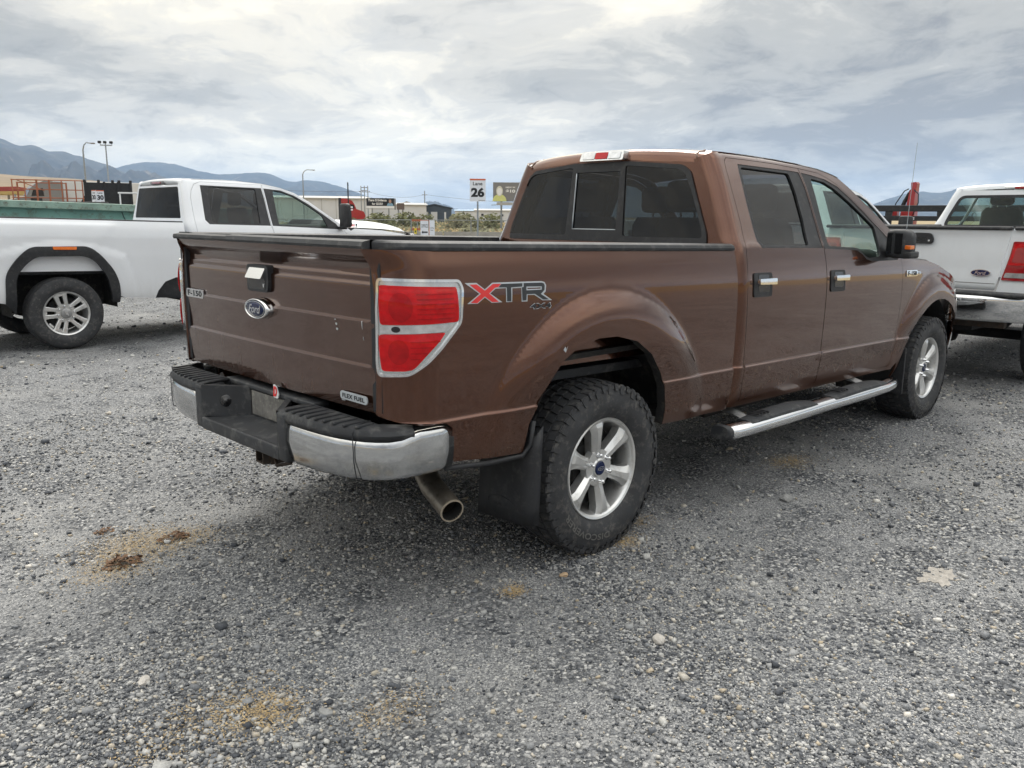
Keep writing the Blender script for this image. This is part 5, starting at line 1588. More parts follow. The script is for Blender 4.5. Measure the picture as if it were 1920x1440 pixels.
    fo = [(3.80, .62), (3.86, 1.0), (3.862, 1.41), (4.0, 1.47), (4.5, 1.45), (4.9, 1.405), (5.15, 1.34), (5.20, .62)] + [(4.37 + ar * math.cos(t), .52 + ar * math.sin(t) * 1.02) for t in np.linspace(R(8), R(172), 16)]
    pn('front_fender', cab2, fo, W, T, step=.05)
    rows = []
    for x in np.linspace(3.86, 5.25, 15):
        ze = np.interp(x, [3.86, 4.0, 4.5, 4.9, 5.15, 5.3], [1.475, 1.485, 1.475, 1.445, 1.405, 1.33])
        Y = float(yside2(np.array(min(x, 5.1)), np.array(1.4))) - .02
        rows.append([(x - .08 * v * v * sst(4.9, 5.25, x), v * Y, ze + (.105 - .02 * sst(4.6, 5.2, x)) * (1 - sst(.55, .92, abs(v))) + .01 * (1 - v * v)) for v in np.linspace(-1, 1, 31)])
    o = MB().loft(rows, False, False).build('hood', W, T, smooth=True, tf=tf2); fix_normals(o)
    if o.data.polygons[200].normal.z < 0: o.data.flip_normals()
    fbh = lambda u, v, d: (4.0 + u + .10 * v, -.79 - .25 * (.0 - v) * .0 - d - (.06 - v) * .55 + .03, 1.405 + v)
    bg_ = empty('hood_badge'); bg_.parent = T
    MB().prism(fillet([(-.16, -.035), (.13, -.035), (.17, .035), (-.16, .04)], .01), 0, .02, fbh).build('badge_plate', MAT['gloss_black'], bg_)
    MB().prism([(-.10, -.028), (.12, -.028), (.13, .028), (-.10, .028)], .020, .023, fbh).build('badge_field', MAT['white_plain'], bg_)
    text('badge_lettering', 'DURAMAX', .19, .030, lambda u, v, d: fbh(u + .015, v + .008, .024 + d), MAT['decal_red'], bg_)
    MB().rbox(5.10, 5.30, -.80, .80, .75, 1.28, .04).build('radiator_grille', MAT['gloss_black'], T, angle=30)
    MB().rbox(5.15, 5.36, -.95, .95, .48, .74, .05).build('front_bumper', MAT['chrome'], T, angle=30)
    both.append(MB().rbox(5.0, 5.22, -.95, -.68, .95, 1.25, .03).build('headlight', MAT['clear_lens'], T, angle=30))
    # tall tow mirror
    mr = empty('tow_mirror'); mr.parent = T
    rings = []
    for y, k in ((-1.05, .7), (-1.07, 1), (-1.20, 1), (-1.235, .9), (-1.245, .7)):
        rings.append([(3.735 + a * k, y, 1.55 + b * k) for a, b in fillet([(-.055, -.165), (.055, -.165), (.045, .175), (-.045, .175)], .035, 4)])
    o = MB().loft(rings, True, True).build('mirror_housing', MAT['black'], mr, angle=50); fix_normals(o); ms = [o]
    ms.append(MB().rbox(3.70, 3.79, -1.10, -.93, 1.36, 1.40, .01).build('mirror_arm', MAT['black'], mr))
    for z in (1.625, 1.66):
        ms.append(MB().rbox(3.76, 3.795, -1.25, -1.12, z, z + .022, .004).build('mirror_stripe', MAT['white_plain'], mr))
    m2 = mr.copy(); COL.objects.link(m2); m2.parent = T; m2.scale = (1, -1, 1)
    for o in ms:
        c = o.copy(); COL.objects.link(c); c.parent = m2
    MB().box(-1.1, 5.0, -.46, -.36, .52, .68).box(-1.1, 5.0, .36, .46, .52, .68).box(-1.2, 5.1, -.36, .36, .62, .64).build('chassis_frame', MAT['dark'], T)
    MB().box(.7, 3.8, -.9, .9, .56, .62).box(1.6, 3.6, -.8, .8, .42, .56).build('floor_pan', MAT['dark'], T)
    MB().tube([(0, -.8, .41), (0, .8, .41)], .05, 12).lathe([(0, -.17), (.12, -.14), (.17, -.05), (.17, .05), (.12, .14), (0, .17)], 16, 'y', (0, .0, .41)).build('rear_axle', MAT['dark'], T, smooth=True)
    both.append(MB().rbox(1.60, 3.75, -1.05, -.92, .44, .50, .02).build('running_board', MAT['black'], T))
    cabin(T, (1.62, 3.80), .80, 1.44, ((2.05, 1), (2.95, 1)))
    for o in both:
        mirror_y(o, T)
    w0 = wheel(T, (0, -.868, .414), 'white')
    copy_wheel(w0, T, (4.37, -.868, .414), False); copy_wheel(w0, T, (0, .868, .414), True); copy_wheel(w0, T, (4.37, .868, .414), True)
    return T


def copy_tree(o, parent=None):
    c = o.copy(); COL.objects.link(c)
    if parent is not None: c.parent = parent
    for ch in list(o.children):
        copy_tree(ch, c)
    return c


WT = white_pickup()
HT = copy_tree(WT)
HT.location = (6.35, 2.8, 0)
for _c in HT.children:
    if _c.name.startswith('tow_mirror'):
        _c.scale = (.7, _c.scale[1], .55); _c.location = (1.1, 0, .66); HT.rotation_euler = (0, 0, R(0))
HT['label'] = 'white pickup almost hidden behind the brown cab, windshield pillar showing past its mirror'


# ------------------------------------------------------------------ older white pickup seen from behind
def old_white_pickup():
    T = empty('pickup_truck', (5.44, -.29, 0), R(-1), 'older white pickup seen tail on beside the brown front fender', 'pickup truck')
    W = MAT['white_old']; both = []
    S3 = herm([.55, .65, .80, 1.0, 1.2, 1.35, 1.45, 1.50, 1.53, 1.90, 1.94, 1.99], [.94, .965, .985, .995, .99, .975, .955, .935, .915, .74, .71, .66])
    LB = .58
    ys = lambda x, z: S3(z) + 0 * x - .4 * np.clip(x - 5.8, 0, 9) ** 2
    bed3 = corner_surf(.01, .07, 0, 0, ys, 0); cab3 = corner_surf(2.12 + LB, .09, .10, 1.45, ys, 0)

    def pn(*a, **k):
        o = panel(*a, **k); both.append(o); return o
    # tailgate
    TG = herm([.93, .96, .99, 1.03, 1.09, 1.25, 1.34, 1.38, 1.42, 1.47, 1.49], [.012, -.006, -.008, -.008, -.002, -.004, -.003, .006, .004, -.004, -.004])
    tsurf = lambda u, z: np.stack([TG(np.asarray(z, float)) + .008 * np.asarray(u, float) ** 2, -np.asarray(u, float) + 0 * np.asarray(z, float), np.asarray(z, float) + 0 * np.asarray(u, float)], -1)
    tg = empty('tailgate'); tg.parent = T
    panel('tailgate_skin', tsurf, [(-.675, .935), (.675, .935), (.768, 1.468), (-.768, 1.468)], W, tg, step=.05, thick=.03)
    panel('lower_seam', tsurf, [(-.680, .992), (.680, .992), (.681, .998), (-.681, .998)], MAT['galv'], tg, step=.08, thick=0, off=.001)
    o = MB().rbox(-.022, .05, -.772, .772, 1.468, 1.502, .014).build('tailgate_cap', MAT['black_old'], tg, angle=40)
    fh = lambda u, v, d: (-.006 - d, -u, v + 1.385)
    h = empty('tailgate_handle'); h.parent = T
    fix_normals(MB().prism(fillet([(-.118, -.048), (.112, -.048), (.125, -.01), (.10, .048), (-.06, .052), (-.115, .01)], .03), 0, .022, fh).build('handle_bezel', MAT['black'], h))
    fix_normals(MB().prism(fillet([(-.085, -.022), (.055, -.022), (.055, .012), (-.085, .012)], .006), .0222, .0235, fh).build('handle_pocket', MAT['gloss_black'], h))
    fix_normals(MB().prism([(.085 + .009 * math.cos(t), -.02 + .009 * math.sin(t)) for t in np.linspace(0, 2 * PI, 13)[:-1]], .0222, .026, fh).build('key_lock', MAT['chrome'], h))
    e = empty('oval_emblem'); e.parent = T
    fe = lambda u, v, d: (-.008 - d, -u - .555, v + 1.088)
    tt = np.linspace(0, 2 * PI, 33)[:-1]
    fix_normals(MB().prism([(.082 * math.cos(t), .030 * math.sin(t)) for t in tt], 0, .008, fe).build('emblem_bezel', MAT['chrome'], e))
    fix_normals(MB().prism([(.076 * math.cos(t), .026 * math.sin(t)) for t in tt], .008, .0105, fe).build('emblem_field', MAT['blue'], e))
    text('emblem_lettering', 'Ford', .10, .034, lambda u, v, d: fe(u, v, .011 + d), MAT['chrome'], e)
    # bedsides
    pn('bedside', bed3, [(-.262, .925), (-.06, .92), (.02, .72), (.68, .70)] + [(1.22 + .52 * math.cos(t), .50 + .50 * math.sin(t)) for t in np.linspace(R(157), R(23), 15)] + [(1.75, .70), (2.06 + LB, .70), (2.06 + LB, 1.47), (-.148, 1.47)], W, T, step=.06)
    both.append(MB().rbox(-.02, 2.06 + LB, -.945, -.79, 1.470, 1.500, .012).build('bed_rail_cap', MAT['black_old'], T, angle=40))
    both.append(MB().box(.06, 2.06 + LB, -.90, -.80, .9, 1.468).build('bed_inner_wall', W, T))
    MB().box(.05, 2.06 + LB, -.80, .80, .86, .9).build('bed_floor', MAT['black_old'], T)
    MB().box(2.02 + LB, 2.06 + LB, -.88, .88, .9, 1.46).build('bed_front_wall', W, T)
    tl = empty('tail_light'); tl.parent = T
    zz = [(-.232, 1.030), (.10, 1.030), (.13, 1.12), (.12, 1.36), (.08, 1.375), (-.140, 1.372)]
    panel('lamp_housing', bed3, fillet(zz, .015), MAT['red_lens_dark'], tl, step=.03, thick=.02, off=.012)
    panel('upper_lens', bed3, fillet([(-.185, 1.165), (.105, 1.165), (.100, 1.355), (-.132, 1.355)], .015), MAT['red_lens'], tl, step=.03, thick=.005, off=.017)
    panel('smoked_lens', bed3, fillet([(-.155, 1.19), (.075, 1.19), (.075, 1.32), (-.118, 1.32)], .025), MAT['red_lens_dark'], tl, step=.03, thick=.003, off=.020)
    panel('reverse_lens', bed3, fillet([(-.212, 1.055), (.085, 1.055), (.09, 1.098), (-.198, 1.098)], .01), MAT['clear_lens'], tl, step=.03, thick=.005, off=.016)
    t2 = tl.copy(); COL.objects.link(t2); t2.parent = T; t2.scale = (1, -1, 1)
    for ch in list(tl.children):
        c = ch.copy(); COL.objects.link(c); c.parent = t2
    # bumper
    B = empty('rear_bumper'); B.parent = T
    rows = []
    for y in np.linspace(-.99, .99, 31):
        x = -.20 + .16 * (abs(y) / .99) ** 5
        rows.append([(x + .09, y, .660), (x + .055, y, .668), (x + .035, y, .690), (x + .012, y, .77), (x - .006, y, .83), (x - .010, y, .868), (x - .004, y, .888), (x + .015, y, .898), (x + .07, y, .900)])
    o = MB().loft(rows, False, False).build('bumper_face', MAT['chrome'], B, smooth=True); fix_normals(o)
    if o.data.polygons[len(o.data.polygons) // 2].normal.x > 0: o.data.flip_normals()
    MB().rbox(-.175, .02, -.975, .975, .896, .925, .01).build('bumper_step', MAT['black_old'], B, angle=40)
    MB().box(-.05, .05, -.9, .9, .70, .89).build('bumper_bracket', MAT['dark'], B)
    MB().rbox(-.02, .06, -.80, .80, .60, .69, .01).build('hitch_crossbar', MAT['steel'], T)
    MB().box(-.10, .05, -.05, .05, .52, .62).build('tow_hitch', MAT['steel'], T)
    # cab, built from the bed's front end forward
    sh = lambda L_: [(a + LB, b) for a, b in L_]
    RL = sh([(2.28, 1.945), (2.9, 1.955), (3.4, 1.93), (3.6, 1.88), (3.9, 1.70), (4.3, 1.46)])
    cs = sh([(4.35, .65), (4.35, 1.44)]) + RL[::-1] + sh([(2.14, 1.93), (2.06, 1.85), (2.04, 1.5), (2.03, 1.2), (2.03, .65)])
    w1 = fillet(sh([(2.42, 1.50), (3.02, 1.50), (3.02, 1.87), (2.50, 1.87)]), .05)
    w2 = fillet(sh([(3.10, 1.50), (4.15, 1.46), (3.85, 1.68), (3.55, 1.85), (3.12, 1.87)]), .05)
    pn('cab_side', cab3, cs, W, T, holes=[w1, w2], step=.07)
    pn('window_glass', cab3, w1, MAT['glass_clear'], T, step=.15, thick=0, off=-.012)
    pn('window_glass', cab3, w2, MAT['glass_clear'], T, step=.15, thick=0, off=-.012)
    back3 = lambda u, z: np.stack([2.12 + LB + .10 * np.clip(np.asarray(z, float) - 1.45, 0, 9) - .02 * (1 - (np.asarray(u, float) / .8) ** 2), -np.asarray(u, float), np.asarray(z, float) + 0 * np.asarray(u, float)], -1)
    Y0 = lambda z: float(S3(z)) - .09
    gk = fillet([(-.80, 1.47), (.80, 1.47), (.755, 1.60), (.64, 1.84), (-.64, 1.84), (-.755, 1.60)], .07)
    bo = [(-Y0(.65), .65), (Y0(.65), .65), (Y0(1.45), 1.45), (Y0(1.7), 1.7), (Y0(1.90), 1.90), (-Y0(1.90), 1.90), (-Y0(1.7), 1.7), (-Y0(1.45), 1.45)]
    panel('cab_back', back3, bo, W, T, holes=[gk], step=.08)
    rw = empty('rear_window'); rw.parent = T
    panel('window_gasket', back3, inset(gk, -.004), MAT['black'], rw, holes=[inset(gk, .028)], step=.06, off=.008)
    panel('pane', back3, inset(gk, .024), MAT['glass_clear'], rw, step=.12, thick=0, off=.003)
    rows = []; vv = np.linspace(-1, 1, 17)
    for dx, dz in ((.0, -.06), (.004, -.03), (.02, -.012), (.06, 0)):
        rows.append([(2.165 + LB + dx + .03 * abs(v) ** 4, v * .72, 1.95 + dz + .028 * (1 - v * v) - .015 * abs(v) ** 8) for v in vv])
    for x in np.linspace(2.32 + LB, 3.55 + LB, 10):
        z = np.interp(x, [p[0] for p in RL], [p[1] for p in RL])
        rows.append([(x, v * (float(S3(z)) + .003), z + .03 * (1 - abs(v) ** 2.2) + .002) for v in vv])
    o = MB().loft(rows, False, False).build('roof', W, T, smooth=True); fix_normals(o)
    if o.data.polygons[100].normal.z < 0: o.data.flip_normals()
    rows = []
    for k in range(6):
        x = 3.55 + LB + .8 * k / 5; z = np.interp(x, [p[0] for p in RL], [p[1] for p in RL])
        rows.append([(x + .1 * (1 - v * v), v * (float(S3(z)) - .02), z + .02 * (1 - v * v)) for v in np.linspace(-1, 1, 11)])
    MB().loft(rows, False, False).build('windshield', MAT['glass_clear'], T, smooth=True)
    hl = MB().rbox(2.14 + LB, 2.20 + LB, -.17, .17, 1.905, 1.945, .015).build('high_stop_lamp', MAT['lens_edge'], T, angle=40)
    MB().rbox(2.130 + LB, 2.145 + LB, -.06, .06, 1.912, 1.938, .005).build('stop_lens', MAT['red_lens_dark'], hl)
    pn('front_fender', cab3, sh([(4.36, .70), (4.36, 1.44), (5.4, 1.32), (5.5, .75)]), W, T, step=.08)
    MB().rbox(4.30 + LB, 5.50 + LB, -.86, .86, 1.15, 1.42, .08).build('hood', W, T, angle=50)
    MB().rbox(5.35 + LB, 5.6 + LB, -.95, .95, .55, .80, .05).build('front_bumper', MAT['chrome'], T, angle=50)
    MB().box(.1, 5.3, -.5, .5, .55, .72).build('chassis_frame', MAT['dark'], T)
    MB().tube([(1.22, -.8, .41), (1.22, .8, .41)], .05, 10).lathe([(0, -.16), (.12, -.13), (.17, 0), (.12, .13), (0, .16)], 14, 'y', (1.22, .15, .41)).build('rear_axle', MAT['dark'], T, smooth=True)
    both.append(MB().tube([(.35, -.42, .62), (1.2, -.45, .50), (1.9, -.42, .62)], .035, 8).build('leaf_spring', MAT['dark'], T))
    cabin(T, (2.25 + LB, 4.15 + LB), .85, 1.42, ((3.0 + LB, 1),), 'interior_lt')
    for o in both:
        mirror_y(o, T)
    w0 = wheel(T, (1.22, -.84, .414), 'white')
    copy_wheel(w0, T, (5.3, -.84, .414), False); copy_wheel(w0, T, (1.22, .84, .414), True); copy_wheel(w0, T, (5.3, .84, .414), True)


old_white_pickup()

# ------------------------------------------------------------------ yard equipment and far background


def face_cam(x, y):
    """yaw that turns a sign's +x side... its face normal (-x) towards the photographer's side of the yard"""
    return math.atan2(y - CAM.y, x - CAM.x)


def sign_fn(u, v, d):
    return (-d, -u, v)


# black flatbed rack with a red knuckle crane, behind the old white pickup
def flatbed():
    x0, y0 = 14.6, 2.9
    rz = R(98)
    T = empty('flatbed_trailer', (x0, y0, 0), rz, 'black steel flatbed with slatted side rack behind the older white pickup', 'trailer')
    bk = MAT['blackpaint']
    L = 3.4
    MB().rbox(-L, L, -1.1, 1.1, 1.02, 1.16, .02).build('deck', bk, T)
    for z0, z1 in ((1.70, 1.815), (1.53, 1.62)):
        MB().rbox(-L, L, 1.04, 1.10, z0, z1, .008).build('side_rail', bk, T)
    MB().rbox(-L, L, 1.045, 1.095, 1.30, 1.42, .008).build('side_rail', bk, T)
    for x in (-3.3, -2.2, -1.45, -.35, .55, 1.6, 2.5, 3.3):
        MB().rbox(x - .06, x + .06, 1.03, 1.09, 1.1, 1.80, .006).build('rack_post', bk, T)
    for x in (-.9, .95):
        MB().tube([(x - .03, 1.07, 1.62), (x - .03, 1.07, 1.66), (x, 1.07, 1.69), (x + .03, 1.07, 1.66), (x + .03, 1.07, 1.62)], .010, 6).build('tie_loop', bk, T)
    MB().box(-L, L, -.45, -.35, .80, 1.02).box(-L, L, .35, .45, .80, 1.02).build('chassis_frame', MAT['dark'], T)
    for x in (-1.2, -.2):
        for sg in (-1, 1):
            fix_normals(MB().lathe([(.0, -.11), (.24, -.11), (.26, -.12), (.42, -.11), (.45, -.08), (.45, .08), (.42, .11), (.26, .12), (.24, .11), (0, .11)], 28, 'y', (x, sg * .95, .45)).build('wheel', MAT['rubber'], T, angle=40))
    MB().tube([(2.8, 0, .0), (2.8, 0, 1.02)], .06, 10).build('landing_leg', MAT['dark'], T)
    c = empty('knuckle_crane', (14.35, 3.27, 1.02), 0, 'small red folding crane with black hoses standing on the flatbed', 'crane')
    rd = MAT['red']
    MB().rbox(-.20, .20, -.20, .20, 0, .22, .02).build('crane_base', rd, c)
    MB().rbox(-.10, .10, -.14, .12, .36, .70, .02).build('slew_column', rd, c)
    MB().box(-.08, .08, -.10, .10, .2, .38).build('pedestal', MAT['blackpaint'], c)
    b = [(-.11, .58), (.06, .58), (.075, 1.12), (.035, 1.14), (-.035, 1.10), (-.075, .80)]
    fix_normals(MB().prism(b, -.085, .085, lambda u, v, d: (d, -u - .05, v)).build('main_boom', rd, c))
    b = [(-.02, 1.08), (.075, 1.08), (.085, 1.22), (.06, 1.25), (-.03, 1.24)]
    fix_normals(MB().prism(b, -.07, .07, lambda u, v, d: (d, -u - .05, v)).build('jib', rd, c))
    MB().rbox(-.06, .06, -.115, -.015, 1.19, 1.235, .01).build('jib_tip', MAT['blackpaint'], c)
    MB().tube([(0, .13, .60), (0, .10, .85), (0, .02, 1.05)], .035, 8).build('lift_cylinder', MAT['blackpaint'], c)
    MB().rbox(-.07, .07, .20, .34, .60, .70, .02).build('valve_block', rd, c)
    for pts in (((-.1, .28, .66), (-.1, .22, .85), (-.1, .08, 1.08), (-.1, .0, 1.12)), ((-.1, -.12, .62), (-.1, -.20, .85), (-.1, -.19, 1.02), (-.1, -.10, 1.10)), ((.1, .24, .66), (.1, .16, .9), (.1, .05, 1.1))):
        MB().tube(pts, .011, 6).build('hydraulic_hose', MAT['ink'], c, smooth=True)


flatbed()


# teal barge-like steel tank behind the white pickup bed
def teal_tank():
    a = np.array([-2.4, 17.0]); b = np.array([6.6, 14.55])
    d = b - a; L = float(np.hypot(*d)); rz = math.atan2(d[1], d[0])
    T = empty('steel_tank', (a[0], a[1], 0), rz, 'long teal steel tank with rusty rim behind the white pickup bed', 'tank')
    ztop = lambda t: 1.93 - .27 * t
    rows = []
    for t in np.linspace(0, 1, 15):
        z = ztop(t)
        rows.append([(t * L, 0, .25), (t * L, -.03, .9), (t * L, 0, z - .12), (t * L, 2.3, z - .12), (t * L, 2.3, .25)])
    fix_normals(MB().loft(rows, True, True).build('tank_wall', MAT['teal'], T))
    rows = [[(t * L, -.10, ztop(t) - .13), (t * L, -.10, ztop(t)), (t * L, .05, ztop(t) + .01), (t * L, .05, ztop(t) - .13)] for t in np.linspace(0, 1, 15)]
    fix_normals(MB().loft(rows, True, True).build('top_rim', MAT['teal_rim'], T))
    for k in range(4):
        x = 1.0 + k * 2.4
        MB().rbox(x, x + .5, .1, 2.2, 0, .26, .02).build('timber_block', MAT['wood'], T)
    # black cracks and drips
    r = random.Random(5)
    for x0, z0, pts in ((2.1, .55, 6), (6.3, .30, 4), (7.2, .25, 4), (7.7, .22, 3)):
        p = [(x0, -.026, ztop(x0 / L) - .15)]
        for k in range(pts):
            q = p[-1]; p.append((q[0] + (r.uniform(.15, .35) if x0 < 3 else r.uniform(-.06, .12)), -.032, q[2] - r.uniform(.0, .03) - (0 if x0 < 3 else .08)))
        MB().tube(p, .008, 5).build('crack', MAT['ink'], T)


teal_tank()


def orange_rail():
    T = empty('guard_rail', (2.3, 20.1, 0), R(-15.5), 'orange tubular guard railing standing behind the teal tank', 'railing')
    m = MAT['rust_orange']
    MB().rbox(-.3, 2.6, -.1, 1.3, .25, 1.85, .03).build('platform', MAT['blackpaint'], T)
    ex = [.52, .78, 1.04, 1.31, 1.58, 1.88, 2.04]
    for i, x in enumerate(ex):
        MB().rbox(x - (.022 if i in (2, 3) else .014), x + (.022 if i in (2, 3) else .014), -.02, .02, 1.84, 2.37, .004).build('rail_post', m, T)
    for z in (2.355, 2.13, 1.93):
        MB().rbox(.50, 2.06, -.014, .014, z - .012, z + .012, .004).build('hand_rail', m, T)
    MB().tube([(.62, .0, 2.35), (1.2, .0, 2.10)], .010, 5).build('rail_brace', m, T)
    for x in (.60, 1.70):
        MB().rbox(x - .02, x + .02, 1.1, 1.14, 1.84, 2.34, .004).build('rail_post', m, T)
    MB().rbox(.58, 1.72, 1.105, 1.135, 2.31, 2.335, .004).build('hand_rail', m, T)


orange_rail()


def black_wall():
    x, y = 11.55, 39.2
    T = empty('steel_bulkhead', (x, y, 0), face_cam(x, y) + R(4), 'black steel bulkhead panel behind the lane thirty signs', 'bulkhead')
    bk = MAT['blackpaint']
    MB().rbox(0, .10, -1.02, 1.02, .9, 3.0, .01).build('panel', bk, T)
    for yy in (-1.0, -.45, .15, .95):
        MB().rbox(-.06, .01, yy - .05, yy + .05, .9, 3.04, .01).build('stiffener', bk, T)
    for yy in (-1.0, -.5, -.22, .38, .98):
        MB().rbox(-.03, .09, yy - .06, yy + .06, 3.0, 3.12, .015).build('top_lug', bk, T)
    fix_normals(MB().prism([(.95, .9), (1.45, 1.9), (1.30, 1.9), (1.02, 2.4), (.95, 2.4)], 0, .1, lambda u, v, d: (d, u, v)).build('side_brace', bk, T))
    MB().rbox(-.2, 2.4, -1.05, 1.6, .55, .92, .03).build('trailer_bed', bk, T)
    t = empty('folding_table', (11.25, 36.2, 0), face_cam(11.25, 36.2), 'white folding table beside the black bulkhead', 'table')
    MB().rbox(-.35, .35, -.75, .30, 2.44, 2.50, .01).build('table_top', MAT['white_plain'], t)
    for a, b in ((-.3, .22), (.3, .22), (-.3, -.70), (.3, -.70)):
        MB().box(a - .03, a + .03, b - .03, b + .03, 1.7, 2.45).build('leg', MAT['white_plain'], t)
    p = MB().rbox(-.6, .6, -1.4, .6, .9, 1.70, .03).build('loading_platform', MAT['blackpaint'])
    p.location = (11.25, 36.2, 0); p.rotation_euler = (0, 0, face_cam(11.25, 36.2))
    tag(p, 'dark loading platform carrying the white folding table', 'platform')


black_wall()


def lane_sign(x, y, zb, h, w, num, rz, label, post=True):
    T = empty('lane_sign', (x, y, 0), rz, label, 'sign')
    fix_normals(MB().prism(fillet([(-w / 2, zb), (w / 2, zb), (w / 2, zb + h), (-w / 2, zb + h)], .01), 0, .012, sign_fn).build('sign_panel', MAT['sign_white'], T))
    fix_normals(MB().prism([(-w / 2, zb + h * .93), (w / 2, zb + h * .93), (w / 2, zb + h * .998), (-w / 2, zb + h * .998)], .0125, .016, sign_fn).build('orange_band', MAT['sign_orange'], T))
    text('sign_word', 'Lane', w * .60, h * .155, lambda u, v, d: sign_fn(u, v + zb + h * .785, .0135 + d), MAT['ink'], T)
    text('sign_number', num, w * .84, h * .42, lambda u, v, d: sign_fn(u, v + zb + h * .40, .0135 + d), MAT['ink'], T)
    fix_normals(MB().prism([(w * .05, zb + h * .035), (w * .46, zb + h * .035), (w * .46, zb + h * .06), (w * .05, zb + h * .06)], .0125, .0135, sign_fn).build('sign_footer', MAT['print_grey'], T))
    MB().box(-.005, .055, -.03, .03, 0, zb + h * .9).build('sign_post', MAT['post'], T)
    return T


lane_sign(17.05, 19.03, 2.07, .775, .555, '26', face_cam(17.05, 19.03), 'white lane sign numbered 26 on a galvanised post')
lane_sign(9.65, 34.60, 2.03, .49, .30, '30', face_cam(9.65, 34.6) + R(12), 'white lane 30 sign fully facing the camera before the black bulkhead')
lane_sign(9.44, 34.70, 2.04, .485, .30, '30', face_cam(9.44, 34.7) - R(58), 'white lane 30 sign turned edgewise, meeting its twin')


# lorries far left
def grey_lorry():
    x, y = 15.6, 64.1
    rz = math.atan2(y - CAM.y, x - CAM.x) + R(98)
    T = empty('semi_truck', (x, y, 0), rz, 'grey sleeper cab highway tractor beyond the orange railing', 'truck')
    # +x is its nose (towards the left of the picture)
    g = MAT['print_grey']
    prof = [(-1.1, 1.1), (-1.1, 3.75), (.1, 3.80), (.7, 3.55), (.95, 3.30), (1.15, 2.75), (2.3, 2.45), (2.55, 2.2), (2.6, 1.0), (-1.1, 1.0)]
    fix_normals(MB().prism(prof, -1.1, 1.1, lambda u, v, d: (u, d, v)).build('cab_body', g, T))
    for sg in (-1, 1):
        fix_normals(MB().prism([(.15, 2.75), (.95, 2.75), (.8, 3.2), (.2, 3.3)], 1.101, 1.11, lambda u, v, d: (u, sg * d, v)).build('side_window', MAT['gloss_black'], T))
        MB().box(.3, 1.0, sg * 1.1, sg * 1.16, 2.2, 2.6).build('mirror', MAT['ink'], T)
    MB().box(2.5, 2.75, -1.15, 1.15, .5, 1.0).build('bumper', MAT['chrome'], T)
    fix_normals(MB().prism([(.98, 2.80), (1.13, 2.80), (.92, 3.30), (.86, 3.30)], -.95, .95, lambda u, v, d: (u + .04, d, v)).build('windshield', MAT['gloss_black'], T))
    for xx in (-2.6, -1.4, 1.7):
        for sg in (-1, 1):
            MB().lathe([(0, -.15), (.5, -.15), (.5, .15), (0, .15)], 20, 'y', (xx, sg * .95, .5)).build('wheel', MAT['rubber'], T)
    MB().box(-3.2, 2.4, -.4, .4, .7, 1.1).build('chassis_frame', MAT['dark'], T)
    t = empty('box_trailer', (18.0, 65.6, 0), rz, 'white box trailer behind the grey highway tractor', 'trailer')
    MB().rbox(-6.5, 1.35, -1.25, 1.25, 1.2, 3.88, .04).build('trailer_box', MAT['metal_white'], t)
    for xx in (-5.4, -4.2):
        for sg in (-1, 1):
            MB().lathe([(0, -.15), (.5, -.15), (.5, .15), (0, .15)], 20, 'y', (xx, sg * .95, .5)).build('wheel', MAT['rubber'], t)
    MB().box(-6, 1.2, -.4, .4, .9, 1.2).build('chassis_frame', MAT['dark'], t)


grey_lorry()


def red_lorry():
    x, y = 57.3, 88.6
    rz = math.atan2(y - CAM.y, x - CAM.x) - R(88)
    T = empty('semi_truck', (x, y, 0), rz, 'red highway tractor parked in front of the pale warehouse', 'truck')
    prof = [(-1.0, .9), (-1.0, 3.65), (-.2, 3.62), (.35, 3.35), (.62, 2.95), (.85, 2.35), (1.75, 2.05), (1.95, 1.6), (1.95, .8), (-1.0, .8)]
    fix_normals(MB().prism(prof, -1.1, 1.1, lambda u, v, d: (u, d, v)).build('cab_body', MAT['red'], T))
    MB().box(-1.3, -1.0, -1.1, 1.1, .9, 3.7).build('rear_fairing', MAT['ink'], T)
    for sg in (-1, 1):
        fix_normals(MB().prism([(.0, 2.4), (.65, 2.4), (.5, 2.9), (.05, 2.95)], 1.101, 1.11, lambda u, v, d: (u, sg * d, v)).build('side_window', MAT['gloss_black'], T))
        for xx in (-2.2, 1.35):
            MB().lathe([(0, -.15), (.5, -.15), (.5, .15), (0, .15)], 20, 'y', (xx, sg * .95, .5)).build('wheel', MAT['rubber'], T)
    MB().box(1.9, 2.1, -1.1, 1.1, .5, .9).build('bumper', MAT['chrome'], T)
    MB().box(-2.9, 1.8, -.4, .4, .6, .9).build('chassis_frame', MAT['dark'], T)


red_lorry()


# poles
def light_pole(x, y, h, arm, rz, label):
    T = empty('street_lamp', (x, y, 0), rz, label, 'street lamp')
    pts = [(0, 0, 0), (0, 0, h - .6), (0, -arm * .15, h - .2), (0, -arm * .45, h + .05), (0, -arm, h + .02)]
    MB().tube(pts[:2], .10, 8, r1=.07).build('pole', MAT['post'], T)
    MB().tube(pts[1:], .055, 8).build('lamp_arm', MAT['post'], T, smooth=True)
    MB().rbox(-.12, .12, -arm - .35, -arm, h - .06, h + .06, .03).build('lamp_head', MAT['print_grey'], T)


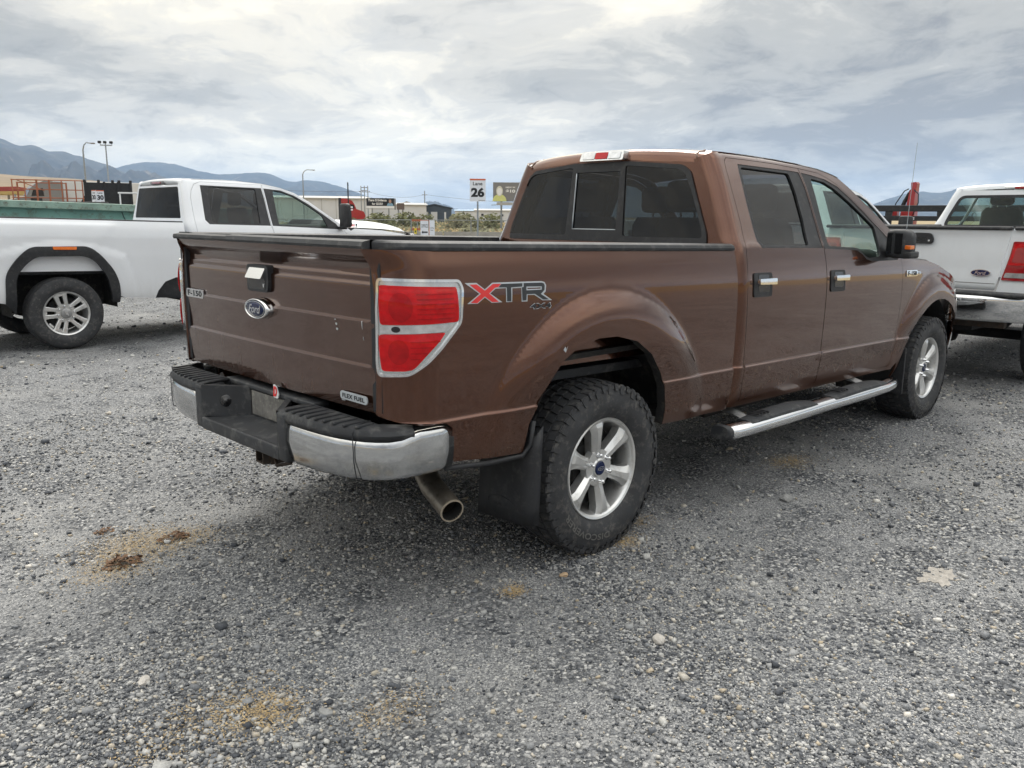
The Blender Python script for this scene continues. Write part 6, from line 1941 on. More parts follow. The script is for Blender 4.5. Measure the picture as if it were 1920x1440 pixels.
light_pole(24.3, 82.4, 8.0, .70, face_cam(24.3, 82.4), 'tall curved arm street lamp before the blue mountains')
light_pole(57.65, 100.2, 7.55, 1.3, face_cam(57.65, 100.2), 'curved arm street lamp rising above the white pickup roof')
T_ = empty('floodlight_mast', (21.3, 67.6, 0), face_cam(21.3, 67.6), 'slim mast carrying three floodlights on a crossbar', 'floodlight')
MB().tube([(0, 0, 0), (0, 0, 6.9)], .075, 8, r1=.05).build('mast', MAT['post'], T_)
MB().box(-.04, .04, -.45, .40, 6.78, 6.86).build('crossbar', MAT['post'], T_)
for yy in (.42, .04, -.40):
    MB().tube([(0, yy - .08, 6.84), (0, yy, 7.0)], .025, 6).build('lamp_bracket', MAT['post'], T_)
    MB().rbox(-.16, .12, yy - .13, yy + .13, 6.95, 7.14, .05).build('floodlight_head', MAT['ink'], T_)
o_ = MB().tube([(13.50, 21.75, 0), (13.50, 21.75, 2.67)], .022, 8).build('slim_pole', MAT['ink'])
tag(o_, 'thin black upright pole beside the white pickup mirror', 'pole')
# H-frame of three utility poles
T_ = empty('power_pylon', (87.1, 128.9, 0), face_cam(87.1, 128.9), 'three grey utility poles joined by crossarms near the billboard', 'utility poles')
for yy in (.62, 0, -.60):
    MB().tube([(0, yy, 0), (0, yy, 6.9)], .10, 8, r1=.08).build('pole', MAT['post'], T_)
for z, a in ((6.6, .66), (6.05, .66), (5.82, .95)):
    MB().box(-.05, .05, -a, a, z - .05, z + .05).build('crossarm', MAT['wood'], T_)
for yy in (.95, -.95, .3):
    MB().lathe([(0, 0), (.05, 0), (.06, .1), (0, .14)], 8, 'z', (0, yy, 5.87)).build('insulator', MAT['print_grey'], T_)
for x, y, h, lb in ((112.6, 143.5, 6.9, 'grey utility pole standing by the pale barn'),):
    T_ = empty('utility_pole', (x, y, 0), face_cam(x, y), lb, 'utility pole')
    MB().tube([(0, 0, 0), (0, 0, h)], .14, 8, r1=.10).build('pole', MAT['post'], T_)
    MB().box(-.05, .05, -.6, .6, h - .9, h - .8).build('crossarm', MAT['wood'], T_)
# power line
def wire(a, b, sag, label):
    pts = [(a[0] + (b[0] - a[0]) * t, a[1] + (b[1] - a[1]) * t, a[2] + (b[2] - a[2]) * t - sag * 4 * t * (1 - t)) for t in np.linspace(0, 1, 15)]
    o = MB().tube(pts, .02, 4, False).build('power_line', MAT['ink']); tag(o, label, 'cable')
wire((45, 120, 6.2), (86.6, 129.2, 5.9), .5, 'thin cable running to the three utility poles from the west')
wire((87.6, 128.6, 5.9), (112.6, 143.5, 6.1), .8, 'thin cable between the utility pole frame and the barn pole')
wire((112.6, 143.5, 6.1), (165, 120, 6.2), 1.6, 'thin cable sagging from the barn pole above the dark shed')


# buildings
def shed(name, c, rz, w, dpt, h, ridge, wall, roof, label, extras=None, seams=0):
    T = empty(name, (c[0], c[1], 0), rz, label, 'building')
    if ridge == 'y':
        pk = h * 1.22
        prof = [(-w / 2, 0), (w / 2, 0), (w / 2, h), (0, pk), (-w / 2, h)]
        fix_normals(MB().prism(prof, 0, dpt, lambda u, v, d: (d, -u, v)).build('wall', wall, T))
        fix_normals(MB().prism([(-w / 2 - .3, h - .08), (0, pk + .05), (w / 2 + .3, h - .08), (w / 2 + .3, h + .10), (0, pk + .25), (-w / 2 - .3, h + .10)], -.3, dpt + .3, lambda u, v, d: (d, -u, v)).build('roof', roof, T))
    else:
        MB().box(0, dpt, -w / 2, w / 2, 0, h).build('wall', wall, T)
        fix_normals(MB().prism([(-.3, h - .05), (dpt / 2, h * 1.12), (dpt + .3, h - .05), (dpt + .3, h + .12), (dpt / 2, h * 1.12 + .18), (-.3, h + .12)], -w / 2 - .3, w / 2 + .3, lambda u, v, d: (u, d, v)).build('roof', roof, T))
    for k in range(seams):
        y = -w / 2 + w * (k + .5) / seams
        MB().box(-.05, .0, y - .06, y + .06, .2, h - .1).build('wall_seam', MAT['metal_roof'], T)
    if extras:
        for nm, y0, y1, z0, z1, m in extras:
            MB().box(-.10, .02, y0, y1, z0, z1).build(nm, MAT[m], T)
    return T


shed('warehouse', (84.5, 142.2), face_cam(84.5, 142.2) + R(3), 22, 26, 4.75, 'x', MAT['metal_white'], MAT['metal_roof'], 'long pale metal warehouse behind the red highway tractor', None, 8)
shed('workshop', (101.5, 142.6), face_cam(101.5, 142.6), 17.0, 20, 3.75, 'x', MAT['metal_white'], MAT['metal_roof'], 'low white workshop behind the black billboard', [('roller_door', 3.5, 6.0, 0, 2.6, 'metal_roof'), ('roof_unit', 6.2, 7.4, 4.2, 5.1, 'metal_dark')], 0)
shed('barn', (117.3, 156.2), face_cam(117.3, 156.2), 5.2, 18, 3.8, 'y', MAT['metal_white'], MAT['metal_roof'], 'pale gabled metal barn beside the dark shed', [('door', -2.0, -1.2, 0, 2.2, 'metal_roof')], 0)
shed('shed', (116.2, 144.7), face_cam(116.2, 144.7), 7.6, 14, 3.25, 'y', MAT['metal_dark'], MAT['metal_dark'], 'dark blue metal shed with two white roller doors', [('roller_door', 1.35, 2.7, 0, 2.45, 'metal_white'), ('roller_door', -.65, .75, 0, 2.45, 'metal_white'), ('door', -2.6, -2.2, 0, 2.4, 'metal_white'), ('tan_base', 2.8, 3.8, 0, 1.9, 'metal_tan')], 0)
shed('storage_building', (146.5, 158.2), face_cam(146.5, 158.2), 9.5, 14, 3.0, 'x', MAT['metal_white'], MAT['metal_roof'], 'white storage building with small dark windows past the lane 26 post', [('window', 2.5, 3.1, 1.7, 2.2, 'ink'), ('window', -2.6, -2.0, 1.6, 2.1, 'ink')], 0)
shed('office_building', (190, 218), face_cam(190, 218), 9.0, 14, 3.3, 'x', MAT['metal_white'], MAT['blueroof'], 'far blue roofed building between desert shrubs', None, 0)


# billboards
def billboard(c, w, z0, z1, label):
    T = empty('billboard', (c[0], c[1], 0), face_cam(*c), label, 'billboard')
    for yy in (-w * .3, w * .3):
        MB().box(.12, .3, yy - .1, yy + .1, 0, z0 + .3).build('post', MAT['post'], T)
    return T


def person_print(T, cu, z, s, hair, skin, cloth, d):
    fix_normals(MB().prism([(cu + .42 * s * math.cos(t) * (1 if abs(math.cos(t)) < .9 else 1), z + max(-.02, .42 * s * math.sin(t))) for t in np.linspace(0, PI, 16)], d, d + .01, sign_fn).build('printed_shoulders', MAT[cloth], T))
    fix_normals(MB().prism([(cu + .20 * s * math.cos(t), z + .60 * s + .30 * s * math.sin(t)) for t in np.linspace(0, 2 * PI, 20)[:-1]], d + .012, d + .016, sign_fn).build('printed_hair', MAT[hair], T))
    fix_normals(MB().prism([(cu + .145 * s * math.cos(t), z + .57 * s + .21 * s * math.sin(t)) for t in np.linspace(0, 2 * PI, 20)[:-1]], d + .018, d + .022, sign_fn).build('printed_face', MAT[skin], T))


T_ = billboard((72.1, 102.75), 4.12, 2.65, 4.12, 'black billboard reading There IS Evidence for GOD above the desert scrub')
fix_normals(MB().prism([(-2.06, 2.98), (2.06, 2.98), (2.06, 4.13), (-2.06, 4.13)], 0, .12, sign_fn).build('poster_panel', MAT['ink'], T_))
fix_normals(MB().prism([(-2.06, 2.68), (2.06, 2.68), (2.06, 2.98), (-2.06, 2.98)], 0, .118, sign_fn).build('poster_strip', MAT['white_plain'], T_))
fix_normals(MB().prism([(2.07, 2.45), (2.30, 2.45), (2.30, 4.10), (2.07, 4.10)], .0, .10, sign_fn).build('end_frame', MAT['print_grey'], T_))
text('poster_lettering', 'There', 2.75, .36, lambda u, v, d: sign_fn(u - .45, v + 3.83, .125), MAT['white_plain'], T_)
text('poster_lettering', 'God', 1.60, .33, lambda u, v, d: sign_fn(u - .45, v + 3.30, .125), MAT['white_plain'], T_)
person_print(T_, 1.45, 3.0, 1.15, 'print_brown', 'skin', 'print_blue', .122)
MB().box(-.25, -.05, -2.0, 2.2, 2.50, 2.60).build('catwalk', MAT['metal_roof'], T_)
T_ = billboard((68.6, 93.0), 1.03, 2.40, 3.28, 'small weathered brown sign board next to the black billboard')
fix_normals(MB().prism([(-.52, 2.40), (.52, 2.40), (.52, 3.28), (-.52, 3.28)], 0, .1, sign_fn).build('poster_panel', MAT['print_brown'], T_))
T_ = billboard((59.6, 61.35), 3.7, 3.1, 5.06, 'grey billboard with a blond person print, half hidden by the brown cab')
fix_normals(MB().prism([(-1.98, 3.10), (1.7, 3.10), (1.7, 5.06), (-1.98, 5.06)], 0, .12, sign_fn).build('poster_panel', MAT['print_grey'], T_))
person_print(T_, -1.30, 3.12, 1.75, 'print_pale', 'white_plain', 'print_lime', .122)
text('poster_lettering', 'NEW', 1.0, .16, lambda u, v, d: sign_fn(u - .15, v + 4.55, .125), MAT['white_plain'], T_)
text('poster_lettering', '$1', 1.0, .36, lambda u, v, d: sign_fn(u - .15, v + 4.15, .125), MAT['white_plain'], T_)
MB().box(-.3, -.05, -1.6, 1.6, 2.72, 3.02).build('catwalk', MAT['metal_roof'], T_)
MB().tube([(-.2, 1.5, 2.75), (-1.1, 2.1, 2.72)], .04, 6).build('lamp_arm', MAT['post'], T_)


# fence, barrier, office signs
def along(a, b, t):
    return (a[0] + (b[0] - a[0]) * t, a[1] + (b[1] - a[1]) * t)


def fence():
    a, b = (10.0, 39.4), (40.0, 17.5)
    d = math.hypot(b[0] - a[0], b[1] - a[1]); rz = math.atan2(b[1] - a[1], b[0] - a[0])
    T = empty('chain_link_fence', (a[0], a[1], 0), rz, 'low chain link fence along the edge of the gravel yard', 'fence')
    H = 1.36
    n = int(d / 2.6)
    for k in range(n + 1):
        x = d * k / n
        MB().tube([(x, 0, 0), (x, 0, H)], .035, 6).build('fence_post', MAT['galvrail'], T)
    MB().tube([(0, 0, H), (d, 0, H)], .022, 6).build('top_rail', MAT['galvrail'], T)
    mb = MB()
    step = .16
    x = -H
    while x < d:
        for sg in (0, 1):
            p0, p1 = (max(x, 0), 0 + max(0, -x)), (min(x + H, d), H - max(0, x + H - d))
            za, zb = (p0[1], p1[1]) if sg == 0 else (H - p0[1], H - p1[1])
            w = .0035
            mb.add([(p0[0], -w, za), (p0[0], w, za), (p1[0], w, zb), (p1[0], -w, zb), (p0[0], 0, za + w * 1.6), (p1[0], 0, zb + w * 1.6)], [(0, 1, 2, 3), (0, 4, 5, 3), (1, 2, 5, 4)])
        x += step
    o = mb.build('wire_mesh', MAT['galvrail'], T); o['kind'] = 'stuff'
    # concrete barrier blocks in front of it
    a2, b2 = (9.5, 37.4), (38.5, 15.0)
    d2 = math.hypot(b2[0] - a2[0], b2[1] - a2[1]); n2 = 9
    names = ['furthest left', 'second', 'third', 'fourth', 'fifth', 'sixth', 'seventh', 'eighth', 'furthest right']
    for k in range(n2):
        x, y = along(a2, b2, (k + .5) / n2)
        L = d2 / n2 - .06
        o = MB().prism([(-.30, 0), (.30, 0), (.27, .10), (.12, .35), (.09, .84), (-.09, .84), (-.12, .35), (-.27, .10)], -L / 2, L / 2, lambda u, v, dd: (dd, u, v)).build('barrier_block', MAT['concrete'])
        fix_normals(o); o.location = (x, y, 0); o.rotation_euler = (0, 0, math.atan2(b2[1] - a2[1], b2[0] - a2[0]))
        tag(o, 'concrete road barrier block by the fence, %s in the row' % (names[k] if 'furthest' in names[k] else names[k] + ' from the left'), 'barrier', 'concrete barriers along the fence')


fence()
T_ = empty('office_sign', (19.32, 24.95, 0), face_cam(19.32, 24.95), 'white OFFICE sign with black arrow pointing left', 'sign')
fix_normals(MB().prism([(-.165, .55), (.165, .55), (.165, 1.38), (-.165, 1.38)], 0, .02, sign_fn).build('sign_panel', MAT['sign_white'], T_))
text('sign_word', 'OFFICE', .27, .14, lambda u, v, d: sign_fn(u, v + 1.145, .022), MAT['ink'], T_)
fix_normals(MB().prism([(-.125, .885), (-.06, .955), (-.06, .915), (.13, .915), (.13, .855), (-.06, .855), (-.06, .815)], .021, .024, sign_fn).build('arrow', MAT['ink'], T_))
MB().box(.0, .04, -.02, .02, 0, 1.3).build('sign_post', MAT['post'], T_)
fix_normals(MB().prism([(-.165, 1.365), (.165, 1.365), (.165, 1.385), (-.165, 1.385)], .021, .024, sign_fn).build('orange_band', MAT['sign_orange'], T_))
T_ = empty('dock_sign', (19.57, 24.76, 0), face_cam(19.57, 24.76), 'narrow white Loading Dock sign next to the office sign', 'sign')
fix_normals(MB().prism([(-.12, .55), (.115, .55), (.115, 1.38), (-.12, 1.38)], 0, .02, sign_fn).build('sign_panel', MAT['sign_white'], T_))
text('sign_word', 'Loading', .18, .055, lambda u, v, d: sign_fn(u, v + 1.06, .022), MAT['ink'], T_)
text('sign_word', 'Dock', .12, .05, lambda u, v, d: sign_fn(u, v + .97, .022), MAT['ink'], T_)
MB().box(.0, .04, -.02, .02, 0, 1.3).build('sign_post', MAT['post'], T_)
fix_normals(MB().prism([(-.12, .55), (-.105, .55), (-.105, 1.38), (-.12, 1.38)], .021, .024, sign_fn).build('orange_edge', MAT['sign_orange'], T_))
T_ = empty('gate_barrier', (20.25, 26.75, 0), face_cam(20.25, 26.75), 'rusty orange boarded gate beside the office sign', 'gate')
for z0, z1 in ((1.32, 1.41), (.93, 1.02)):
    MB().box(0, .05, -.24, .19, z0, z1).build('board', MAT['rust_orange'], T_)
MB().box(0, .06, .17, .23, 0, 1.42).build('gate_post', MAT['galvrail'], T_)
T_ = empty('warning_sign', (19.02, 25.18, 0), face_cam(19.02, 25.18), 'small yellow warning sign low beside the office sign', 'sign')
fix_normals(MB().prism([(-.05, .80), (.05, .80), (.05, 1.04), (-.05, 1.04)], 0, .012, sign_fn).build('sign_panel', MAT['yellow'], T_))
fix_normals(MB().prism([(-.03, .93), (0, .86), (.03, .93), (.0, .96)], .0125, .0135, sign_fn).build('sign_symbol', MAT['ink'], T_))
MB().box(.0, .03, -.015, .015, 0, .85).build('sign_post', MAT['post'], T_)


# red and yellow awnings of a far market, at the foot of the tan slope
def awning(c, w, h, z, m, label):
    T = empty('fabric_shelter', (c[0], c[1], 0), face_cam(*c), label, 'shelter')
    prof = [(-w / 2, z), (-w * .25, z + h * .8), (w * .1, z + h), (w / 2, z + h * .3), (w / 2, z)]
    fix_normals(MB().prism(prof, 0, 6, lambda u, v, d: (d, -u, v)).build('canopy', m, T))
    for yy in (-w * .42, 0, w * .42):
        MB().box(0, .3, yy - .15, yy + .15, 0, z + .1).build('post', MAT['post'], T)


MAT['cloth_red'] = M('faded_red_cloth', (.27, .05, .05), .8, var=(.6, .2)); MAT['cloth_yellow'] = M('faded_yellow_cloth', (.46, .34, .13), .8, var=(.6, .2))
awning((32.2, 142.4), 10.5, .75, 4.75, MAT['cloth_red'], 'long red fabric shelter at the foot of the tan slope')
awning((32.0, 138.0), 10.5, .55, 4.2, MAT['cloth_yellow'], 'yellow fabric shelter in front of the red one')


# ------------------------------------------------------------------ desert scrub
def leaf_mat(name, c0, c1):
    m = bpy.data.materials.new(name); m.use_nodes = True
    t = m.node_tree; b = t.nodes['Principled BSDF']
    co = N(t, 'ShaderNodeTexCoord').outputs['Object']
    n = N(t, 'ShaderNodeTexNoise', ins={'Vector': co, 'Scale': 2.2, 'Detail': 4.0}).outputs['Fac']
    gi = N(t, 'ShaderNodeNewGeometry').outputs['Random Per Island']
    c = mixc(t, ramp(t, n, [(0.35, 0.0), (0.65, 1.0)]), c0, c1)
    c = mixc(t, 1.0, c, ramp(t, gi, [(0, .6), (1, 1.45)]), 'MULTIPLY')
    t.links.new(c, b.inputs['Base Color']); b.inputs['Roughness'].default_value = 0.9; b.inputs['Specular IOR Level'].default_value = 0.15
    return m


MAT['sage'] = leaf_mat('sagebrush', (.17, .17, .095), (.23, .22, .14))
MAT['greasewood'] = leaf_mat('greasewood', (.095, .105, .045), (.16, .16, .08))
MAT['drygrass'] = leaf_mat('dry_grass', (.42, .31, .16), (.34, .26, .13))


def clumps(mb, rng, c, rx, rz, n, leaf):
    """leaf tufts spread through an uneven crown"""
    for _ in range(n):
        a = rng.uniform(0, 2 * PI); r = rx * math.sqrt(rng.uniform(0, 1)) * (1 + .3 * math.sin(3 * a + c[0]))
        h = rz * rng.uniform(.1, 1.0) * math.sqrt(max(.05, 1 - (r / (rx * 1.35)) ** 2))
        p = Vector((c[0] + r * math.cos(a), c[1] + r * math.sin(a), c[2] + h))
        u = Vector((rng.uniform(-1, 1), rng.uniform(-1, 1), rng.uniform(-.3, 1))).normalized()
        w = u.orthogonal().normalized()
        s = leaf * rng.uniform(.6, 1.4)
        mb.add([p - u * s, p + w * s * .45, p + u * s, p - w * s * .45], [(0, 1, 2, 3)])


def shrub(c, rx, rz, mat, label, n=420):
    rng = random.Random(int(c[0] * 100 + c[1]))
    T = empty('desert_shrub', (c[0], c[1], 0), 0, label, 'shrub', 'larger shrubs beyond the fence')
    mb = MB(); clumps(mb, rng, (0, 0, c[2] if len(c) > 2 else 0), rx, rz, n, rx * .16)
    o = mb.build('foliage', MAT[mat], T)
    st = MB()
    for k in range(5):
        a = k * 1.3
        st.tube([(0, 0, -.1), (rx * .25 * math.cos(a), rx * .25 * math.sin(a), rz * .45), (rx * .5 * math.cos(a), rx * .5 * math.sin(a), rz * .8)], .03, 5, r1=.012)
    st.build('stem', MAT['wood'], T)


for px, D, rx, rz, m, lb in ((600 + 62, 70, .9, 1.9, 'greasewood', 'tall dark shrub beside the black pole, before the red tractor'), (690, 84, .9, 1.5, 'greasewood', 'round shrub below the left end of the black billboard'),
                             (716, 88, 1.5, 2.3, 'greasewood', 'broad dark shrub under the middle of the black billboard'), (730, 92, 1.2, 1.9, 'greasewood', 'dark shrub under the right end of the black billboard'),
                             (765, 100, 1.7, 2.4, 'greasewood', 'bushy shrub growing before the pale barn'), (801, 96, 1.2, 2.3, 'greasewood', 'shrub hiding the corner between the two white roller doors'),
                             (862, 92, 1.5, 2.3, 'sage', 'grey green shrub to the left of the lane 26 post'), (868, 98, 1.3, 2.6, 'greasewood', 'taller dark shrub close behind the grey green one'),
                             (890, 94, .9, 1.9, 'greasewood', 'narrow shrub just behind the lane 26 post'), (915, 88, 1.1, 2.2, 'greasewood', 'dark shrub standing below the grey billboard'),
                             (925, 92, 1.1, 2.4, 'greasewood', 'rightmost dark shrub, close to the brown cab pillar'), (705, 62, 1.0, 1.5, 'sage', 'near grey green sagebrush behind the chain link fence'),
                             (880, 60, .8, .9, 'sage', 'small sagebrush in front of the lane 26 field'), (645, 66, .9, 1.5, 'sage', 'pale sagebrush left of the tall dark shrub')):
    a_ = bearing(px)
    shrub((CAM.x + D * math.cos(a_), CAM.y + D * math.sin(a_)), rx, rz * .82, m, lb)


def scrub():
    rng = random.Random(3)
    g = MB(); s = MB()
    for _ in range(1500):
        D = 46 + 170 * rng.random() ** 1.4
        a = bearing(rng.uniform(480, 1010))
        c = (CAM.x + D * math.cos(a), CAM.y + D * math.sin(a), -.05)
        if rng.random() < .36:
            clumps(s, rng, c, rng.uniform(.3, .8), rng.uniform(.35, .85), 22, .17)
        else:
            clumps(g, rng, c, rng.uniform(.5, 1.4), rng.uniform(.25, .5), 20, .20)
    tag(s.build('scrub_ground_cover', MAT['sage']), 'low grey green desert scrub beyond the fence', None, None, 'stuff')
    tag(g.build('dry_grass', MAT['drygrass']), 'straw coloured dry grass tufts beyond the fence', None, None, 'stuff')


scrub()

# ------------------------------------------------------------------ loose gravel on the yard


def stone_mat():
    m = bpy.data.materials.new('loose_stone'); m.use_nodes = True
    t = m.node_tree; b = t.nodes['Principled BSDF']
    gi = N(t, 'ShaderNodeNewGeometry').outputs['Random Per Island']
    c = ramp(t, gi, [(0.0, (.05, .055, .065)), (0.20, (.12, .127, .14)), (0.42, (.22, .226, .235)), (0.66, (.37, .37, .365)), (0.88, (.52, .51, .48)), (0.96, (.42, .35, .25)), (1.0, (.68, .66, .62))])
    co = N(t, 'ShaderNodeTexCoord').outputs['Object']
    n = N(t, 'ShaderNodeTexNoise', ins={'Vector': co, 'Scale': 160.0, 'Detail': 3.0}).outputs['Fac']
    c = mixc(t, 1.0, c, ramp(t, n, [(.3, .8), (.7, 1.2)]), 'MULTIPLY')
    t.links.new(c, b.inputs['Base Color']); b.inputs['Roughness'].default_value = 0.85; b.inputs['Specular IOR Level'].default_value = 0.3
    return m


MAT['stone'] = stone_mat()
_CUBE = np.array([(-1, -1, -1), (1, -1, -1), (1, 1, -1), (-1, 1, -1), (-1, -1, 1), (1, -1, 1), (1, 1, 1), (-1, 1, 1)], float)
_QUADS = np.array([(0, 3, 2, 1), (4, 5, 6, 7), (0, 1, 5, 4), (1, 2, 6, 5), (2, 3, 7, 6), (3, 0, 4, 7)])


def pebbles(name, XY, size, seed, label, sink=.25):
    """angular chips: jittered, sheared blocks turned at random; one mesh"""
    r = np.random.default_rng(seed); n = len(XY)
    V = np.repeat(_CUBE[None], n, 0) * r.uniform(.55, 1.0, (n, 8, 1)) + r.normal(0, .16, (n, 8, 3))
    V *= np.stack([r.uniform(.7, 1.3, n), r.uniform(.55, 1.0, n), r.uniform(.40, .75, n)], 1)[:, None, :]
    V *= size[:, None, None]
    tx = r.normal(0, .35, n); c, s = np.cos(tx)[:, None], np.sin(tx)[:, None]
    y, z = V[:, :, 1].copy(), V[:, :, 2].copy(); V[:, :, 1] = c * y - s * z; V[:, :, 2] = s * y + c * z
    tz = r.uniform(0, 2 * PI, n); c, s = np.cos(tz)[:, None], np.sin(tz)[:, None]
    x, y = V[:, :, 0].copy(), V[:, :, 1].copy(); V[:, :, 0] = c * x - s * y; V[:, :, 1] = s * x + c * y
    zmin = V[:, :, 2].min(1)
    V[:, :, 0] += XY[:, :1]; V[:, :, 1] += XY[:, 1:]
    V[:, :, 2] += (yard_height(XY[:, 0], XY[:, 1]) - zmin * (1 - sink) - size * .18)[:, None]
    F = (_QUADS[None] + (np.arange(n) * 8)[:, None, None]).reshape(-1)
    me = bpy.data.meshes.new(name)
    me.vertices.add(n * 8); me.vertices.foreach_set('co', V.reshape(-1))
    me.loops.add(n * 24); me.loops.foreach_set('vertex_index', F.astype(np.int32))
    me.polygons.add(n * 6); me.polygons.foreach_set('loop_start', np.arange(0, n * 24, 4, dtype=np.int32))
    me.update(calc_edges=True); me.validate()
    o = link(name, me, MAT['stone'])
    return tag(o, label, None, None, 'stuff')


def scatter(n, d0, d1, power, seed):
    r = np.random.default_rng(seed)
    D = d0 * (d1 / d0) ** (r.random(n) ** power)
    A = YAW - r.uniform(R(-42), R(42), n)
    XY = np.stack([CAM.x + D * np.cos(A), CAM.y + D * np.sin(A)], 1)
    # patchy: more loose stone in drifts
    k = fbm2(XY[:, 0] * .9, XY[:, 1] * .9, 5, 4, 1.0)
    keep = r.random(n) < np.clip(.62 + 1.3 * k, .22, 1.0)
    return XY[keep], D[keep]


XY_, D_ = scatter(165000, 1.75, 9.0, 1.0, 1)
r_ = np.random.default_rng(9)
pebbles('fine_gravel', XY_, .0026 * np.exp(r_.normal(0, .42, len(XY_))) * (1 + .11 * D_), 2, 'fine loose grey gravel covering the yard')
XY_, D_ = scatter(6500, 1.75, 10.0, 1.0, 4)
pebbles('coarse_gravel', XY_, .0062 * np.exp(r_.normal(0, .38, len(XY_))) * (1 + .05 * D_), 6, 'coarser pale and dark stones among the gravel')
_q = np.random.default_rng(31)
_a = YAW + R(20) + _q.normal(0, R(7), 2600); _d = 2.05 + np.abs(_q.normal(0, .42, 2600))
XY_ = np.stack([CAM.x + _d * np.cos(_a), CAM.y + _d * np.sin(_a)], 1)
pebbles('stone_drift', XY_, .0056 * np.exp(_q.normal(0, .38, len(XY_))), 33, 'drift of coarser crushed stone at the lower left of the yard')
XY_, D_ = scatter(14000, 8.0, 30.0, .9, 12)
pebbles('distant_gravel', XY_, .011 * np.exp(r_.normal(0, .3, len(XY_))), 14, 'loose gravel stones further out on the yard')


def stone(x, y, s, col, label, seed):
    r = np.random.default_rng(seed)
    bm = bmesh.new(); bmesh.ops.create_icosphere(bm, subdivisions=2, radius=1)
    for v in bm.verts:
        d = 1 + .16 * math.sin(3.1 * v.co.x + seed) + .14 * math.cos(2.7 * v.co.y * seed) + r.normal(0, .05)
        v.co = Vector((v.co.x * 1.25 * d, v.co.y * .9 * d, v.co.z * .62 * d)) * s
    me = bpy.data.meshes.new('stone'); bm.to_mesh(me); bm.free()
    o = link('stone', me, col)
    o.location = (x, y, float(yard_height(np.array(x), np.array(y))) + s * .38); o.rotation_euler = (0, 0, seed)
    tag(o, label, 'stone')


ps_ = M('pale_stone', (.50, .47, .43), .9, var=(40, .2), bump=(80, .4))
gs_ = M('grey_stone', (.27, .27, .265), .9, var=(40, .25), bump=(80, .4))
bs_ = M('tan_stone', (.42, .30, .19), .9, var=(40, .2), bump=(80, .4))
stone(-.52, -1.69, .026, ps_, 'whitish stone lying alone in the gravel below the rear wheel', 1)
stone(1.32, -1.22, .034, gs_, 'flat grey stone on the gravel beside the step bar', 2)
stone(-1.93, -.02, .018, gs_, 'grey pebble between the brown clumps and the bumper shadow', 3)
stone(-2.02, -.66, .022, ps_, 'pale stone in the coarse gravel near the lower left', 4)
stone(-1.66, -1.22, .020, gs_, 'rounded grey stone next to the straw coloured patch', 5)
stone(-.35, -1.05, .016, bs_, 'small tan stone below the rear tyre', 6)


def clump(x, y, rx, ry, h, mat, label, seed, n=70):
    """crumbling heap: many torn flakes piled low"""
    r = np.random.default_rng(seed)
    mb = MB()
    for _ in range(n):
        a = r.uniform(0, 2 * PI); q = math.sqrt(r.random())
        px, py = rx * q * math.cos(a), ry * q * math.sin(a)
        hz = h * (1 - q * q) * r.uniform(.2, 1)
        s = r.uniform(.25, .6) * min(rx, ry) * .42
        base = [Vector((r.normal(0, s), r.normal(0, s), abs(r.normal(0, s * .5)))) for _ in range(4)]
        c = Vector((px, py, hz))
        mb.add([c + b for b in base], [(0, 1, 2), (0, 2, 3), (0, 3, 1), (1, 3, 2)])
    o = mb.build('dung_clump' if 'dung' in label else 'straw_debris', mat)
    o.location = (x, y, float(yard_height(np.array(x), np.array(y))))
    tag(o, label, 'clump')


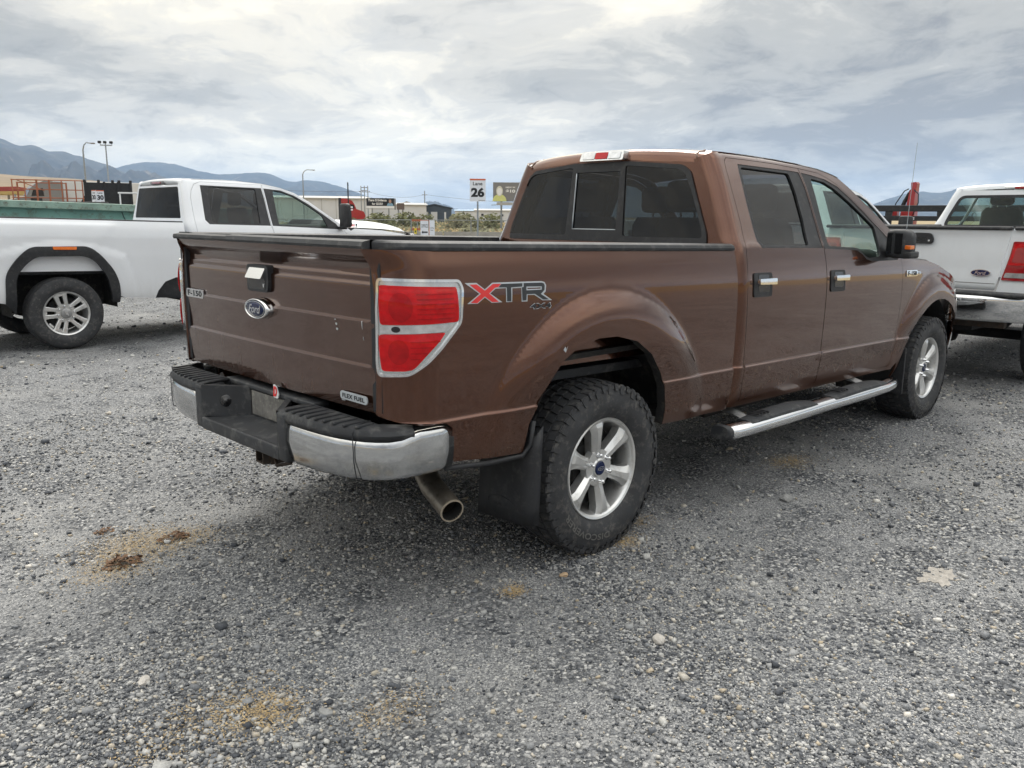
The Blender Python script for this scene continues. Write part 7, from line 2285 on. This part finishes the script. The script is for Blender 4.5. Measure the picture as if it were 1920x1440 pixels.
dg_ = M('dry_dung', (.15, .085, .050), .95, var=(25, .35, (.32, .22, .12), .6), bump=(60, .6))
sw_ = M('straw_chaff', (.46, .34, .18), .95, var=(25, .25, (.30, .19, .09), .5))
clump(-1.70, .44, .085, .06, .035, dg_, 'dry reddish brown dung clump, the nearer of two left of the bumper', 1, 110)
clump(-1.40, .58, .075, .05, .028, dg_, 'dry brown dung clump nearer the bumper corner', 2, 90)
clump(-1.62, .92, .05, .04, .016, dg_, 'small brown dung scrap at the far edge of the straw', 3, 50)


def chaff(spots, label):
    r = np.random.default_rng(77); mb = MB()
    for x, y, rx, ry, n in spots:
        for _ in range(int(n * 1.6)):
            px, py = x + r.normal(0, rx), y + r.normal(0, ry)
            a = r.uniform(0, PI); L = r.uniform(.002, .007); w = r.uniform(.0008, .0022)
            z = float(yard_height(np.array(px), np.array(py))) + r.uniform(.003, .010)
            dx, dy = math.cos(a) * L, math.sin(a) * L
            mb.add([(px - dx, py - dy, z), (px + dy * w / L, py - dx * w / L, z + .002), (px + dx, py + dy, z + r.uniform(-.001, .004)), (px - dy * w / L, py + dx * w / L, z + .001)], [(0, 1, 2, 3)])
    tag(mb.build('straw_debris', sw_), label, None, None, 'stuff')


chaff([(-1.55, .62, .16, .12, 900), (-1.75, .40, .12, .10, 450), (-1.35, .55, .10, .10, 300), (-.61, -1.0, .03, .03, 200), (-1.79, -1.08, .07, .06, 500), (-1.88, -1.0, .10, .08, 300), (.17, -.98, .05, .04, 220), (2.05, -.85, .12, .06, 380), (.45, -.85, .06, .05, 120), (-1.5, -1.35, .10, .06, 160), (-2.1, -1.05, .1, .08, 160)],
      'scattered straw coloured chaff and sawdust on the gravel')
# pale dried spill
o_ = MB()
_rs = np.random.default_rng(8)
pr_ = [((.105 * math.cos(t)) * (1 + .30 * math.sin(3 * t + 1) + .16 * math.cos(7 * t) + k), (.080 * math.sin(t)) * (1 + .28 * math.cos(2 * t) + .14 * math.sin(9 * t) + k)) for t, k in zip(np.linspace(0, 2 * PI, 71)[:-1], _rs.normal(0, .07, 70))]
o_.prism(pr_, 0, .004, lambda u, v, d: (.88 + u, -2.19 + v, float(yard_height(np.array(.88 + u), np.array(-2.19 + v))) + d - .001))
tag(fix_normals(o_.build('dried_spill', M('dried_spill', (.36, .335, .30), .95, var=(45, .3, (.17, .16, .15), .9), bump=(90, .6)))), 'pale dried cement spill on the gravel at the lower right', 'spill')
